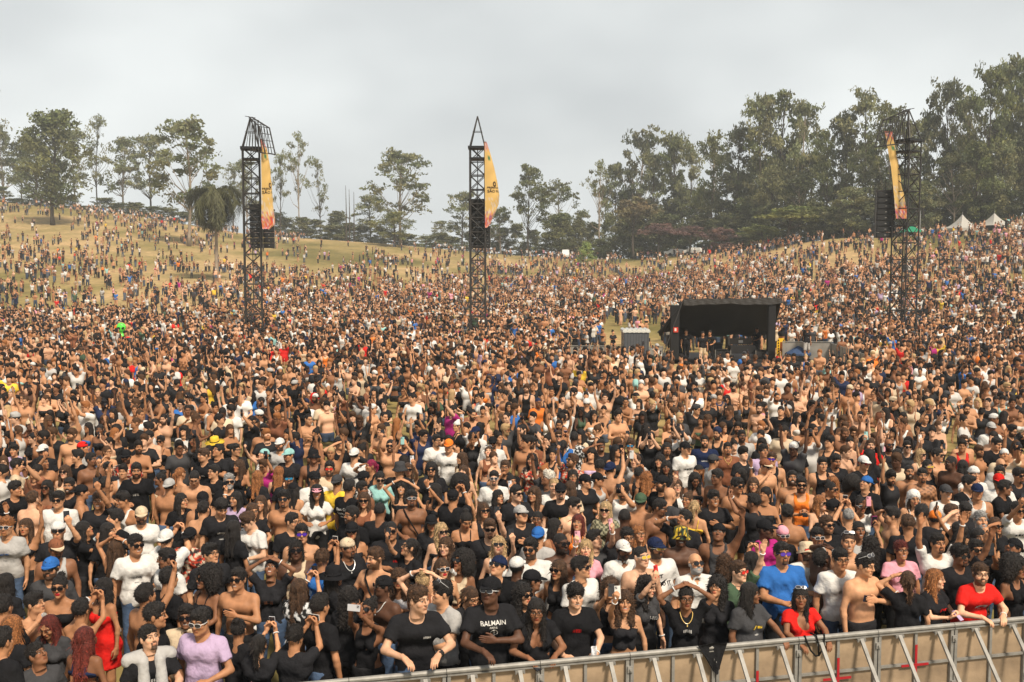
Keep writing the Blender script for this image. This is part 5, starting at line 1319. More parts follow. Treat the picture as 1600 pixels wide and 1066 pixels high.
def rail_things():
    d = np.array((cos(BYAW), sin(BYAW), 0)); nr = np.array((sin(BYAW), -cos(BYAW), 0))
    def at(px): 
        x = (px-800)/1600*11.0
        for _ in range(20): x = (px-800)/1600*((BA+BB*x)*cos(PITCH)+4.1*sin(PITCH))
        return np.array((x, BA+BB*x, 0))
    p = at(1272); b = MB(); pts = [(-.13, -.02, 1.115), (-.12, -.05, 1.06), (-.07, -.06, .95), (-.01, -.06, .885), (.03, -.06, .885), (.08, -.06, .97), (.10, -.05, 1.07), (.11, -.02, 1.115)]
    b.tube(pts, .011, 6, (.015, .015, .015)); b.tube([(-.03, .03, 1.115), (0, -.045, 1.11), (.02, -.06, 1.02), (.03, -.06, .89)], .010, 6, (.015, .015, .015))
    o = b.build('bag_strap', 'cloth', None, tuple(p), smooth=True, rz=BYAW); tag(o, 'black strap looped over the rail in front of the woman in red V-neck', 'strap')
    p = at(1110); b = MB(); G = np.zeros((8, 9, 3))
    for i in range(8):
        for j in range(9):
            u = j/8; v = i/7; wd = .34*(1-.75*v); G[i, j] = ((u-.5)*wd+.05*v, -.045-.02*sin(u*9+v*3)-.01*v, 1.125-.34*v*(1-.3*abs(u-.5)))
    b.grid(G, (.015, .015, .017), .012); o = b.build('draped_cloth', 'cloth', None, tuple(p), smooth=True, rz=BYAW); tag(o, 'black cloth hanging in a point over the rail', 'cloth')
# ================================================================== lattice towers with speakers and banners
mat('tower_paint', color=(.035, .032, .03), rough=.5, noise=.3, nscale=3)
mat('speaker_black', color=(.012, .012, .013), rough=.55, noise=.3, nscale=6)
mat('grille', color=(.022, .022, .023), rough=.7)
def truss(b, p0, z0, z1, w, step, r=.035, M=np.eye(3)):
    c = [(-w/2, -w/2), (w/2, -w/2), (w/2, w/2), (-w/2, w/2)]
    T = lambda x, y, z: np.array(p0)+np.array(M) @ np.array((x, y, 0))+(0, 0, z)
    for x, y in c: b.bar(T(x, y, z0), T(x, y, z1), r, 6)
    n = int(round((z1-z0)/step)); step = (z1-z0)/n
    for k in range(n+1):
        z = z0+k*step
        for i in range(4): b.bar(T(*c[i], z), T(*c[(i+1) % 4], z), r*.65, 5)
        if k < n:
            for i in range(4):
                A, B = (c[i], c[(i+1) % 4]) if (k+i) % 2 else (c[(i+1) % 4], c[i])
                b.bar(T(*A, z), T(*B, z+step), r*.58, 5)
                if i % 2 == 0: b.bar(T(*B, z), T(*A, z+step), r*.45, 5)
def tower(px, ytop, ybase, D, w, roofdir, lab, yaw):
    base = P(px, ybase, D); g = float(terrain(base[0], D)); top = P(px, ytop, D)[2]
    loc = (base[0], D, g); root = empty('truss_tower', loc); tag(root, lab, 'tower', 'lattice speaker towers')
    H = top-g; M = rotz(R(yaw)); hs = H-2.0
    b = MB(); truss(b, (0, 0, 0), 0, hs, w, w*.95, .055, M); 
    b.bar((0, 0, 0), (0, 0, hs), .03, 5); b.build('mast', 'tower_paint', root)
    b = MB()
    T = lambda x, y, z: M @ np.array((x, y, 0))+np.array((0, 0, z))
    apex = T(0, 0, H)
    for x, y in ((-w/2, -w/2), (w/2, -w/2), (w/2, w/2), (-w/2, w/2)): b.bar(T(x, y, hs), apex, .045, 6); b.bar(T(x, y, hs+.9)*(1, 1, 1) if False else T(x*.62, y*.62, hs+1.0), T(-x*.62, y*.62, hs+1.0), .02, 5)
    if roofdir is not None:      # the arm that carries the banner
        rd = np.array(roofdir, float); L = rd[3] if len(rd) > 3 else 2.3; dd = norm((rd[0], rd[1], 0))
        sd_ = np.cross(dd, (0, 0, 1))*w*.42
        ridge0, ridge1 = np.array((0, 0, H)), dd*L*.72+np.array((0, 0, H-.75)); tip = dd*L+np.array((0, 0, H-2.5)); 
        lowr0 = np.array((0, 0, hs))
        for s in (-1, 1):
            a, c_, e = sd_*s*.3+ridge0, sd_*s+ridge1, sd_*s+tip; f = sd_*s+lowr0+np.array((0, 0, -.15))
            b.bar(a, c_, .045, 6); b.bar(c_, e, .045, 6); b.bar(e, f, .04, 6)
            for q in range(1, 6):
                u = q/6; up = a*(1-u)+c_*u; lo = f*(1-u)+e*u; b.bar(up, lo, .026, 5); lo2 = f*(1-u+1/6)+e*(u-1/6); b.bar(up, lo2, .02, 5)
        for u in (0, .25, .5, .75, 1): b.bar(sd_+ridge0*(1-u)+ridge1*u, -sd_+ridge0*(1-u)+ridge1*u, .022, 5); b.bar(sd_+ridge1*(1-u)+tip*u, -sd_+ridge1*(1-u)+tip*u, .022, 5)
    b.build('top_frame', 'tower_paint', root)
    b = MB(); b.box(T(0, 0, hs-.05), (w*1.25, w*1.25, .16), M=M); b.box(T(0, 0, hs-.75), (w*1.1, w*1.1, .10), M=M); b.build('motor_platform', 'speaker_black', root)
    b = MB(); 
    for s in (-1, 1): b.bar((s*w*1.1, -w*1.1, .02), (s*w*.5, -w*.5, 1.8), .03, 6); b.bar((s*w*1.1, w*1.1, .02), (s*w*.5, w*.5, 1.8), .03, 6)
    b.box((0, 0, .06), (w*1.9, w*1.9, .1)); b.build('base_frame', 'tower_paint', root)
    return root, loc
def line_array(x0, x1, y0, y1, D, n, lab, yaw=0, curve=.03, depth=.75):
    a, c = P(x0, y0, D), P(x1, y1, D); wd = abs(c[0]-a[0]); h = a[2]-c[2]; ch = h/n
    root = empty('line_array', ((a[0]+c[0])/2, D, c[2]), R(yaw)); tag(root, lab, 'speakers', 'hanging speaker stacks')
    for k in range(n):
        z = h-(k+.5)*ch; yy = curve*(n-1-k)**1.3*0+.02*k
        cb = MB(); cb.box((0, yy, z), (wd, depth, ch*.90)); o = cb.build('speaker_cabinet', 'speaker_black', root)
        gb = MB(); gb.box((0, yy-depth/2-.012, z), (wd*.92, .02, ch*.74)); gb.build('grille', 'grille', o)
        hb = MB()
        for s in (-1, 1): hb.box((s*(wd/2+.012), yy-.1, z), (.02, .10, ch*.98))
        hb.box((0, yy-depth/2-.026, z), (wd*.10, .008, ch*.14)); hb.build('rigging', 'metal_worn', o)
    b = MB(); b.box((0, 0, h+.06), (wd*1.15, depth*.9, .10)); b.bar((0, 0, h+.1), (0, 0, h+.9), .02, 5); b.build('fly_frame', 'tower_paint', root)
    return root
def banner(D, prof, lab, words=True, twist=0.0):
    """prof: rows (photo y, x left, x right); the cloth bellies out towards the camera and wraps round at its free edge"""
    root = None; rows, nc = 40, 16
    ys = np.linspace(prof[0][0], prof[-1][0], rows); xl = np.interp(ys, [p[0] for p in prof], [p[1] for p in prof]); xr = np.interp(ys, [p[0] for p in prof], [p[2] for p in prof])
    G = np.zeros((rows, nc, 3)); rel = (ys-ys[0])/(ys[-1]-ys[0])
    def pt(y, u):
        a = np.interp(y, ys, xl); b = np.interp(y, ys, xr); x = a+(b-a)*math.sin(min(u, 1)*pi/2*1.0)
        p = P(x, y, D); wd = (b-a)*D/1600
        p[1] += -.25+wd*.55*(1-math.cos(u*pi/2))+.05*sin(y*.25+u*5)*u+twist*(y-ys[0])/100
        return p
    for i, y in enumerate(ys):
        for j in range(nc): G[i, j] = pt(y, j/(nc-1))
    org = G[0, 0].copy(); rr = np.random.default_rng(int(prof[0][1]))
    C = np.zeros((rows, nc, 3))
    for i in range(rows):
        for j in range(nc):
            f = rel[i]; c = np.array((.80, .56, .20))
            edge = max(0, (.17-f)/.17, (f-.74)/.26)
            if edge > .25+.35*rr.random(): c = np.array([(.75, .22, .08), (.72, .12, .06), (.75, .66, .62), (.40, .14, .32), (.74, .42, .1), (.7, .3, .3)][rr.integers(0, 6)])
            elif f > .62 and rr.random() < (f-.62)*2: c = np.array((.76, .66, .55))
            if abs(f-.20) < .03 and abs(j/(nc-1)-.45) < .12: c = np.array((.10, .25, .10))
            C[i, j] = c
    b = MB(); b.grid(G-org, (1, 1, 1), .02); b.C = [np.vstack([C.reshape(-1, 3)]*2)]
    root = b.build('banner', 'banner_cloth', None, tuple(org), smooth=True); tag(root, lab, 'banner', 'yellow event banners')
    if words:
        items = [('PREFEITURA', words[1], words[0]), ('S\u00c3O PAULO', words[1]*1.45, words[0]+6.2)]
        m = MB(); xL = words[2]
        for s, sz, yy in items:
            V, F = text_geo(s, 1.0); V = V-(V[:, 0].min(), 0, 0)
            for _ in range(1):
                px = V[:, 0]*sz; py = yy-V[:, 1]*sz
            # arc length along the wrapping cloth -> u
            out = []
            for a_, b_ in zip(px, py):
                wdt = np.interp(b_, ys, xr)-np.interp(b_, ys, xl); arc = (a_+xL)/(wdt*1.28); p = pt(b_, min(arc, 1.25)); p[1] -= .03; p[0] += .0; out.append(p-org)
            m.add(np.array(out), F, (.03, .02, .02))
        # the crest above the words: a small tree-like emblem of leaves round a shield
        ey = words[0]-7; ex = words[2]+words[3]
        for k in range(9):
            a = k*2*pi/9; cx, cyy = ex+2.6*sin(a)*.8, ey-3.4*cos(a)*.9
            t = np.arange(6)*2*pi/6; pts = []
            for q in t:
                wdt = np.interp(cyy, ys, xr)-np.interp(cyy, ys, xl); u = (cx+1.0*cos(q))/(wdt*1.28); p = pt(cyy+1.2*sin(q), min(max(u, 0), 1.2)); p[1] -= .03; pts.append(p-org)
            m.add(np.array(pts), [tuple(range(6))], (.03, .02, .02))
        m.build('lettering', 'cloth', root)
    return root
m_ = mat('banner_cloth', attr='Col', rough=.7, trans=.35)
def towers():
    tower(397.5, 183, 527, 68, 1.06, (.8, -.5, 0, 1.75), 'dark lattice tower at left with a bent top frame and yellow banner', 12)
    line_array(391, 410, 322, 388, 68.0, 8, 'black speaker stack inside the left lattice tower', 4, depth=.7)
    line_array(412, 429, 330, 388, 69.2, 7, 'black speaker stack below the left tower banner', 10, depth=.7)
    banner(67.3, [(218, 408, 411), (232, 409.5, 417), (255, 409.5, 421), (290, 410, 424), (320, 410, 426), (345, 410, 428.5), (352, 411, 429), (358, 411.5, 421)], 'narrow yellow banner hanging from the left lattice tower', (297, 4.2, 1.0, 12))
    tower(747, 182, 527, 68, .98, None, 'dark lattice tower at centre with a pointed spire', 0)
    line_array(733, 757, 314, 388, 69.0, 9, 'black speaker stack behind the central tower shaft', 0)
    line_array(757.5, 766, 356, 388, 69.2, 4, 'short black speaker stack under the central banner', 0, depth=.5)
    banner(67.6, [(222, 757, 760), (240, 757.5, 766), (262, 757.5, 772), (285, 757.5, 777), (305, 758, 780), (318, 758, 779), (330, 758, 775), (342, 758, 769), (350, 758, 766), (356, 758, 761)], 'yellow banner bulging like a sail from the central tower', (295, 4.0, 3.2, 11))
    tower(1410, 171, 520, 68, 1.18, (-.85, -.35, 0, 2.3), 'dark lattice tower at right with a long bent top arm', 32)
    line_array(1370, 1395, 300, 372, 68.6, 8, 'black speaker stack hanging left of the right lattice tower', -8)
    banner(68.0, [(206, 1380, 1395), (222, 1383, 1397), (240, 1386, 1401), (262, 1390, 1405), (290, 1393, 1409), (310, 1395, 1415), (325, 1396, 1419), (342, 1398, 1421)], 'twisted yellow banner threaded through the right lattice tower', False)
# ================================================================== sound desk shelter
mat('black_cloth', color=(.014, .014, .015), rough=.85, bump=.4, bscale=3)
mat('case_black', color=(.02, .02, .022), rough=.4)
def shelter():
    D0 = 54.0
    def W(px, py, D=D0): return P(px, py, D)
    o = W(1122, 563, D0); o[2] = 0
    root = empty('sound_desk_shelter', tuple(o)); tag(root, 'black-covered sound desk shelter with a sloping roof amid the crowd', 'shelter')
    L = lambda px, py, D=D0: W(px, py, D)-o
    # roof: high front edge, sagging towards the back
    n, m = 14, 8; G = np.zeros((m, n, 3))
    for i in range(m):
        v = i/(m-1); D = D0+v*4.5
        for j in range(n):
            u = j/(n-1); f = L(1068+154*u, 468-1.5*u, D0); b = L(1036+172*u, 519, D0+4.5)
            p = f*(1-v)+b*v; p[2] += -.25*sin(pi*u)*v-.10*sin(u*13+v*3)*v+.05*sin(u*31); G[i, j] = p
    b = MB(); b.grid(G, (.5, .5, .5), .05); b.build('roof_cover', 'black_cloth', root, smooth=True)
    G = np.zeros((4, 22, 3))       # valance along the front edge
    for j in range(22):
        u = j/21; 
        for i in range(4): p = L(1068+154*u, 467.5-1.5*u, D0-.06); p[2] -= i*.10+((.02*sin(u*23)+.03*sin(u*9+1)) if i == 3 else 0); p[1] -= .02*sin(u*55+i); G[i, j] = p
    b = MB(); b.grid(G, (.5, .5, .5), .03); b.build('valance', 'valance', root)
    G = np.zeros((6, 6, 3))        # slanting side sheet at the left
    for i in range(6):
        v = i/5
        for j in range(6):
            u = j/5; a = L(1068, 469, D0); c = L(1036, 519, D0+4.4); q = L(1029, 516+0*u, D0+.3); e = L(1040, 560, D0+1.0)
            p = (a*(1-u)+c*u)*(1-v)+(L(1027, 519, D0-.3)*(1-u)+L(1031, 524, D0+4.4)*u)*v; p[2] -= .10*sin(pi*v)+.05*sin(v*9+u*5); G[i, j] = p
    b = MB(); b.grid(G, (.5, .5, .5), .04); b.build('side_sheet', 'black_cloth', root)
    for (xa, xb, D) in ((1048, 1061, D0+.2), (1200, 1211, D0+.2), (1057, 1066, D0+4), (1203, 1207, D0+4)):
        b = MB(); p0, p1 = L(xa, 480, D), L(xb, 480, D); zt = (3.1 if D < 56 else 2.0); b.box(((p0[0]+p1[0])/2, p0[1], zt/2), (p1[0]-p0[0], .4, zt)); b.build('draped_post', 'black_cloth', root)
    b = MB(); b.bar(L(1067, 470, D0-.1), np.append(L(1030, 560, D0-1.2)[:2], 0), .022, 6); b.build('guy_pole', 'tower_paint', root)
    b = MB(); c = L(1122, 560, D0+2.2); b.box((c[0], c[1], .12), (6.0, 4.4, .24)); b.build('platform', 'case_black', root)
    b = MB(); p = L(1056, 515.5, D0-.05); b.box((p[0], p[1]-.0, p[2]), (.25, .02, .27), col=(.55, .05, .03)); b.box((p[0]-.02, p[1]-.014, p[2]+.01), (.10, .006, .15), col=(.7, .65, .6)); b.build('fire_sign', 'plastic', root)
    # desk gear: things of their own
    def gear(name, px, py, D, size, lab, cat, mt='case_black', trim=True):
        p = W(px, py, D); p[2] = max(.24, CAM_Z+(415-py)*D/1600-size[2]); r_ = empty(name, tuple(p)); tag(r_, lab, cat)
        b = MB(); b.box((0, 0, size[2]/2), size); b.build('case', mt, r_)
        if trim:
            b = MB()
            for s in (-1, 1):
                for z in (0.02, size[2]-.02): b.box((0, -size[1]/2-.008, z), (size[0], .014, .03))
                b.box((s*(size[0]/2-.015), -size[1]/2-.010, size[2]/2), (.03, .012, size[2]))
            b.build('trim', 'metal_worn', r_)
        return r_
    g1 = gear('mixing_desk', 1159, 540, D0+1.2, (1.35, .7, .42), 'long black mixing desk under the shelter roof', 'mixing desk', trim=False)
    b = MB()
    for k in range(10): b.box((-.6+.13*k, -.1, .44), (.05, .4, .03), col=(.05, .05, .06))
    b.box((0, .3, .62), (1.2, .05, .34), col=(.03, .03, .035)); b.box((0, .27, .62), (.24, .02, .14), col=(.3, .3, .3)); b.build('faders_and_screens', 'plastic', g1)
    gear('flight_case', 1189, 547, D0+.7, (.72, .6, .42), 'silver-edged flight case at the right end of the desk', 'case')
    gear('flight_case', 1128, 548, D0+1.0, (.85, .6, .45), 'low black flight case left of the mixing desk', 'case')
    gear('equipment_rack', 1120, 538, D0+2.5, (.5, .6, .7), 'upright equipment rack behind the standing crew', 'rack')
    # yellow rescue board beside the shelter
    p = W(1220, 550, D0-.5); rb = empty('rescue_board', (p[0], p[1], .45)); tag(rb, 'yellow spine board standing upright beside the shelter', 'rescue board')
    b = MB(); t = np.linspace(0, 1, 9); wd = .22*np.array([.7, .95, 1, 1, 1, 1, 1, .9, .62]); G = np.array([[(-w_, 0, z_*1.0), (0, -.015, z_*1.0), (w_, 0, z_*1.0)] for w_, z_ in zip(wd, t*.95)]); b.grid(G, (.80, .48, .03), .045); b.build('board', 'plastic', rb)
    b = MB()
    for k in range(6):
        for s in (-1, 1): b.box((s*.14, -.045, .12+.145*k), (.05, .012, .085), col=(.03, .02, .01))
    b.box((0, -.045, .5), (.10, .014, .5), col=(.2, .05, .02)); b.build('hand_holes', 'plastic', rb)
    fx = W(1217, 558, D0-.9); fe = empty('fire_extinguisher_box', (fx[0], fx[1], 0)); tag(fe, 'red box with fire extinguishers below the yellow board', 'fire extinguisher')
    b = MB(); b.box((0, 0, .28), (.36, .25, .10), col=(.5, .02, .02)); b.bar((-.08, 0, .1), (-.08, 0, .5), .07, 10, (.55, .02, .02)); b.bar((.09, 0, .1), (.09, 0, .5), .07, 10, (.55, .02, .02)); b.bar((-.08, 0, .5), (-.08, 0, .6), .02, 8, (.02, .02, .02)); b.bar((.09, 0, .5), (.09, 0, .6), .02, 8, (.02, .02, .02)); b.build('extinguishers', 'plastic', fe)
    # grey cabin
    c = W(992, 553, 49.8); cb = empty('toilet_cabin', (c[0], c[1], 0)); tag(cb, 'small grey plastic cabin with pale ribbed roof left of shelter', 'cabin')
    b = MB(); b.box((0, 0, 1.0), (1.22, 1.15, 1.98), col=(.10, .105, .115)); b.build('cabin_wall', 'plastic', cb)
    b = MB()
    for x in np.linspace(-.55, .55, 9): b.box((x, -.59, 1.0), (.035, .02, 1.8), col=(.085, .09, .10))
    b.build('wall_rib', 'plastic', cb)
    b = MB(); b.box((0, 0, 2.03), (1.32, 1.25, .09), col=(.62, .62, .58))
    for x in np.linspace(-.55, .55, 6): b.bar((x, -.62, 2.06), (x, .62, 2.06), .10, 8, (.66, .66, .62))
    b.build('cabin_roof', 'plastic', cb)
    # blue canopies
    for px, py, D, w_, lab in ((980, 553, 47.5, 1.75, 'low dark blue parasol in front of the grey cabin'), (1247, 556, 53.0, 1.2, 'low dark blue parasol right of the red extinguisher box')):
        p = W(px, py, D); u_ = empty('parasol', (p[0], p[1], 0)); tag(u_, lab, 'parasol')
        b = MB(); n = 8; zt = 1.05; ze = .66; V = [(0, 0, zt)]+[(w_/2*1.15*cos(k*2*pi/n), w_/2*1.15*sin(k*2*pi/n), ze) for k in range(n)]+[(w_/2*1.15*cos(k*2*pi/n), w_/2*1.15*sin(k*2*pi/n), ze-.09) for k in range(n)]
        b.add(V, [(0, 1+k, 1+(k+1) % n) for k in range(n)]+[(1+k, 9+k, 9+(k+1) % n, 1+(k+1) % n) for k in range(n)], (.045, .075, .15)); b.build('canopy', 'cloth', u_)
        b = MB(); b.bar((0, 0, 0), (0, 0, zt), .025, 8, (.4, .4, .4)); b.build('pole', 'plastic', u_)
mat('valance', color=(.045, .042, .040), rough=.6, bump=.5, bscale=4)
# ================================================================== crowd-control fences in the field
mat('fence_panel', color=(.30, .285, .26), rough=.55, metal=.3, noise=.2, nscale=2)
def field_fence(pts, z_h, solid, lab, wsec=2.3):
    """pts: world (x,y); one thing per panel section, all copies of the first"""
    secs = []
    for (x0, y0), (x1, y1) in zip(pts[:-1], pts[1:]):
        L = math.hypot(x1-x0, y1-y0); n = max(1, int(round(L/wsec)))
        for k in range(n): secs.append((x0+(x1-x0)*k/n, y0+(y1-y0)*k/n, math.atan2(y1-y0, x1-x0), L/n))
    proto = {}
    for s_i, (x, y, a, L) in enumerate(secs):
        key = (solid,)
        if key not in proto:
            b = MB(); Lp = wsec
            b.bar((0, 0, z_h), (Lp, 0, z_h), .022, 6); b.bar((0, 0, .15), (Lp, 0, .15), .02, 6); b.bar((.02, 0, 0), (.02, 0, z_h), .022, 6); b.bar((Lp-.02, 0, 0), (Lp-.02, 0, z_h), .022, 6)
            fr = b.mesh('frame', 'metal_worn'); b = MB()
            if solid: b.box((Lp/2, .02, z_h/2+.02), (Lp-.06, .012, z_h-.12)); b.box((Lp/2, -.02, z_h*.6), (.05, .03, z_h*.9)); bars = b.mesh('infill', 'fence_panel')
            else:
                for q in range(1, 19): b.bar((Lp*q/19, 0, .15), (Lp*q/19, 0, z_h), .009, 4)
                bars = b.mesh('infill', 'metal_worn')
            proto[key] = (fr, bars)
        o = empty('crowd_fence', (x, y, float(terrain(x, y))), a); o.scale = (L/wsec, 1, 1)
        link('frame', proto[key][0], o); link('infill' if not solid else 'sheet_panel', proto[key][1], o); px = proj(x, y, 1)[0]
        tag(o, lab(px, s_i, len(secs)), 'fence', 'field fence panels')
def fences():
    def gx(px, D): return ((px-800)/1600*D*1.004, D)
    def ordn(i, n): return ['first', 'second', 'third', 'fourth', 'fifth', 'sixth', 'seventh', 'eighth', 'ninth', 'tenth', 'eleventh', 'twelfth', 'thirteenth', 'fourteenth', 'fifteenth', 'sixteenth', 'seventeenth', 'eighteenth'][i] if i < 18 else 'nth'
    field_fence([gx(285, 65), gx(600, 64.6)], 1.15, False, lambda p, i, n: 'thin barred fence panel at the left tower, %s from left' % ordn(i, n))
    field_fence([gx(640, 64.6), gx(905, 64.2)], 1.15, False, lambda p, i, n: 'thin barred fence panel at the central tower, %s from left' % ordn(i, n))
    field_fence([gx(885, 51), gx(1036, 50.6)], 1.2, True, lambda p, i, n: 'sheeted fence panel left of the shelter, %s from left' % ordn(i, n))
    field_fence([gx(1222, 53.2), gx(1298, 52.8)], 1.25, True, lambda p, i, n: 'sheeted fence panel right of the shelter, %s from left' % ordn(i, n))
    field_fence([gx(1298, 52.8), gx(1378, 43.2)], 1.2, True, lambda p, i, n: 'sheeted fence panel slanting towards the crowd, %s from its corner' % ordn(i, n))
    field_fence([gx(1292, 70), gx(1372, 69)], 1.2, False, lambda p, i, n: 'barred fence panel beyond the shelter, %s from left' % ordn(i, n))
    field_fence([gx(1432, 68), gx(1530, 68)], 1.2, True, lambda p, i, n: 'pale fence panel at the right tower, %s from left' % ordn(i, n))
def alien():
    p = P(190, 535, 62); root = empty('inflatable_alien', (p[0], p[1], 0)); root.scale = (1.15, 1.15, 1.15); tag(root, 'bright green inflatable alien figure standing in the crowd', 'inflatable')
    root.rotation_euler = (0, 0, R(15)); g, o, n = gridpts((-.55, -.3, -.1), (.55, .3, 1.55), .035)
    ga = g.copy(); ga[:, 0] = np.abs(ga[:, 0])
    d = ell(g, (0, 0, 1.28), (.24, .18, .24)); d = smin(d, ell(g, (0, -.02, 1.14), (.12, .12, .14)), .08)
    d = smin(d, cap(g, (0, 0, .95), (0, 0, 1.0), .06, .06), .04); d = smin(d, ell(g, (0, 0, .72), (.20, .14, .25)), .06)
    d = smin(d, cap(ga, (.15, 0, .88), (.36, -.02, .72), .06, .05), .04); d = smin(d, cap(ga, (.36, -.02, .72), (.22, -.14, .60), .05, .05), .03); d = smin(d, cap(ga, (.10, 0, .55), (.13, -.02, .05), .085, .06), .05)
    V, F = snet(d.reshape(n), o, .035); arr('body', (V, F), (.12, .75, .08), 'plastic', root)
    b = MB()
    for s in (-1, 1): 
        t = np.arange(12)*2*pi/12; X, Z = .075*np.cos(t), .05*np.sin(t); ca, sa = cos(.5*s), sin(.5*s)
        b.add(np.stack([s*.10+X*ca-Z*sa, 0*X-.185, 1.24+X*sa*1+Z*ca], 1), [tuple(range(12))], (.01, .01, .01))
    b.build('eyes', 'plastic', root)
# ================================================================== trees
LEAFC = dict(euc=(.185, .192, .092), dense=(.135, .148, .058), dark=(.098, .106, .05), pale=(.20, .205, .075), umb=(.165, .185, .062), pink=(.17, .105, .095), brown=(.19, .155, .085), palm=(.095, .095, .040), bush=(.15, .155, .075), lime=(.26, .33, .11))
mat('leaves', attr='Col', rough=.6, spec=.25, trans=.25)
mat('bark_pale', color=(.30, .24, .18), rough=.9, noise=.3, nscale=1.5)
mat('bark_dark', color=(.075, .060, .045), rough=.9, noise=.3, nscale=1.5)
def crown_shape(kind, t):
    if kind in ('euc', 'thin'): return .35+.65*np.sin(np.clip((t-.0)*pi*.78+.35, 0, pi))
    if kind in ('umb',): return .4+.6*np.clip(t*1.8, 0, 1)
    if kind in ('pole',): return .55+.2*np.sin(t*7)
    return np.sin(np.clip(t*.86+.12, 0, 1)*pi)**.6
_tp = {}
def tree_proto(kind, col, seed):
    key = (kind, col, seed)
    if key in _tp: return _tp[key]
    r = np.random.default_rng(seed*31+len(kind)*7+len(col))
    H, Rr = 20.0, 6.0
    t0, nc, nl, cr, ls = dict(euc=(.36, 40, 95, 1.5, .33), thin=(.40, 30, 60, 1.35, .30), dense=(.22, 60, 100, 1.8, .36), umb=(.52, 34, 130, 1.7, .36), shrub=(.04, 46, 120, 2.2, .45), pole=(.30, 40, 95, 1.5, .34))[kind]
    trunk = MB()
    bend = r.uniform(-.9, .9, 2)
    def tp(t): return np.array((bend[0]*t*t+.35*sin(5*t+seed), bend[1]*t*t, H*t))
    if kind != 'shrub':
        nst = 3 if kind == 'umb' else (2 if r.random() < .3 else 1)
        tr = .34 if kind in ('dense', 'umb') else .26
        T = np.linspace(0, .93, 12); trunk.tube([tp(t) for t in T], [tr*(1-.88*t)+.03+(.12 if t == 0 else 0) for t in T], 8)
    cs = []
    for k in range(nc):
        t = r.random()**.8; a = r.uniform(0, 2*pi); sh = float(crown_shape(kind, t))*Rr
        rad = sh*(r.random()**.45)*(.92 if r.random() < .8 else 1.12)
        if k < nc*.12: rad *= .35; t = .88+.12*r.random()
        h = t0+(1-t0)*t-.02
        if kind == 'umb': h = t0+(.93-t0)*(t*.5+.5*(1-(rad/Rr)**2)) 
        base = tp(min(h, .93)); c = np.array((base[0]*.6+rad*cos(a), base[1]*.6+rad*sin(a), H*h)); cs.append((c, t))
        if kind != 'shrub' and k % 1 == 0:
            hb = max(t0*.75, h-.10-.24*rad/Rr*r.uniform(.7, 1.2)); p0 = tp(min(hb, .9)); m = p0*.45+c*.55+np.array((0, 0, -.6+r.uniform(-.3, .6)))
            rr = .11*(1-.6*t)+.02; trunk.tube([p0, p0*.72+m*.28+(0, 0, .15), m, c], [rr, rr*.75, rr*.5, rr*.2], 5)
    V = []; C = []; base = np.array(LEAFC[col])
    for c, t in cs:
        s = cr*r.uniform(.65, 1.25); fl = .50 if kind in ('euc', 'thin', 'umb', 'pole') else .72
        n = int(nl*r.uniform(.6, 1.3)); d = r.normal(size=(n, 3)); d /= np.linalg.norm(d, axis=1, keepdims=True); rad = s*r.random(n)**.42
        sub = r.normal(size=(5, 3))*(s*.55, s*.55, s*.3); p = c+d*rad[:, None]*(1, 1, fl)*.72+sub[r.integers(0, 5, n)]
        u = r.normal(size=(n, 3)); u /= np.linalg.norm(u, axis=1, keepdims=True); v = np.cross(u, r.normal(size=(n, 3))); v /= np.maximum(np.linalg.norm(v, axis=1, keepdims=True), 1e-6)
        L = ls*r.uniform(.6, 1.4, (n, 1)); W = L*r.uniform(.35, .6, (n, 1))
        q = np.stack([p-u*L, p+v*W-u*L*.1, p+u*L, p-v*W+u*L*.15], 1); V.append(q.reshape(-1, 3))
        cc = base*r.uniform(.72, 1.32)*np.array((r.uniform(.9, 1.12), 1, r.uniform(.85, 1.1))); cl = cc*r.uniform(.8, 1.25, (n, 1)); C.append(np.repeat(cl, 4, 0))
    V = np.vstack(V); C = np.vstack(C); F = np.arange(len(V)).reshape(-1, 4)
    me = raw_mesh('crown', V, F, C, False, ('leaves',))
    tm = trunk.mesh('trunk', 'bark_pale' if (kind in ('euc', 'thin') and seed % 2 == 0) else 'bark_dark', True) if kind != 'shrub' else None
    _tp[key] = (me, tm, H, Rr); return _tp[key]
tree_n = 0
def tree(px, ytop, spread, kind, col, label, cat='tree', ybase=None, D=None, group=None, name=None):
    global tree_n; tree_n += 1
    if ybase is not None:
        g = ground_hit(px, ybase)
        if g is None: g = P(px, ybase, crest_D(px)); 
        X, D, z = g
    else:
        X = P(px, 400, D)[0]; z = float(terrain(X, D))-.3
    H = P(px, ytop, D)[2]-z; Rw = spread/2*D/1600
    me, tm, h, rr = tree_proto(kind, col, tree_n % (4 if kind != 'shrub' else 3))
    o = empty(name or {'shrub': 'bush'}.get(kind, 'eucalyptus_tree' if kind in ('euc', 'thin', 'pole') else 'broadleaf_tree'), (X, D, z), random.uniform(0, 6.28)); o.scale = (Rw/rr/1.12, Rw/rr/1.12, H/h)
    link('crown', me, o)
    if tm: link('trunk', tm, o)
    tag(o, label, cat, group); return o
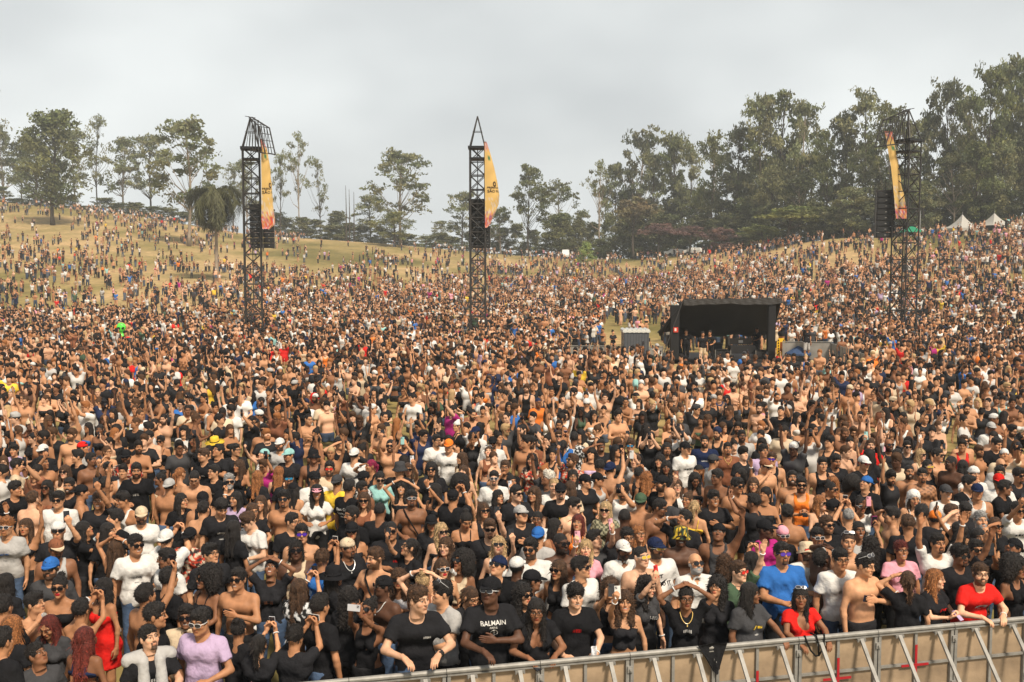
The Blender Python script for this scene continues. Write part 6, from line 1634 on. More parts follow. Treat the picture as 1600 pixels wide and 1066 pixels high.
def palm(px, ytop, ybase, spread):
    g = ground_hit(px, ybase); X, D, z = g; H = P(px, ytop, D)[2]-z; o = empty('palm_tree', (X, D, z)); tag(o, 'shaggy palm with drooping fronds and a slim bare trunk on the slope', 'palm tree')
    b = MB(); T = np.linspace(0, 1, 9); b.tube([(.12*sin(3*t), 0, H*.80*t) for t in T], [.28-.10*t+(.1 if t == 0 else 0) for t in T], 8); b.build('trunk', 'bark_pale', o, smooth=True)
    r = np.random.default_rng(5); V, C = [], []; Rw = spread/2*D/1600; zc = H*.80
    for k in range(80):
        a = r.uniform(0, 2*pi); el = r.uniform(-.3, 1.35); n = 16; L = Rw*r.uniform(1.0, 1.5); pts = []; p = np.array((0, 0, zc)); dz = el
        for i in range(n):
            pts.append(p.copy()); p = p+np.array((cos(a)*cos(dz), sin(a)*cos(dz), sin(dz)))*L*1.5/n; dz -= .19
        pts = np.array(pts)
        for i in range(1, n-1):
            for s in range(9):
                q = pts[i]+(pts[i+1]-pts[i])*r.random(); dr = np.array((r.normal()*.4, r.normal()*.4, -1.0)); dr /= np.linalg.norm(dr); l = r.uniform(.6, 1.5); w_ = np.array((-sin(a), cos(a), 0))*.05
                e = q+dr*l+np.array((cos(a), sin(a), 0))*.15; V.append([q-w_, q+w_, e+w_*.5, e-w_*.5]); C.append(np.array(LEAFC['palm'])*r.uniform(.6, 1.5))
    V = np.array(V).reshape(-1, 3); C = np.repeat(np.array(C), 4, 0); link('fronds', raw_mesh('fronds', V, np.arange(len(V)).reshape(-1, 4), C, False, ('leaves',)), o)
ORD = 'first second third fourth fifth sixth seventh eighth ninth tenth eleventh twelfth thirteenth fourteenth fifteenth sixteenth seventeenth eighteenth nineteenth twentieth'.split()
def ordw(i):
    if i < 20: return ORD[i]
    t = ['twenty', 'thirty', 'forty', 'fifty'][(i+1)//10-2]; u = (i+1) % 10
    return (t+'-'+ORD[u-1]) if u else {'twenty': 'twentieth', 'thirty': 'thirtieth', 'forty': 'fortieth', 'fifty': 'fiftieth'}[t]
def trees():
    # the left hill
    tree(85, 176, 118, 'dense', 'dense', 'large dense green tree with twin trunks alone on the left hillside', ybase=352)
    tree(60, 215, 70, 'dense', 'dense', 'slightly lower green tree half merged with the large hillside tree', D=262)
    tree(-2, 138, 52, 'thin', 'euc', 'very tall sparse eucalyptus cut by the left picture edge', D=285)
    tree(8, 205, 70, 'euc', 'euc', 'leafy eucalyptus behind the crest at the left edge', D=290)
    tree(38, 225, 60, 'euc', 'dark', 'dark eucalyptus behind the crest beside the leftmost one', D=292)
    tree(120, 205, 62, 'euc', 'euc', 'tall eucalyptus just right of the large hillside tree', D=280)
    tree(155, 184, 56, 'thin', 'euc', 'slim dark-trunked eucalyptus standing taller than its neighbours', D=282)
    tree(196, 216, 74, 'euc', 'euc', 'bushy eucalyptus left of the pale-trunked one', D=280)
    tree(236, 210, 76, 'euc', 'euc', 'second bushy eucalyptus left of the pale-trunked one', D=284)
    tree(298, 190, 128, 'euc', 'euc', 'broad pale-trunked eucalyptus with open crown beside the palm', ybase=385)
    palm(338, 275, 440, 66)
    tree(366, 258, 52, 'thin', 'euc', 'eucalyptus showing behind the left lattice tower', D=275)
    tree(386, 250, 46, 'euc', 'euc', 'low eucalyptus directly behind the left lattice tower', D=278)
    tree(440, 236, 42, 'thin', 'euc', 'wispy sparse eucalyptus just right of the left tower', D=272)
    tree(468, 208, 52, 'thin', 'euc', 'tallest wispy eucalyptus right of the left tower', D=272)
    tree(500, 250, 42, 'thin', 'euc', 'smaller wispy eucalyptus at the end of the sparse trio', D=272)
    tree(528, 330, 44, 'shrub', 'bush', 'low grey-green bush behind the crest left of bare poles', 'bush', D=280)
    tree(578, 305, 62, 'euc', 'euc', 'low eucalyptus left of the tall central-left one', D=276)
    tree(625, 237, 112, 'euc', 'euc', 'tall layered eucalyptus standing alone left of the central tower', ybase=384)
    tree(617, 332, 68, 'dense', 'pale', 'small round pale green tree below the tall layered eucalyptus', ybase=386)
    tree(690, 345, 44, 'euc', 'euc', 'small distant eucalyptus left of the central tower', D=300)
    tree(722, 300, 66, 'euc', 'euc', 'spreading eucalyptus directly behind the central tower', D=272)
    tree(782, 325, 60, 'euc', 'dense', 'eucalyptus right of the central banner, lower branches spreading', D=262)
    tree(825, 258, 74, 'euc', 'dense', 'tall eucalyptus right of the central banner', D=256)
    tree(872, 285, 62, 'euc', 'dense', 'eucalyptus between the central banner and the big grove', D=252)
    tree(873, 335, 70, 'dense', 'dense', 'rounded dark green tree below two eucalyptus right of centre', D=246)
    tree(936, 252, 62, 'thin', 'euc', 'open see-through eucalyptus at the left end of the grove', D=240)
    tree(990, 305, 82, 'umb', 'brown', 'brownish flat-topped tree with a forked bare trunk at the grove edge', D=226)
    tree(916, 378, 26, 'shrub', 'lime', 'small bright light green bush at the crowd edge', 'bush', ybase=418)
    tree(940, 375, 44, 'shrub', 'dense', 'rounded green bush behind the small bright one', 'bush', D=236)
    # bare poles
    for k, (x, yt) in enumerate(((541, 290), (546, 296), (553, 300))):
        b = MB(); p = P(x, 372, 268); h = P(x, yt, 268)[2]-p[2]+1; o = empty('dead_tree', tuple(p-(0, 0, 1))); b.tube([(0, 0, 0), (.1, 0, h*.5), (.05*k, 0, h)], [.2, .13, .05], 6); b.build('trunk', 'bark_dark', o); tag(o, ['leftmost', 'middle', 'shortest, rightmost'][k]+' of three bare dead trunks on the skyline', 'dead tree')
    # the grove at the right: skyline trees
    sky_ = [(905, 330, 50), (962, 255, 56), (1000, 205, 96), (1022, 240, 70), (1050, 210, 80), (1078, 232, 60), (1112, 212, 78), (1150, 200, 76), (1185, 152, 84), (1215, 144, 104), (1250, 160, 90), (1290, 205, 60), (1318, 176, 72), (1350, 148, 92), (1385, 168, 76), (1412, 190, 74), (1446, 176, 66), (1478, 128, 76), (1510, 150, 70), (1540, 108, 82), (1572, 92, 96), (1606, 84, 90), (1640, 100, 90)]
    for i, (x, yt, sp_) in enumerate(sky_):
        d = crest_D(x)*1.08+random.uniform(0, 14)
        tree(x, yt, sp_, 'euc' if i % 4 else 'pole', ['euc', 'dense', 'dark', 'euc', 'dense'][i % 5], 'tall right-grove eucalyptus on the skyline, %s from left' % ordw(i), D=d, group='skyline trees of the right grove')
    k = 0
    for row, (dy, dd, cols) in enumerate(((78, 1.16, ('dark', 'dense')), (112, 1.05, ('dark', 'dense', 'euc')))):
        for x in np.arange(965 if row else 985, 1660, 40):
            yt = np.interp(x, [s[0] for s in sky_], [s[1] for s in sky_])+dy+random.uniform(-16, 22)
            if yt > 330: continue
            tree(x+random.uniform(-10, 10), yt, random.uniform(62, 92), 'dense' if (k % 3) else 'euc', cols[k % len(cols)], '%s row of the right grove, %s from left' % (['dark tree in the second', 'leafy tree in the front'][row], ordw(int((x-965)//40))), D=crest_D(x)*dd+random.uniform(-3, 6), group=['second row of the grove', 'front row of the grove', 'back row of the grove'][row]); k += 1
    # low shrubs and small trees at the foot of the grove
    for i, (x, yt, w_, kd, c, lb) in enumerate([(1030, 346, 70, 'umb', 'pink', 'dusky pink-tinged low tree at the grove foot, left one'), (1078, 352, 64, 'umb', 'pink', 'dusky pink-tinged low tree behind the white cars'), (1128, 358, 58, 'shrub', 'pink', 'reddish low bush right of the white cars'),
            (1190, 350, 70, 'umb', 'umb', 'low light green tree left of the umbrella-shaped one'), (1232, 320, 112, 'umb', 'umb', 'umbrella-shaped light green tree at the grove foot'), (1300, 352, 60, 'shrub', 'dark', 'dark bush right of the umbrella-shaped tree'),
            (1345, 345, 70, 'shrub', 'dark', 'dark bush left of the right lattice tower'), (1460, 330, 70, 'shrub', 'dense', 'green bush between the right tower and the tents'), (1530, 310, 56, 'umb', 'dense', 'low spreading tree behind the white tents')]):
        tree(x, yt, w_, kd, c, lb, 'bush' if kd == 'shrub' else 'tree', D=crest_D(x)*(1.0 if x < 1150 or 1170 < x < 1260 else 1.06))
    # hedge line along the whole crest
    hx = [(0, 300, 300)]; i = 0
    for x in np.arange(-20, 300, 26): tree(x, 296+random.uniform(-8, 14)+max(0, x)*.10, 46, 'shrub', 'bush', 'low bush behind the left hill crest, %s from left' % ordw(i), 'bush', D=276, group='bushes behind the left crest'); i += 1
    i = 0
    for x in np.arange(425, 985, 24):
        tree(x, np.interp(x, [425, 520, 620, 660, 720, 800, 900, 985], [338, 352, 356, 368, 366, 360, 352, 340])+random.uniform(-10, 8), random.uniform(36, 58), 'shrub', ['bush', 'euc', 'bush'][i % 3], 'hedge bush behind the central crest, %s from left' % ordw(i), 'bush', D=crest_D(x)+random.uniform(8, 22), group='bushes behind the central crest'); i += 1
    i = 0
    for x in np.arange(985, 1650, 22):
        tree(x, np.interp(x, [985, 1150, 1300, 1650], [345, 338, 318, 300])+random.uniform(-8, 10), random.uniform(44, 66), 'shrub', 'dark', 'undergrowth bush at the right grove foot, %s from left' % ordw(i), 'bush', D=crest_D(x)*1.035+4, group='undergrowth of the grove'); i += 1
# ================================================================== tents, cars, lamp posts
def tents():
    mt = mat('tent_white', color=(.50, .48, .44), rough=.7, trans=.2)
    for i, (x, yt, yb, w_) in enumerate(((1503, 335, 362, 44), (1553, 333, 358, 46), (1601, 336, 358, 44))):
        D = 160+i*2; c = P(x, yb, D); z = float(terrain(c[0], D)); wd = w_*D/1600; o = empty('marquee', (c[0], D, z), .3); zt, ze = P(x, yt, D)[2]-z, P(x, yb-5, D)[2]-z
        n = 12; G = np.zeros((9, 33, 3))
        for a in range(9):
            v = a/8; 
            for b_ in range(33):
                t = b_/32*4; s_ = int(t) % 4; f = t-int(t); cs = [(-1, -1), (1, -1), (1, 1), (-1, 1), (-1, -1)]; e = np.array(cs[s_])*(1-f)+np.array(cs[s_+1])*f
                rad = v; G[a, b_] = (e[0]*wd/2*rad, e[1]*wd/2*rad, ze+(zt-ze)*(1-v)**1.9)
        b = MB(); b.grid(G, (.5, .5, .5)); b.build('roof', 'tent_white', o, smooth=False)
        b = MB(); 
        for s_ in (-1, 1): b.box((s_*wd/2, 0, ze-.25), (.05, wd, .5)); b.box((0, s_*wd/2, ze-.25), (wd-.06, .05, .5))
        b.build('valance', 'speaker_black' if i else 'tent_white', o)
        b = MB()
        for sx in (-1, 1):
            for sy in (-1, 1): b.bar((sx*wd/2*.97, sy*wd/2*.97, 0), (sx*wd/2*.97, sy*wd/2*.97, ze), .05, 6)
        b.bar((0, 0, zt-.2), (0, 0, zt+.35), .04, 6); b.build('frame', 'metal_worn', o)
        tag(o, ['white peaked marquee with pale valance, leftmost of the three', 'white peaked marquee with black valance, middle of the three', 'white peaked marquee cut by the right picture edge'][i], 'tent', 'marquees by the grove')
    p = P(1424, 362, 158); o = empty('green_canopy', (p[0], p[1], float(terrain(p[0], p[1])))); b = MB(); h = max(p[2]-o.location[2]+.9, 2.2); b.add([(-1.6, -1.3, h-1), (1.6, -1.3, h-1), (1.6, 1.3, h-1), (-1.6, 1.3, h-1), (0, 0, h)], [(0, 1, 4), (1, 2, 4), (2, 3, 4), (3, 0, 4)], (.02, .22, .12)); b.build('roof', 'cloth', o)
    b = MB(); [b.bar((sx*1.55, sy*1.25, 0), (sx*1.55, sy*1.25, h-1), .04, 5, (.3, .3, .3)) for sx in (-1, 1) for sy in (-1, 1)]; b.build('leg', 'plastic', o); tag(o, 'small green canopy showing behind the right lattice tower', 'canopy')
def cars():
    for i, (x, yb, D, rz, lb, truck) in enumerate(((1055, 403, 213, .12, 'white parked car at the grove foot, left of two', 0), (1083, 402, 211, .05, 'white parked car at the grove foot, right of two', 0), (884, 411, 240, 1.45, 'white van parked at the crowd edge by the small bright bush', 1))):
        p = P(x, yb, D); z = float(terrain(p[0], D)); o = empty('van' if truck else 'car', (p[0], D, z), rz); tag(o, lb, 'van' if truck else 'car')
        h = 2.0 if truck else 1.45; prof = [(-2.15, .35), (-2.2, .75), (-2.05, .95), (-1.35, 1.0), (-.75, h), (1.3 if not truck else 2.0, h), (1.95 if not truck else 2.15, 1.0), (2.2, .9), (2.2, .35)]
        V = [(a, s*.85*(1 if b < 1.05 else .86), b) for s in (-1, 1) for a, b in prof]; n = len(prof); b = MB(); b.add(V, [tuple(range(n)), tuple(range(n, 2*n))[::-1]]+[(k, n+k, n+(k+1) % n, (k+1) % n) for k in range(n)], (.72, .72, .70)); b.build('body', 'plastic', o)
        b = MB()
        for s in (-1, 1):
            for (a0, a1, c0, c1) in ((-1.15, -.1, -.72, -.1), (0.0, .95, 0.0, .95)): b.add([(a0, s*.80, 1.04), (a1, s*.80, 1.04), (c1, s*.755, h-.12), (c0, s*.755, h-.12)], [(0, 1, 2, 3)], (.02, .025, .03))
        b.build('window', 'plastic', o)
        for wx in (-1.35, 1.35):
            for s in (-1, 1): b = MB(); b.bar((wx, s*.66, .32), (wx, s*.88, .32), .32, 14, (.02, .02, .02)); b.build('wheel', 'plastic', o)
    for x, yt, yb, D, lb in ((1437, 330, 372, 166, 'thin street lamp between the right tower and the tents'), (1259, 342, 384, 186, 'thin street lamp beside the umbrella-shaped tree')):
        p = P(x, yb, D); z = float(terrain(p[0], D)); h = P(x, yt, D)[2]-z; o = empty('street_lamp', (p[0], D, z)); b = MB(); b.bar((0, 0, 0), (0, 0, h), .09, 6, (.4, .4, .38), .05); b.build('pole', 'plastic', o); b = MB(); b.box((-.35, 0, h), (.8, .2, .1), col=(.4, .4, .4)); b.build('lamp_head', 'plastic', o); tag(o, lb, 'street lamp')
# ================================================================== the far crowd, one mass
TOPW = ['k']*44+['w']*23+['g']*4+['d']*7+['b']*2+['n']*4+['r']*2+['o']*1+['t']*5+['y']*1+['m']*1+['l']*1+['p']*1+['e']*2+['u']*4+['a']*1
def stuff_variants(vb, vh, vr, n, legs):
    out = []; r = np.random.default_rng(int(vb*1000))
    poses = ['stand', 'shade', 'stand', 'front', 'phone', 'phoneR', 'phoneL', 'up1R', 'up1L', 'up2', 'phoneL', 'front', 'drink', 'chest', 'front', 'stand', 'text', 'shadeR', 'stand', 'armacross', 'drink', 'front', 'phoneL']
    for k in range(n):
        w = k % 2 == 1; sex = ('W' if k % 17 == 1 else 'w') if w else ('M' if k % 16 == 2 else 'm')
        top = (['cami.k', 'tee.k', 'tank.k', 'bra.k', 'tee.k', 'tank.k', 'band.k'][k//2 % 7] if w else ['none', 'tee.k', 'tee.k', 'tee.k', 'none', 'tee.k', 'tank.k', 'tee.k'][k//2 % 8])
        pose = poses[(k*5+k//3) % len(poses)]; hy, hp = float(r.uniform(-.7, .7)), float(r.uniform(-.2, .45))
        bt = ['shorts', 'jeans', 'skirt', 'jeans'][k % 4] if w else ['shorts', 'trousers', 'jeans'][k % 3]
        H = human(sex, top, bt, pose, 500+k, vb, 0, hy, hp, legs, 1)
        Mh, ht = H['_head']; Vs, Fs, Rg = [], [], []; nv = 0
        def put(V, F, reg):
            nonlocal nv
            if len(F) == 0: return
            Vs.append(np.asarray(V, np.float32)); Fs.append(F+nv); Rg.append(np.full(len(V), reg) if np.isscalar(reg) else reg); nv += len(V)
        put(*H['body'], 0)
        if 'top' in H: put(*H['top'], 1)
        if 'bottom' in H: put(*H['bottom'], 2)
        hV, hF, ft = head_tpl(w, 1, False, vh); reg = np.zeros(len(hV), int)
        if vh < .02: reg[ft['eye'] | ft['brow'] | ft['lash']] = 4; reg[ft['lip']] = 6; reg[ft['beard']] = 7
        put(xf(hV, Mh, ht), hF, reg)
        st = (['long', 'bun', 'long', 'pony', 'lcurl', 'bun', 'pony'][k//2 % 7] if w else ['short', 'buzz', 'short', 'med', 'buzz', 'curly'][k//2 % 6])
        if st == 'buzz' and vr > .02: st = 'short'
        V, F = hair_tpl(st, k % 3, vr); V = V*(1+(.08 if vr > .03 else .04))
        if vr < .022: SV, SF = strands(V, F, st, 110, k); F = np.vstack([F, SF+len(V)]); V = np.vstack([V, SV])
        reg = np.where((V[:, 2] > .045), 5, 3); put(xf(V, rotz(hy)*1.07, ht), F, reg)
        if vb < .05:
            for a in H['_arms']: hv, hf = hand_arrays(a, .013); put(hv, hf, 0)
            if vh < .02 and k % 3 == 0:
                V, F, C = mb_arrays(glasses_mb('sg'), Mh, ht); 
                F4 = np.array([list(f)+[-1] if len(f) == 3 else list(f) for f in F if len(f) in (3, 4)]); V = np.array(V); n1 = len(V)
                put(V, np.where(F4 < 0, -10**7, F4), 8)
        else:
            for a in H['_arms']:
                q, o, n3 = gridpts((-.05, -.05, -.02), (.05, .05, .17), vb*.9); d = cap(q, (0, 0, .02), (0, 0, .12), max(.035, vb*.6), max(.03, vb*.55)); V, F = snet(d.reshape(n3), o, vb*.9); put(xf(V, a['M'], a['W']), F, 0)
        if pose.startswith('phone'):
            A = H['_arms']; c = (A[0]['W']+A[1]['W'])/2+(0, -.03, .06) if pose == 'phone' else (A[0] if pose == 'phoneR' else A[1])['W']+(0, -.03, .08)
            s = max(.075, vb*.9); mb = MB(); mb.box(c, (s, .02, .15)); put(np.vstack(mb.V), np.array(mb.F), 9)
        F = np.vstack([np.where(f < -10**6, -1, f) if f.shape[1] == 4 else f for f in Fs])
        out.append(dict(V=np.vstack(Vs), F=F, R=np.concatenate(Rg), w=w, top=top != 'none', beach=top in ('bra.k',), hz=float(ht[2])))
    return out
def crowd(indiv):
    r = np.random.default_rng(77)
    LOD = [stuff_variants(.034, .0135, .020, 34, False), stuff_variants(.052, .026, .034, 30, False), stuff_variants(.060, .030, .038, 24, True), stuff_variants(.085, .045, .055, 24, True)]
    log('variants', [int(np.mean([len(v['F']) for v in L])) for L in LOD])
    pts = []
    cell = {}
    def near(x, y, d):
        cx, cyy = int(math.floor(x)), int(math.floor(y))
        for a in range(cx-1, cx+2):
            for b in range(cyy-1, cyy+2):
                for (u, v) in cell.get((a, b), ()):
                    if (u-x)**2+(v-y)**2 < d*d: return True
        return False
    def add(x, y): cell.setdefault((int(math.floor(x)), int(math.floor(y))), []).append((x, y))
    for p in indiv: add(*p)
    sh = P(1122, 563, 54.0)
    def blocked(x, y):
        px = 800+1600*x/y
        if abs(x-sh[0]-.1) < 3.4 and 53.0 < y < 60.5: return True
        if abs(x-P(992, 553, 49.8)[0]) < 1.1 and 46 < y < 51.5: return True
        if 940 < px < 1040 and 57.8 < y < 88 and r.random() < .93: return True      # open grass behind the shelter
        if 1030 < px < 1312 and 41.5 < y < 57: return True
        if 885 < px <= 1030 and 45.5 < y < 57: return True
        if 1312 <= px < 1378 and 42.5 < y < 53-(px-1298)/80*9.6: return True
        for tx in (397.5, 747, 1410):
            if abs(px-tx) < 26 and abs(y-68) < 1.4: return True
        if 285 < px < 900 and 63.9 < y < 66.2: return True
        return False
    def nz(x, y, f, s): return .5+.25*math.sin(x*f+s)+.25*math.sin(y*f*1.3+s*2+1.5*math.sin(x*f*.7))
    def sample(D0, D1, dens, dmin, fn=None, side=False):
        umax = .545+min(4.5/D0, .4); A = umax*(D1*D1-D0*D0); n = int(A*dens*1.0)
        for _ in range(n):
            D = math.sqrt(D0*D0+r.random()*(D1*D1-D0*D0)); u = r.uniform(-umax, umax); x = u*D; px = 800+1600*u
            if D < 20 and D < BA+BB*x+.45: continue
            if side and abs(u) < .515: continue
            if fn is not None and r.random() > fn(px, D, x): continue
            if blocked(x, D) or near(x, D, dmin): continue
            add(x, D); pts.append((x, D))
    sample(9.2, 15.5, 4.0, .52, None, True); sample(15.5, 19, 3.0, .54)
    sample(19, 24, 3.6, .50); sample(24, 36, 3.3, .49)
    sample(36, 58, 2.7, .52); sample(58, 76, 1.4, .58, lambda px, D, x: .55 if px < 330 and nz(x, D, .35, 1) < .5 else 1)
    def clus(D0, D1, n, fn, spread, mean):
        for _ in range(n):
            D = math.sqrt(D0*D0+r.random()*(D1*D1-D0*D0)); u = r.uniform(-.545, .545); px = 800+1600*u
            if r.random() > fn(px, D, u*D): continue
            for _ in range(1+r.poisson(mean)):
                x, y = u*D+r.normal()*spread, D+r.normal()*spread*.8
                if y < 14 or blocked(x, y) or near(x, y, .42) or y > crest_D(800+1600*x/y)+1.5: continue
                add(x, y); pts.append((x, y))
    def f1(px, D, x):
        a = np.interp(px, [0, 200, 400, 600, 900, 1600], [.50, .50, .75, 1, 1, 1]); return a*np.interp(nz(x, D, .16, 2), [0, .45, .8, 1], [.45, .8, 1, 1])
    sample(76, 96, 1.25, .55, f1)
    def f2(px, D, x):
        a = np.interp(px, [0, 200, 400, 560, 900, 1050, 1600], [.24, .28, .5, 1.0, 1.0, 1, 1]); return a*np.interp(nz(x, D, .12, 4), [0, .4, .7, 1], [.25, .65, 1, 1.2])
    sample(96, 122, 1.15, .55, f2)
    def f3(px, D, x):
        a = np.interp(px, [0, 250, 400, 560, 650, 800, 1000, 1150, 1600], [.07, .08, .16, .55, .80, .90, 1, 1, 1]); c = nz(x, D, .10, 6); return a*np.interp(c, [0, .45, .65, 1], [.12, .6, 1, 1.4])*np.interp(D, [122, 158], [1.1, .75])
    sample(122, 158, .95, .55, f3); clus(118, 165, 170, lambda px, D, x: 1 if px < 900 else .5, 1.3, 4)
    def f4(px, D, x):
        if D > crest_D(px)+1: return 0
        a = np.interp(px, [0, 200, 400, 500, 700, 800, 900, 1100, 1200, 1600], [.06, .08, .07, .07, .10, .26, .50, .50, .50, .7]); c = nz(x, D, .085, 9)
        return a*np.interp(c, [0, .5, .7, 1], [.05, .4, 1, 1.6])*np.interp(D, [158, 262], [1.3, .7])
    sample(158, 262, .42, .6, f4)
    clus(158, 262, 380, lambda px, D, x: (0 if D > crest_D(px) else np.interp(px, [0, 200, 400, 520, 760, 900, 1600], [.85, .9, .6, .35, .3, .7, .7])), 1.5, 4)
    for px in np.arange(60, 470, 2.2):          # the line of people along the left crest
        D = crest_D(px)-r.uniform(0, 9); x = (px-800)/1600*D
        if r.random() < .6 and not near(x, D, .5): add(x, D); pts.append((x, D))
    V, F, C = [], [], []; nv = 0
    skp = [.24, .36, .27, .09, .04]
    for (x, D) in pts:
        L = LOD[0] if D < 30 else LOD[1] if D < 52 else LOD[2] if D < 100 else LOD[3]
        v = L[r.integers(0, len(L))]
        s = (r.uniform(.89, .96) if v['w'] else r.uniform(.94, 1.04)); 
        yaw = r.normal(0, .55)+math.atan2(-x, D)*-.0 if r.random() < .86 else r.uniform(-3.1, 3.1)
        yaw += -.15
        M = (rotz(yaw)*s @ np.diag((r.uniform(.88, 1.0), .95, 1))).astype(np.float32); z = float(terrain(x, D))
        if D < 19: z = 0; s *= .97
        V.append(v['V'] @ M.T+np.array((x, D, z), np.float32)); f = v['F']; F.append(np.where(f < 0, -1, f+nv)); nv += len(v['V'])
        sk = np.array(SKIN[1+r.choice(5, p=skp)])*r.uniform(.88, 1.12); tc = np.array(CLO[TOPW[r.integers(0, len(TOPW))] if not (v['beach'] and r.random() < .7) else 'k'])*r.uniform(.8, 1.2)
        hc = np.array(HAIRC['k' if r.random() < .66 else 'nnnobnn'[r.integers(0, 7)]]); hat = r.random() < .12
        capc = np.array(CLO['kkkkwwtndg'[r.integers(0, 10)]]) if hat else hc
        bc = np.array([(.04, .06, .10), (.02, .02, .022), (.02, .02, .022), (.09, .11, .15), tuple(sk*.9), (.05, .05, .05)][r.integers(0, 6)])
        beard = hc*.8+sk*.1 if (not v['w'] and r.random() < .45) else sk
        hc = hc*r.uniform(.7, 1.8); pal = np.array([sk, tc, bc, hc, sk*.22, capc, sk*(.9, .6, .55), beard, (.01, .01, .01), (.02, .02, .025)]); C.append(pal[v['R']])
    V = np.vstack(V); F = np.vstack(F); C = np.vstack(C)
    log('crowd', len(pts), 'verts', len(V), 'faces', len(F))
    o = link('crowd', raw_mesh('crowd', V, F, C, True, ('crowd',))); tag(o, 'dense mass of festival-goers filling the field and hillside', 'crowd', kind='stuff')
# ================================================================== ASSEMBLY
PEOPLE = [parse_person(l, i) for i, l in enumerate(DATA.strip().split('\n'))]
def bary(x): return BA+BB*x
for s in PEOPLE:
    y = s['yaw']; rail = s['pose'] in ('lean', 'leanL', 'leanM', 'railhands', 'armrail')
    by = y*.62 if abs(y) < 100 else y*.95
    if rail: by = math.degrees(BYAW)+(0 if s['pose'] != 'armrail' else 20)
    s['by'] = by; s['hy'] = max(-70, min(70, y-by))
    s['bottom'] = 'jeans' if 'jeans' in s['ex'] else 'shorts' if 'shorts' in s['ex'] else ['shorts', 'jeans', 'trousers', 'jeans'][s['i'] % 4]
    if s['sex'] in 'wW' and s['i'] % 3 == 0 and 'jeans' not in s['ex']: s['bottom'] = 'skirt'
    if s['top'].startswith('dress'): s['bottom'] = 'none'
    r = np.random.default_rng(s['i'])
    s['s0'] = (.985 if s['sex'] in 'mM' else .925)+float(r.uniform(-.025, .025))
    hz0 = {'lean': 1.50, 'leanL': 1.52, 'leanM': 1.57}.get(s['pose'], 1.615)
    s['hz0'] = hz0
    # distance so that a head at hz0*s0 lands on the annotated pixel
    q = on_z(s['x'], s['y'], hz0*s['s0']); s['D'] = q[1]
    ry = ray(s['x'], s['y'])
    xr = ry[0]/ry[1]; Dmin = BA/(1-BB*xr)+(.34 if not rail else .36)
    s['rail'] = rail
    if rail: s['D'] = BA/(1-BB*xr)+{'lean': .28, 'leanL': .26, 'leanM': .30, 'railhands': .34, 'armrail': .32}[s['pose']]+(.0)
    s['D'] = max(s['D'], Dmin) if not rail else s['D']
    s['Dmin'] = Dmin; s['xr'] = xr; s['tz'] = ry[2]/ry[1]
def hz_at(s, D): return CAM_Z+s['tz']*D
# push overlapping neighbours apart in depth; the body height absorbs the difference
for it in range(60):
    for a in range(len(PEOPLE)):
        A = PEOPLE[a]
        for b in range(a+1, len(PEOPLE)):
            B = PEOPLE[b]
            dy = A['D']-B['D']
            if abs(dy) > .42: continue
            dx = A['xr']*A['D']-B['xr']*B['D']
            d = math.hypot(dx, dy*1.25)
            if d < .46:
                push = (.46-d)*.25*(1 if dy > 0 or (dy == 0 and a < b) else -1)
                for S_, sg in ((A, 1), (B, -1)):
                    if S_['rail']: continue
                    nd = max(S_['D']+push*sg, S_['Dmin']); h = hz_at(S_, nd)/S_['hz0']/S_['s0']
                    if .88 < h < 1.10: S_['D'] = nd
indiv = []; HELD = []
for s in PEOPLE:
    D = s['D']; near = D < 13.6
    s['vb'], s['vh'], s['vhair'], s['vhand'] = (.0175, .0062, .0095, .0055) if near else (.024, .0085, .013, .008)
    H = human(s['sex'], s['top'], s['bottom'], s['pose'], 100+s['i'], s['vb'], 0, R(s['hy']), R(s['pitch']))
    ht = H['_head'][1]; sc = min(max(hz_at(s, D)/ht[2], .84), 1.09)
    hw = rotz(R(s['by'])) @ np.array(ht)*sc
    loc = np.array((s['xr']*(D)-hw[0], D-hw[1]*1.0, 0.0))
    root, held = make_person(s, loc, sc, H, near)
    s['root'] = root; s['pos'] = loc; indiv.append((loc[0], loc[1])); HELD += [(o, c, n, s) for o, c, n in held]
log('individuals', len(PEOPLE))
# ---------------------------------------------------------------- labels
HN = dict(short='short', buzz='cropped', curly='curly', med='floppy', afro='afro', long='long', lcurl='long curly', pony='tied-back', bun='pinned-up', dread='braided', bald='')
HCN = dict(k='black', n='brown', r='reddish', o='ginger', b='blonde', s='grey', w='platinum', m='magenta')
TN = dict(tee='T-shirt', vtee='V-neck', polo='shirt', tank='vest', cami='strappy top', bra='bikini top', band='strapless top', dress='dress')
HATN = dict(cap='cap', bcap='backwards cap', bucket='bucket hat', brim='wide hat', durag='headscarf', visor='visor', veil='veil')
PN = dict(phone='filming', phoneR='filming', phoneL='filming', up1R='arm raised', up1L='arm raised', up2='arms raised', head='hands on head', shade='shading eyes', shadeR='shading eyes', drink='drinking', text='reading a phone', front='hands together', chest='hand on chest', armacross='arm across chest')
def attrs(s):
    w = s['sex'] in 'wW'; tk, _, tc = s['top'].partition('.'); who = 'woman' if w else 'man'
    a = [('shirtless '+who) if tk == 'none' else who+' in '+COLN[tc]+' '+TN[tk]]
    hat = next((k for k in HATN if k in s['ex']), None); ext = []
    if hat: ext.append(COLN[s['ex'][hat]]+' '+HATN[hat])
    elif s['hair'] == 'bald': ext.append('bald head')
    else: ext.append(HN[s['hair']]+(' ' if HN[s['hair']] else '')+HCN[s['hc']]+('' if s['hair'] == 'afro' else ' hair'))
    if abs(s['yaw']) > 120: ext.append('back turned')
    if s['pose'] in PN: ext.append(PN[s['pose']])
    if any(k in s['ex'] for k in ('sg', 'wg', 'sgr', 'sgy', 'sgp', 'sgb')): ext.append('sunglasses')
    elif 'gl' in s['ex']: ext.append('glasses')
    return a[0], ext
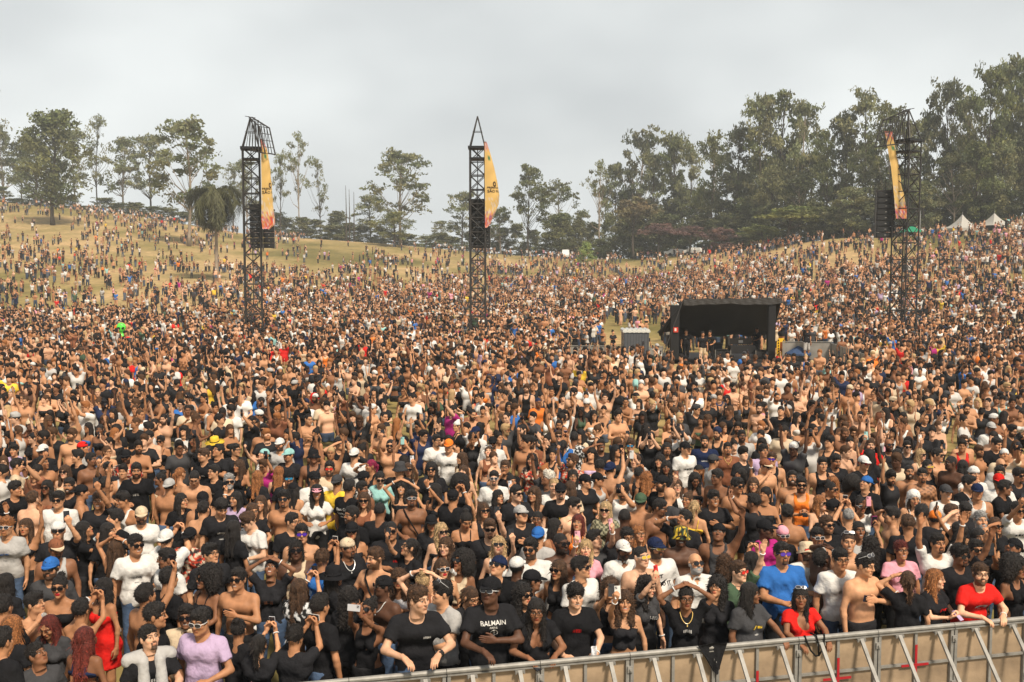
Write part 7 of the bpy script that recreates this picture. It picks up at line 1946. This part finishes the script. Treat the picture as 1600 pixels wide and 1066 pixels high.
NICK = [s for s in PEOPLE if s['nick']]
used = set(s['label'] for s in PEOPLE if s['label'])
def rel(s, t):
    dx, dy = s['x']-t['x'], s['y']-t['y']
    if abs(dx) > abs(dy)*1.3: return 'right of' if dx > 0 else 'left of'
    if abs(dx) > abs(dy)*.5: return ('behind and ' if dy < 0 else 'in front and ')+('right of' if dx > 0 else 'left of')
    return 'behind' if dy < 0 else 'in front of'
for s in PEOPLE:
    if s['label']: continue
    base, ext = attrs(s); cands = sorted(NICK, key=lambda t: (t['x']-s['x'])**2+1.5*(t['y']-s['y'])**2)[:6]
    done = None
    for t in cands:
        for n in (2, 1, 3, 0):
            l = ', '.join([base]+ext[:n])+', '+rel(s, t)+' '+t['nick']
            if l not in used and 4 <= len(l.replace('-', ' ').split()) <= 16: done = l; break
        if done: break
    s['label'] = done or (base+', near '+cands[0]['nick']); used.add(s['label'])
for s in PEOPLE: tag(s['root'], s['label'], 'person', 'festival-goers in the front of the crowd')
for o, c, n, s in HELD:
    hand = 'raised by' if s['pose'] in ('phone', 'phoneR', 'phoneL') else 'held by'
    who = s['nick'] or None
    if who is None:
        t = min(NICK, key=lambda t: (t['x']-s['x'])**2+1.5*(t['y']-s['y'])**2); b_, e_ = attrs(s); l = '%s %s %s, %s %s' % (n, hand, b_, rel(s, t), t['nick'])
        if len(l.replace('-', ' ').split()) > 16: l = '%s raised %s %s' % (n, rel(s, t), t['nick'])
    else: l = '%s %s %s' % (n, hand, who)
    tag(o, l, c, 'phones in hands' if c == 'phone' else None)
barrier(); rail_things(); towers(); shelter(); fences(); alien(); trees(); tents(); cars()
log('setting')
# the crew under the shelter and the man on the platform: a few more single figures
for i, (px, yh, D, sex, sk, top, yaw, pose, lab, bt) in enumerate([
        (1098, 535, 53.3, 'm', 3, 'tee.k', 10, 'stand', 'crew man in black with khaki trousers standing before the mixing desk', 'trousers.t'),
        (1109, 532, 54.2, 'm', 3, 'tee.k', -20, 'front', 'crew man in all black standing beside the one in khaki trousers', 'trousers.k'),
        (1072, 533, 55.2, 'm', 2, 'tee.k', -15, 'stand', 'crew man in black T-shirt at the left end under the shelter', 'trousers.k'),
        (1183, 532, 57.0, 'm', 4, 'tee.k', -60, 'front', 'crew man working behind the mixing desk', 'trousers.k'),
        (1261, 513, 52.5, 'm', 3, 'tee.k', 30, 'phoneR', 'man in black T-shirt and grey shorts standing high right of the shelter', 'shorts.g')]):
    s = dict(x=px, y=yh, sex=sex, skin=sk, hair='short', hc='k', top=top, yaw=yaw, pitch=0, pose=pose, i=900+i, ex={}, by=yaw, hy=0, vb=.04, vh=.015, vhair=.02, vhand=.013, bottom=bt)
    H = human(sex, top, bt, pose, 900+i, .04, 0, 0, 0); q = P(px, yh, D); zg = max(0.0, q[2]-1.64) if i != 4 else q[2]-1.64
    root, _ = make_person(s, np.array((q[0], D, zg if i == 4 else max(0, min(.24, zg)))), 1.0, H, False); tag(root, lab, 'person', 'shelter crew')
    if i == 4:
        b = empty('platform_box', (q[0], D, 0)); m = MB(); m.box((0, 0, zg/2-.005), (.9, .7, zg-.01)); m.build('box', 'case_black', b); tag(b, 'dark box the high-standing man in grey shorts stands on', 'box')
crowd(indiv)
ground()if False else None
# ---------------------------------------------------------------- haze
def haze():
    me = bpy.data.meshes.new('haze'); x, y0, y1, z0, z1 = 420, -40, 420, -14, 48
    V = [(a, b, c) for a in (-x, x) for b in (y0, y1) for c in (z0, z1)]
    me.from_pydata(V, [], [(0, 1, 3, 2), (4, 6, 7, 5), (0, 4, 5, 1), (2, 3, 7, 6), (0, 2, 6, 4), (1, 5, 7, 3)])
    m = bpy.data.materials.new('haze'); m.use_nodes = True; t = m.node_tree; t.nodes.clear(); v = t.nodes.new('ShaderNodeVolumePrincipled'); v.inputs['Density'].default_value = HAZE; v.inputs['Color'].default_value = (.90, .925, .93, 1); v.inputs['Anisotropy'].default_value = .2
    o = t.nodes.new('ShaderNodeOutputMaterial'); t.links.new(v.outputs[0], o.inputs['Volume']); me.materials.append(m); ob = link('haze', me); tag(ob, kind='stuff')
HAZE = .0007
if HAZE: haze()
log('done')
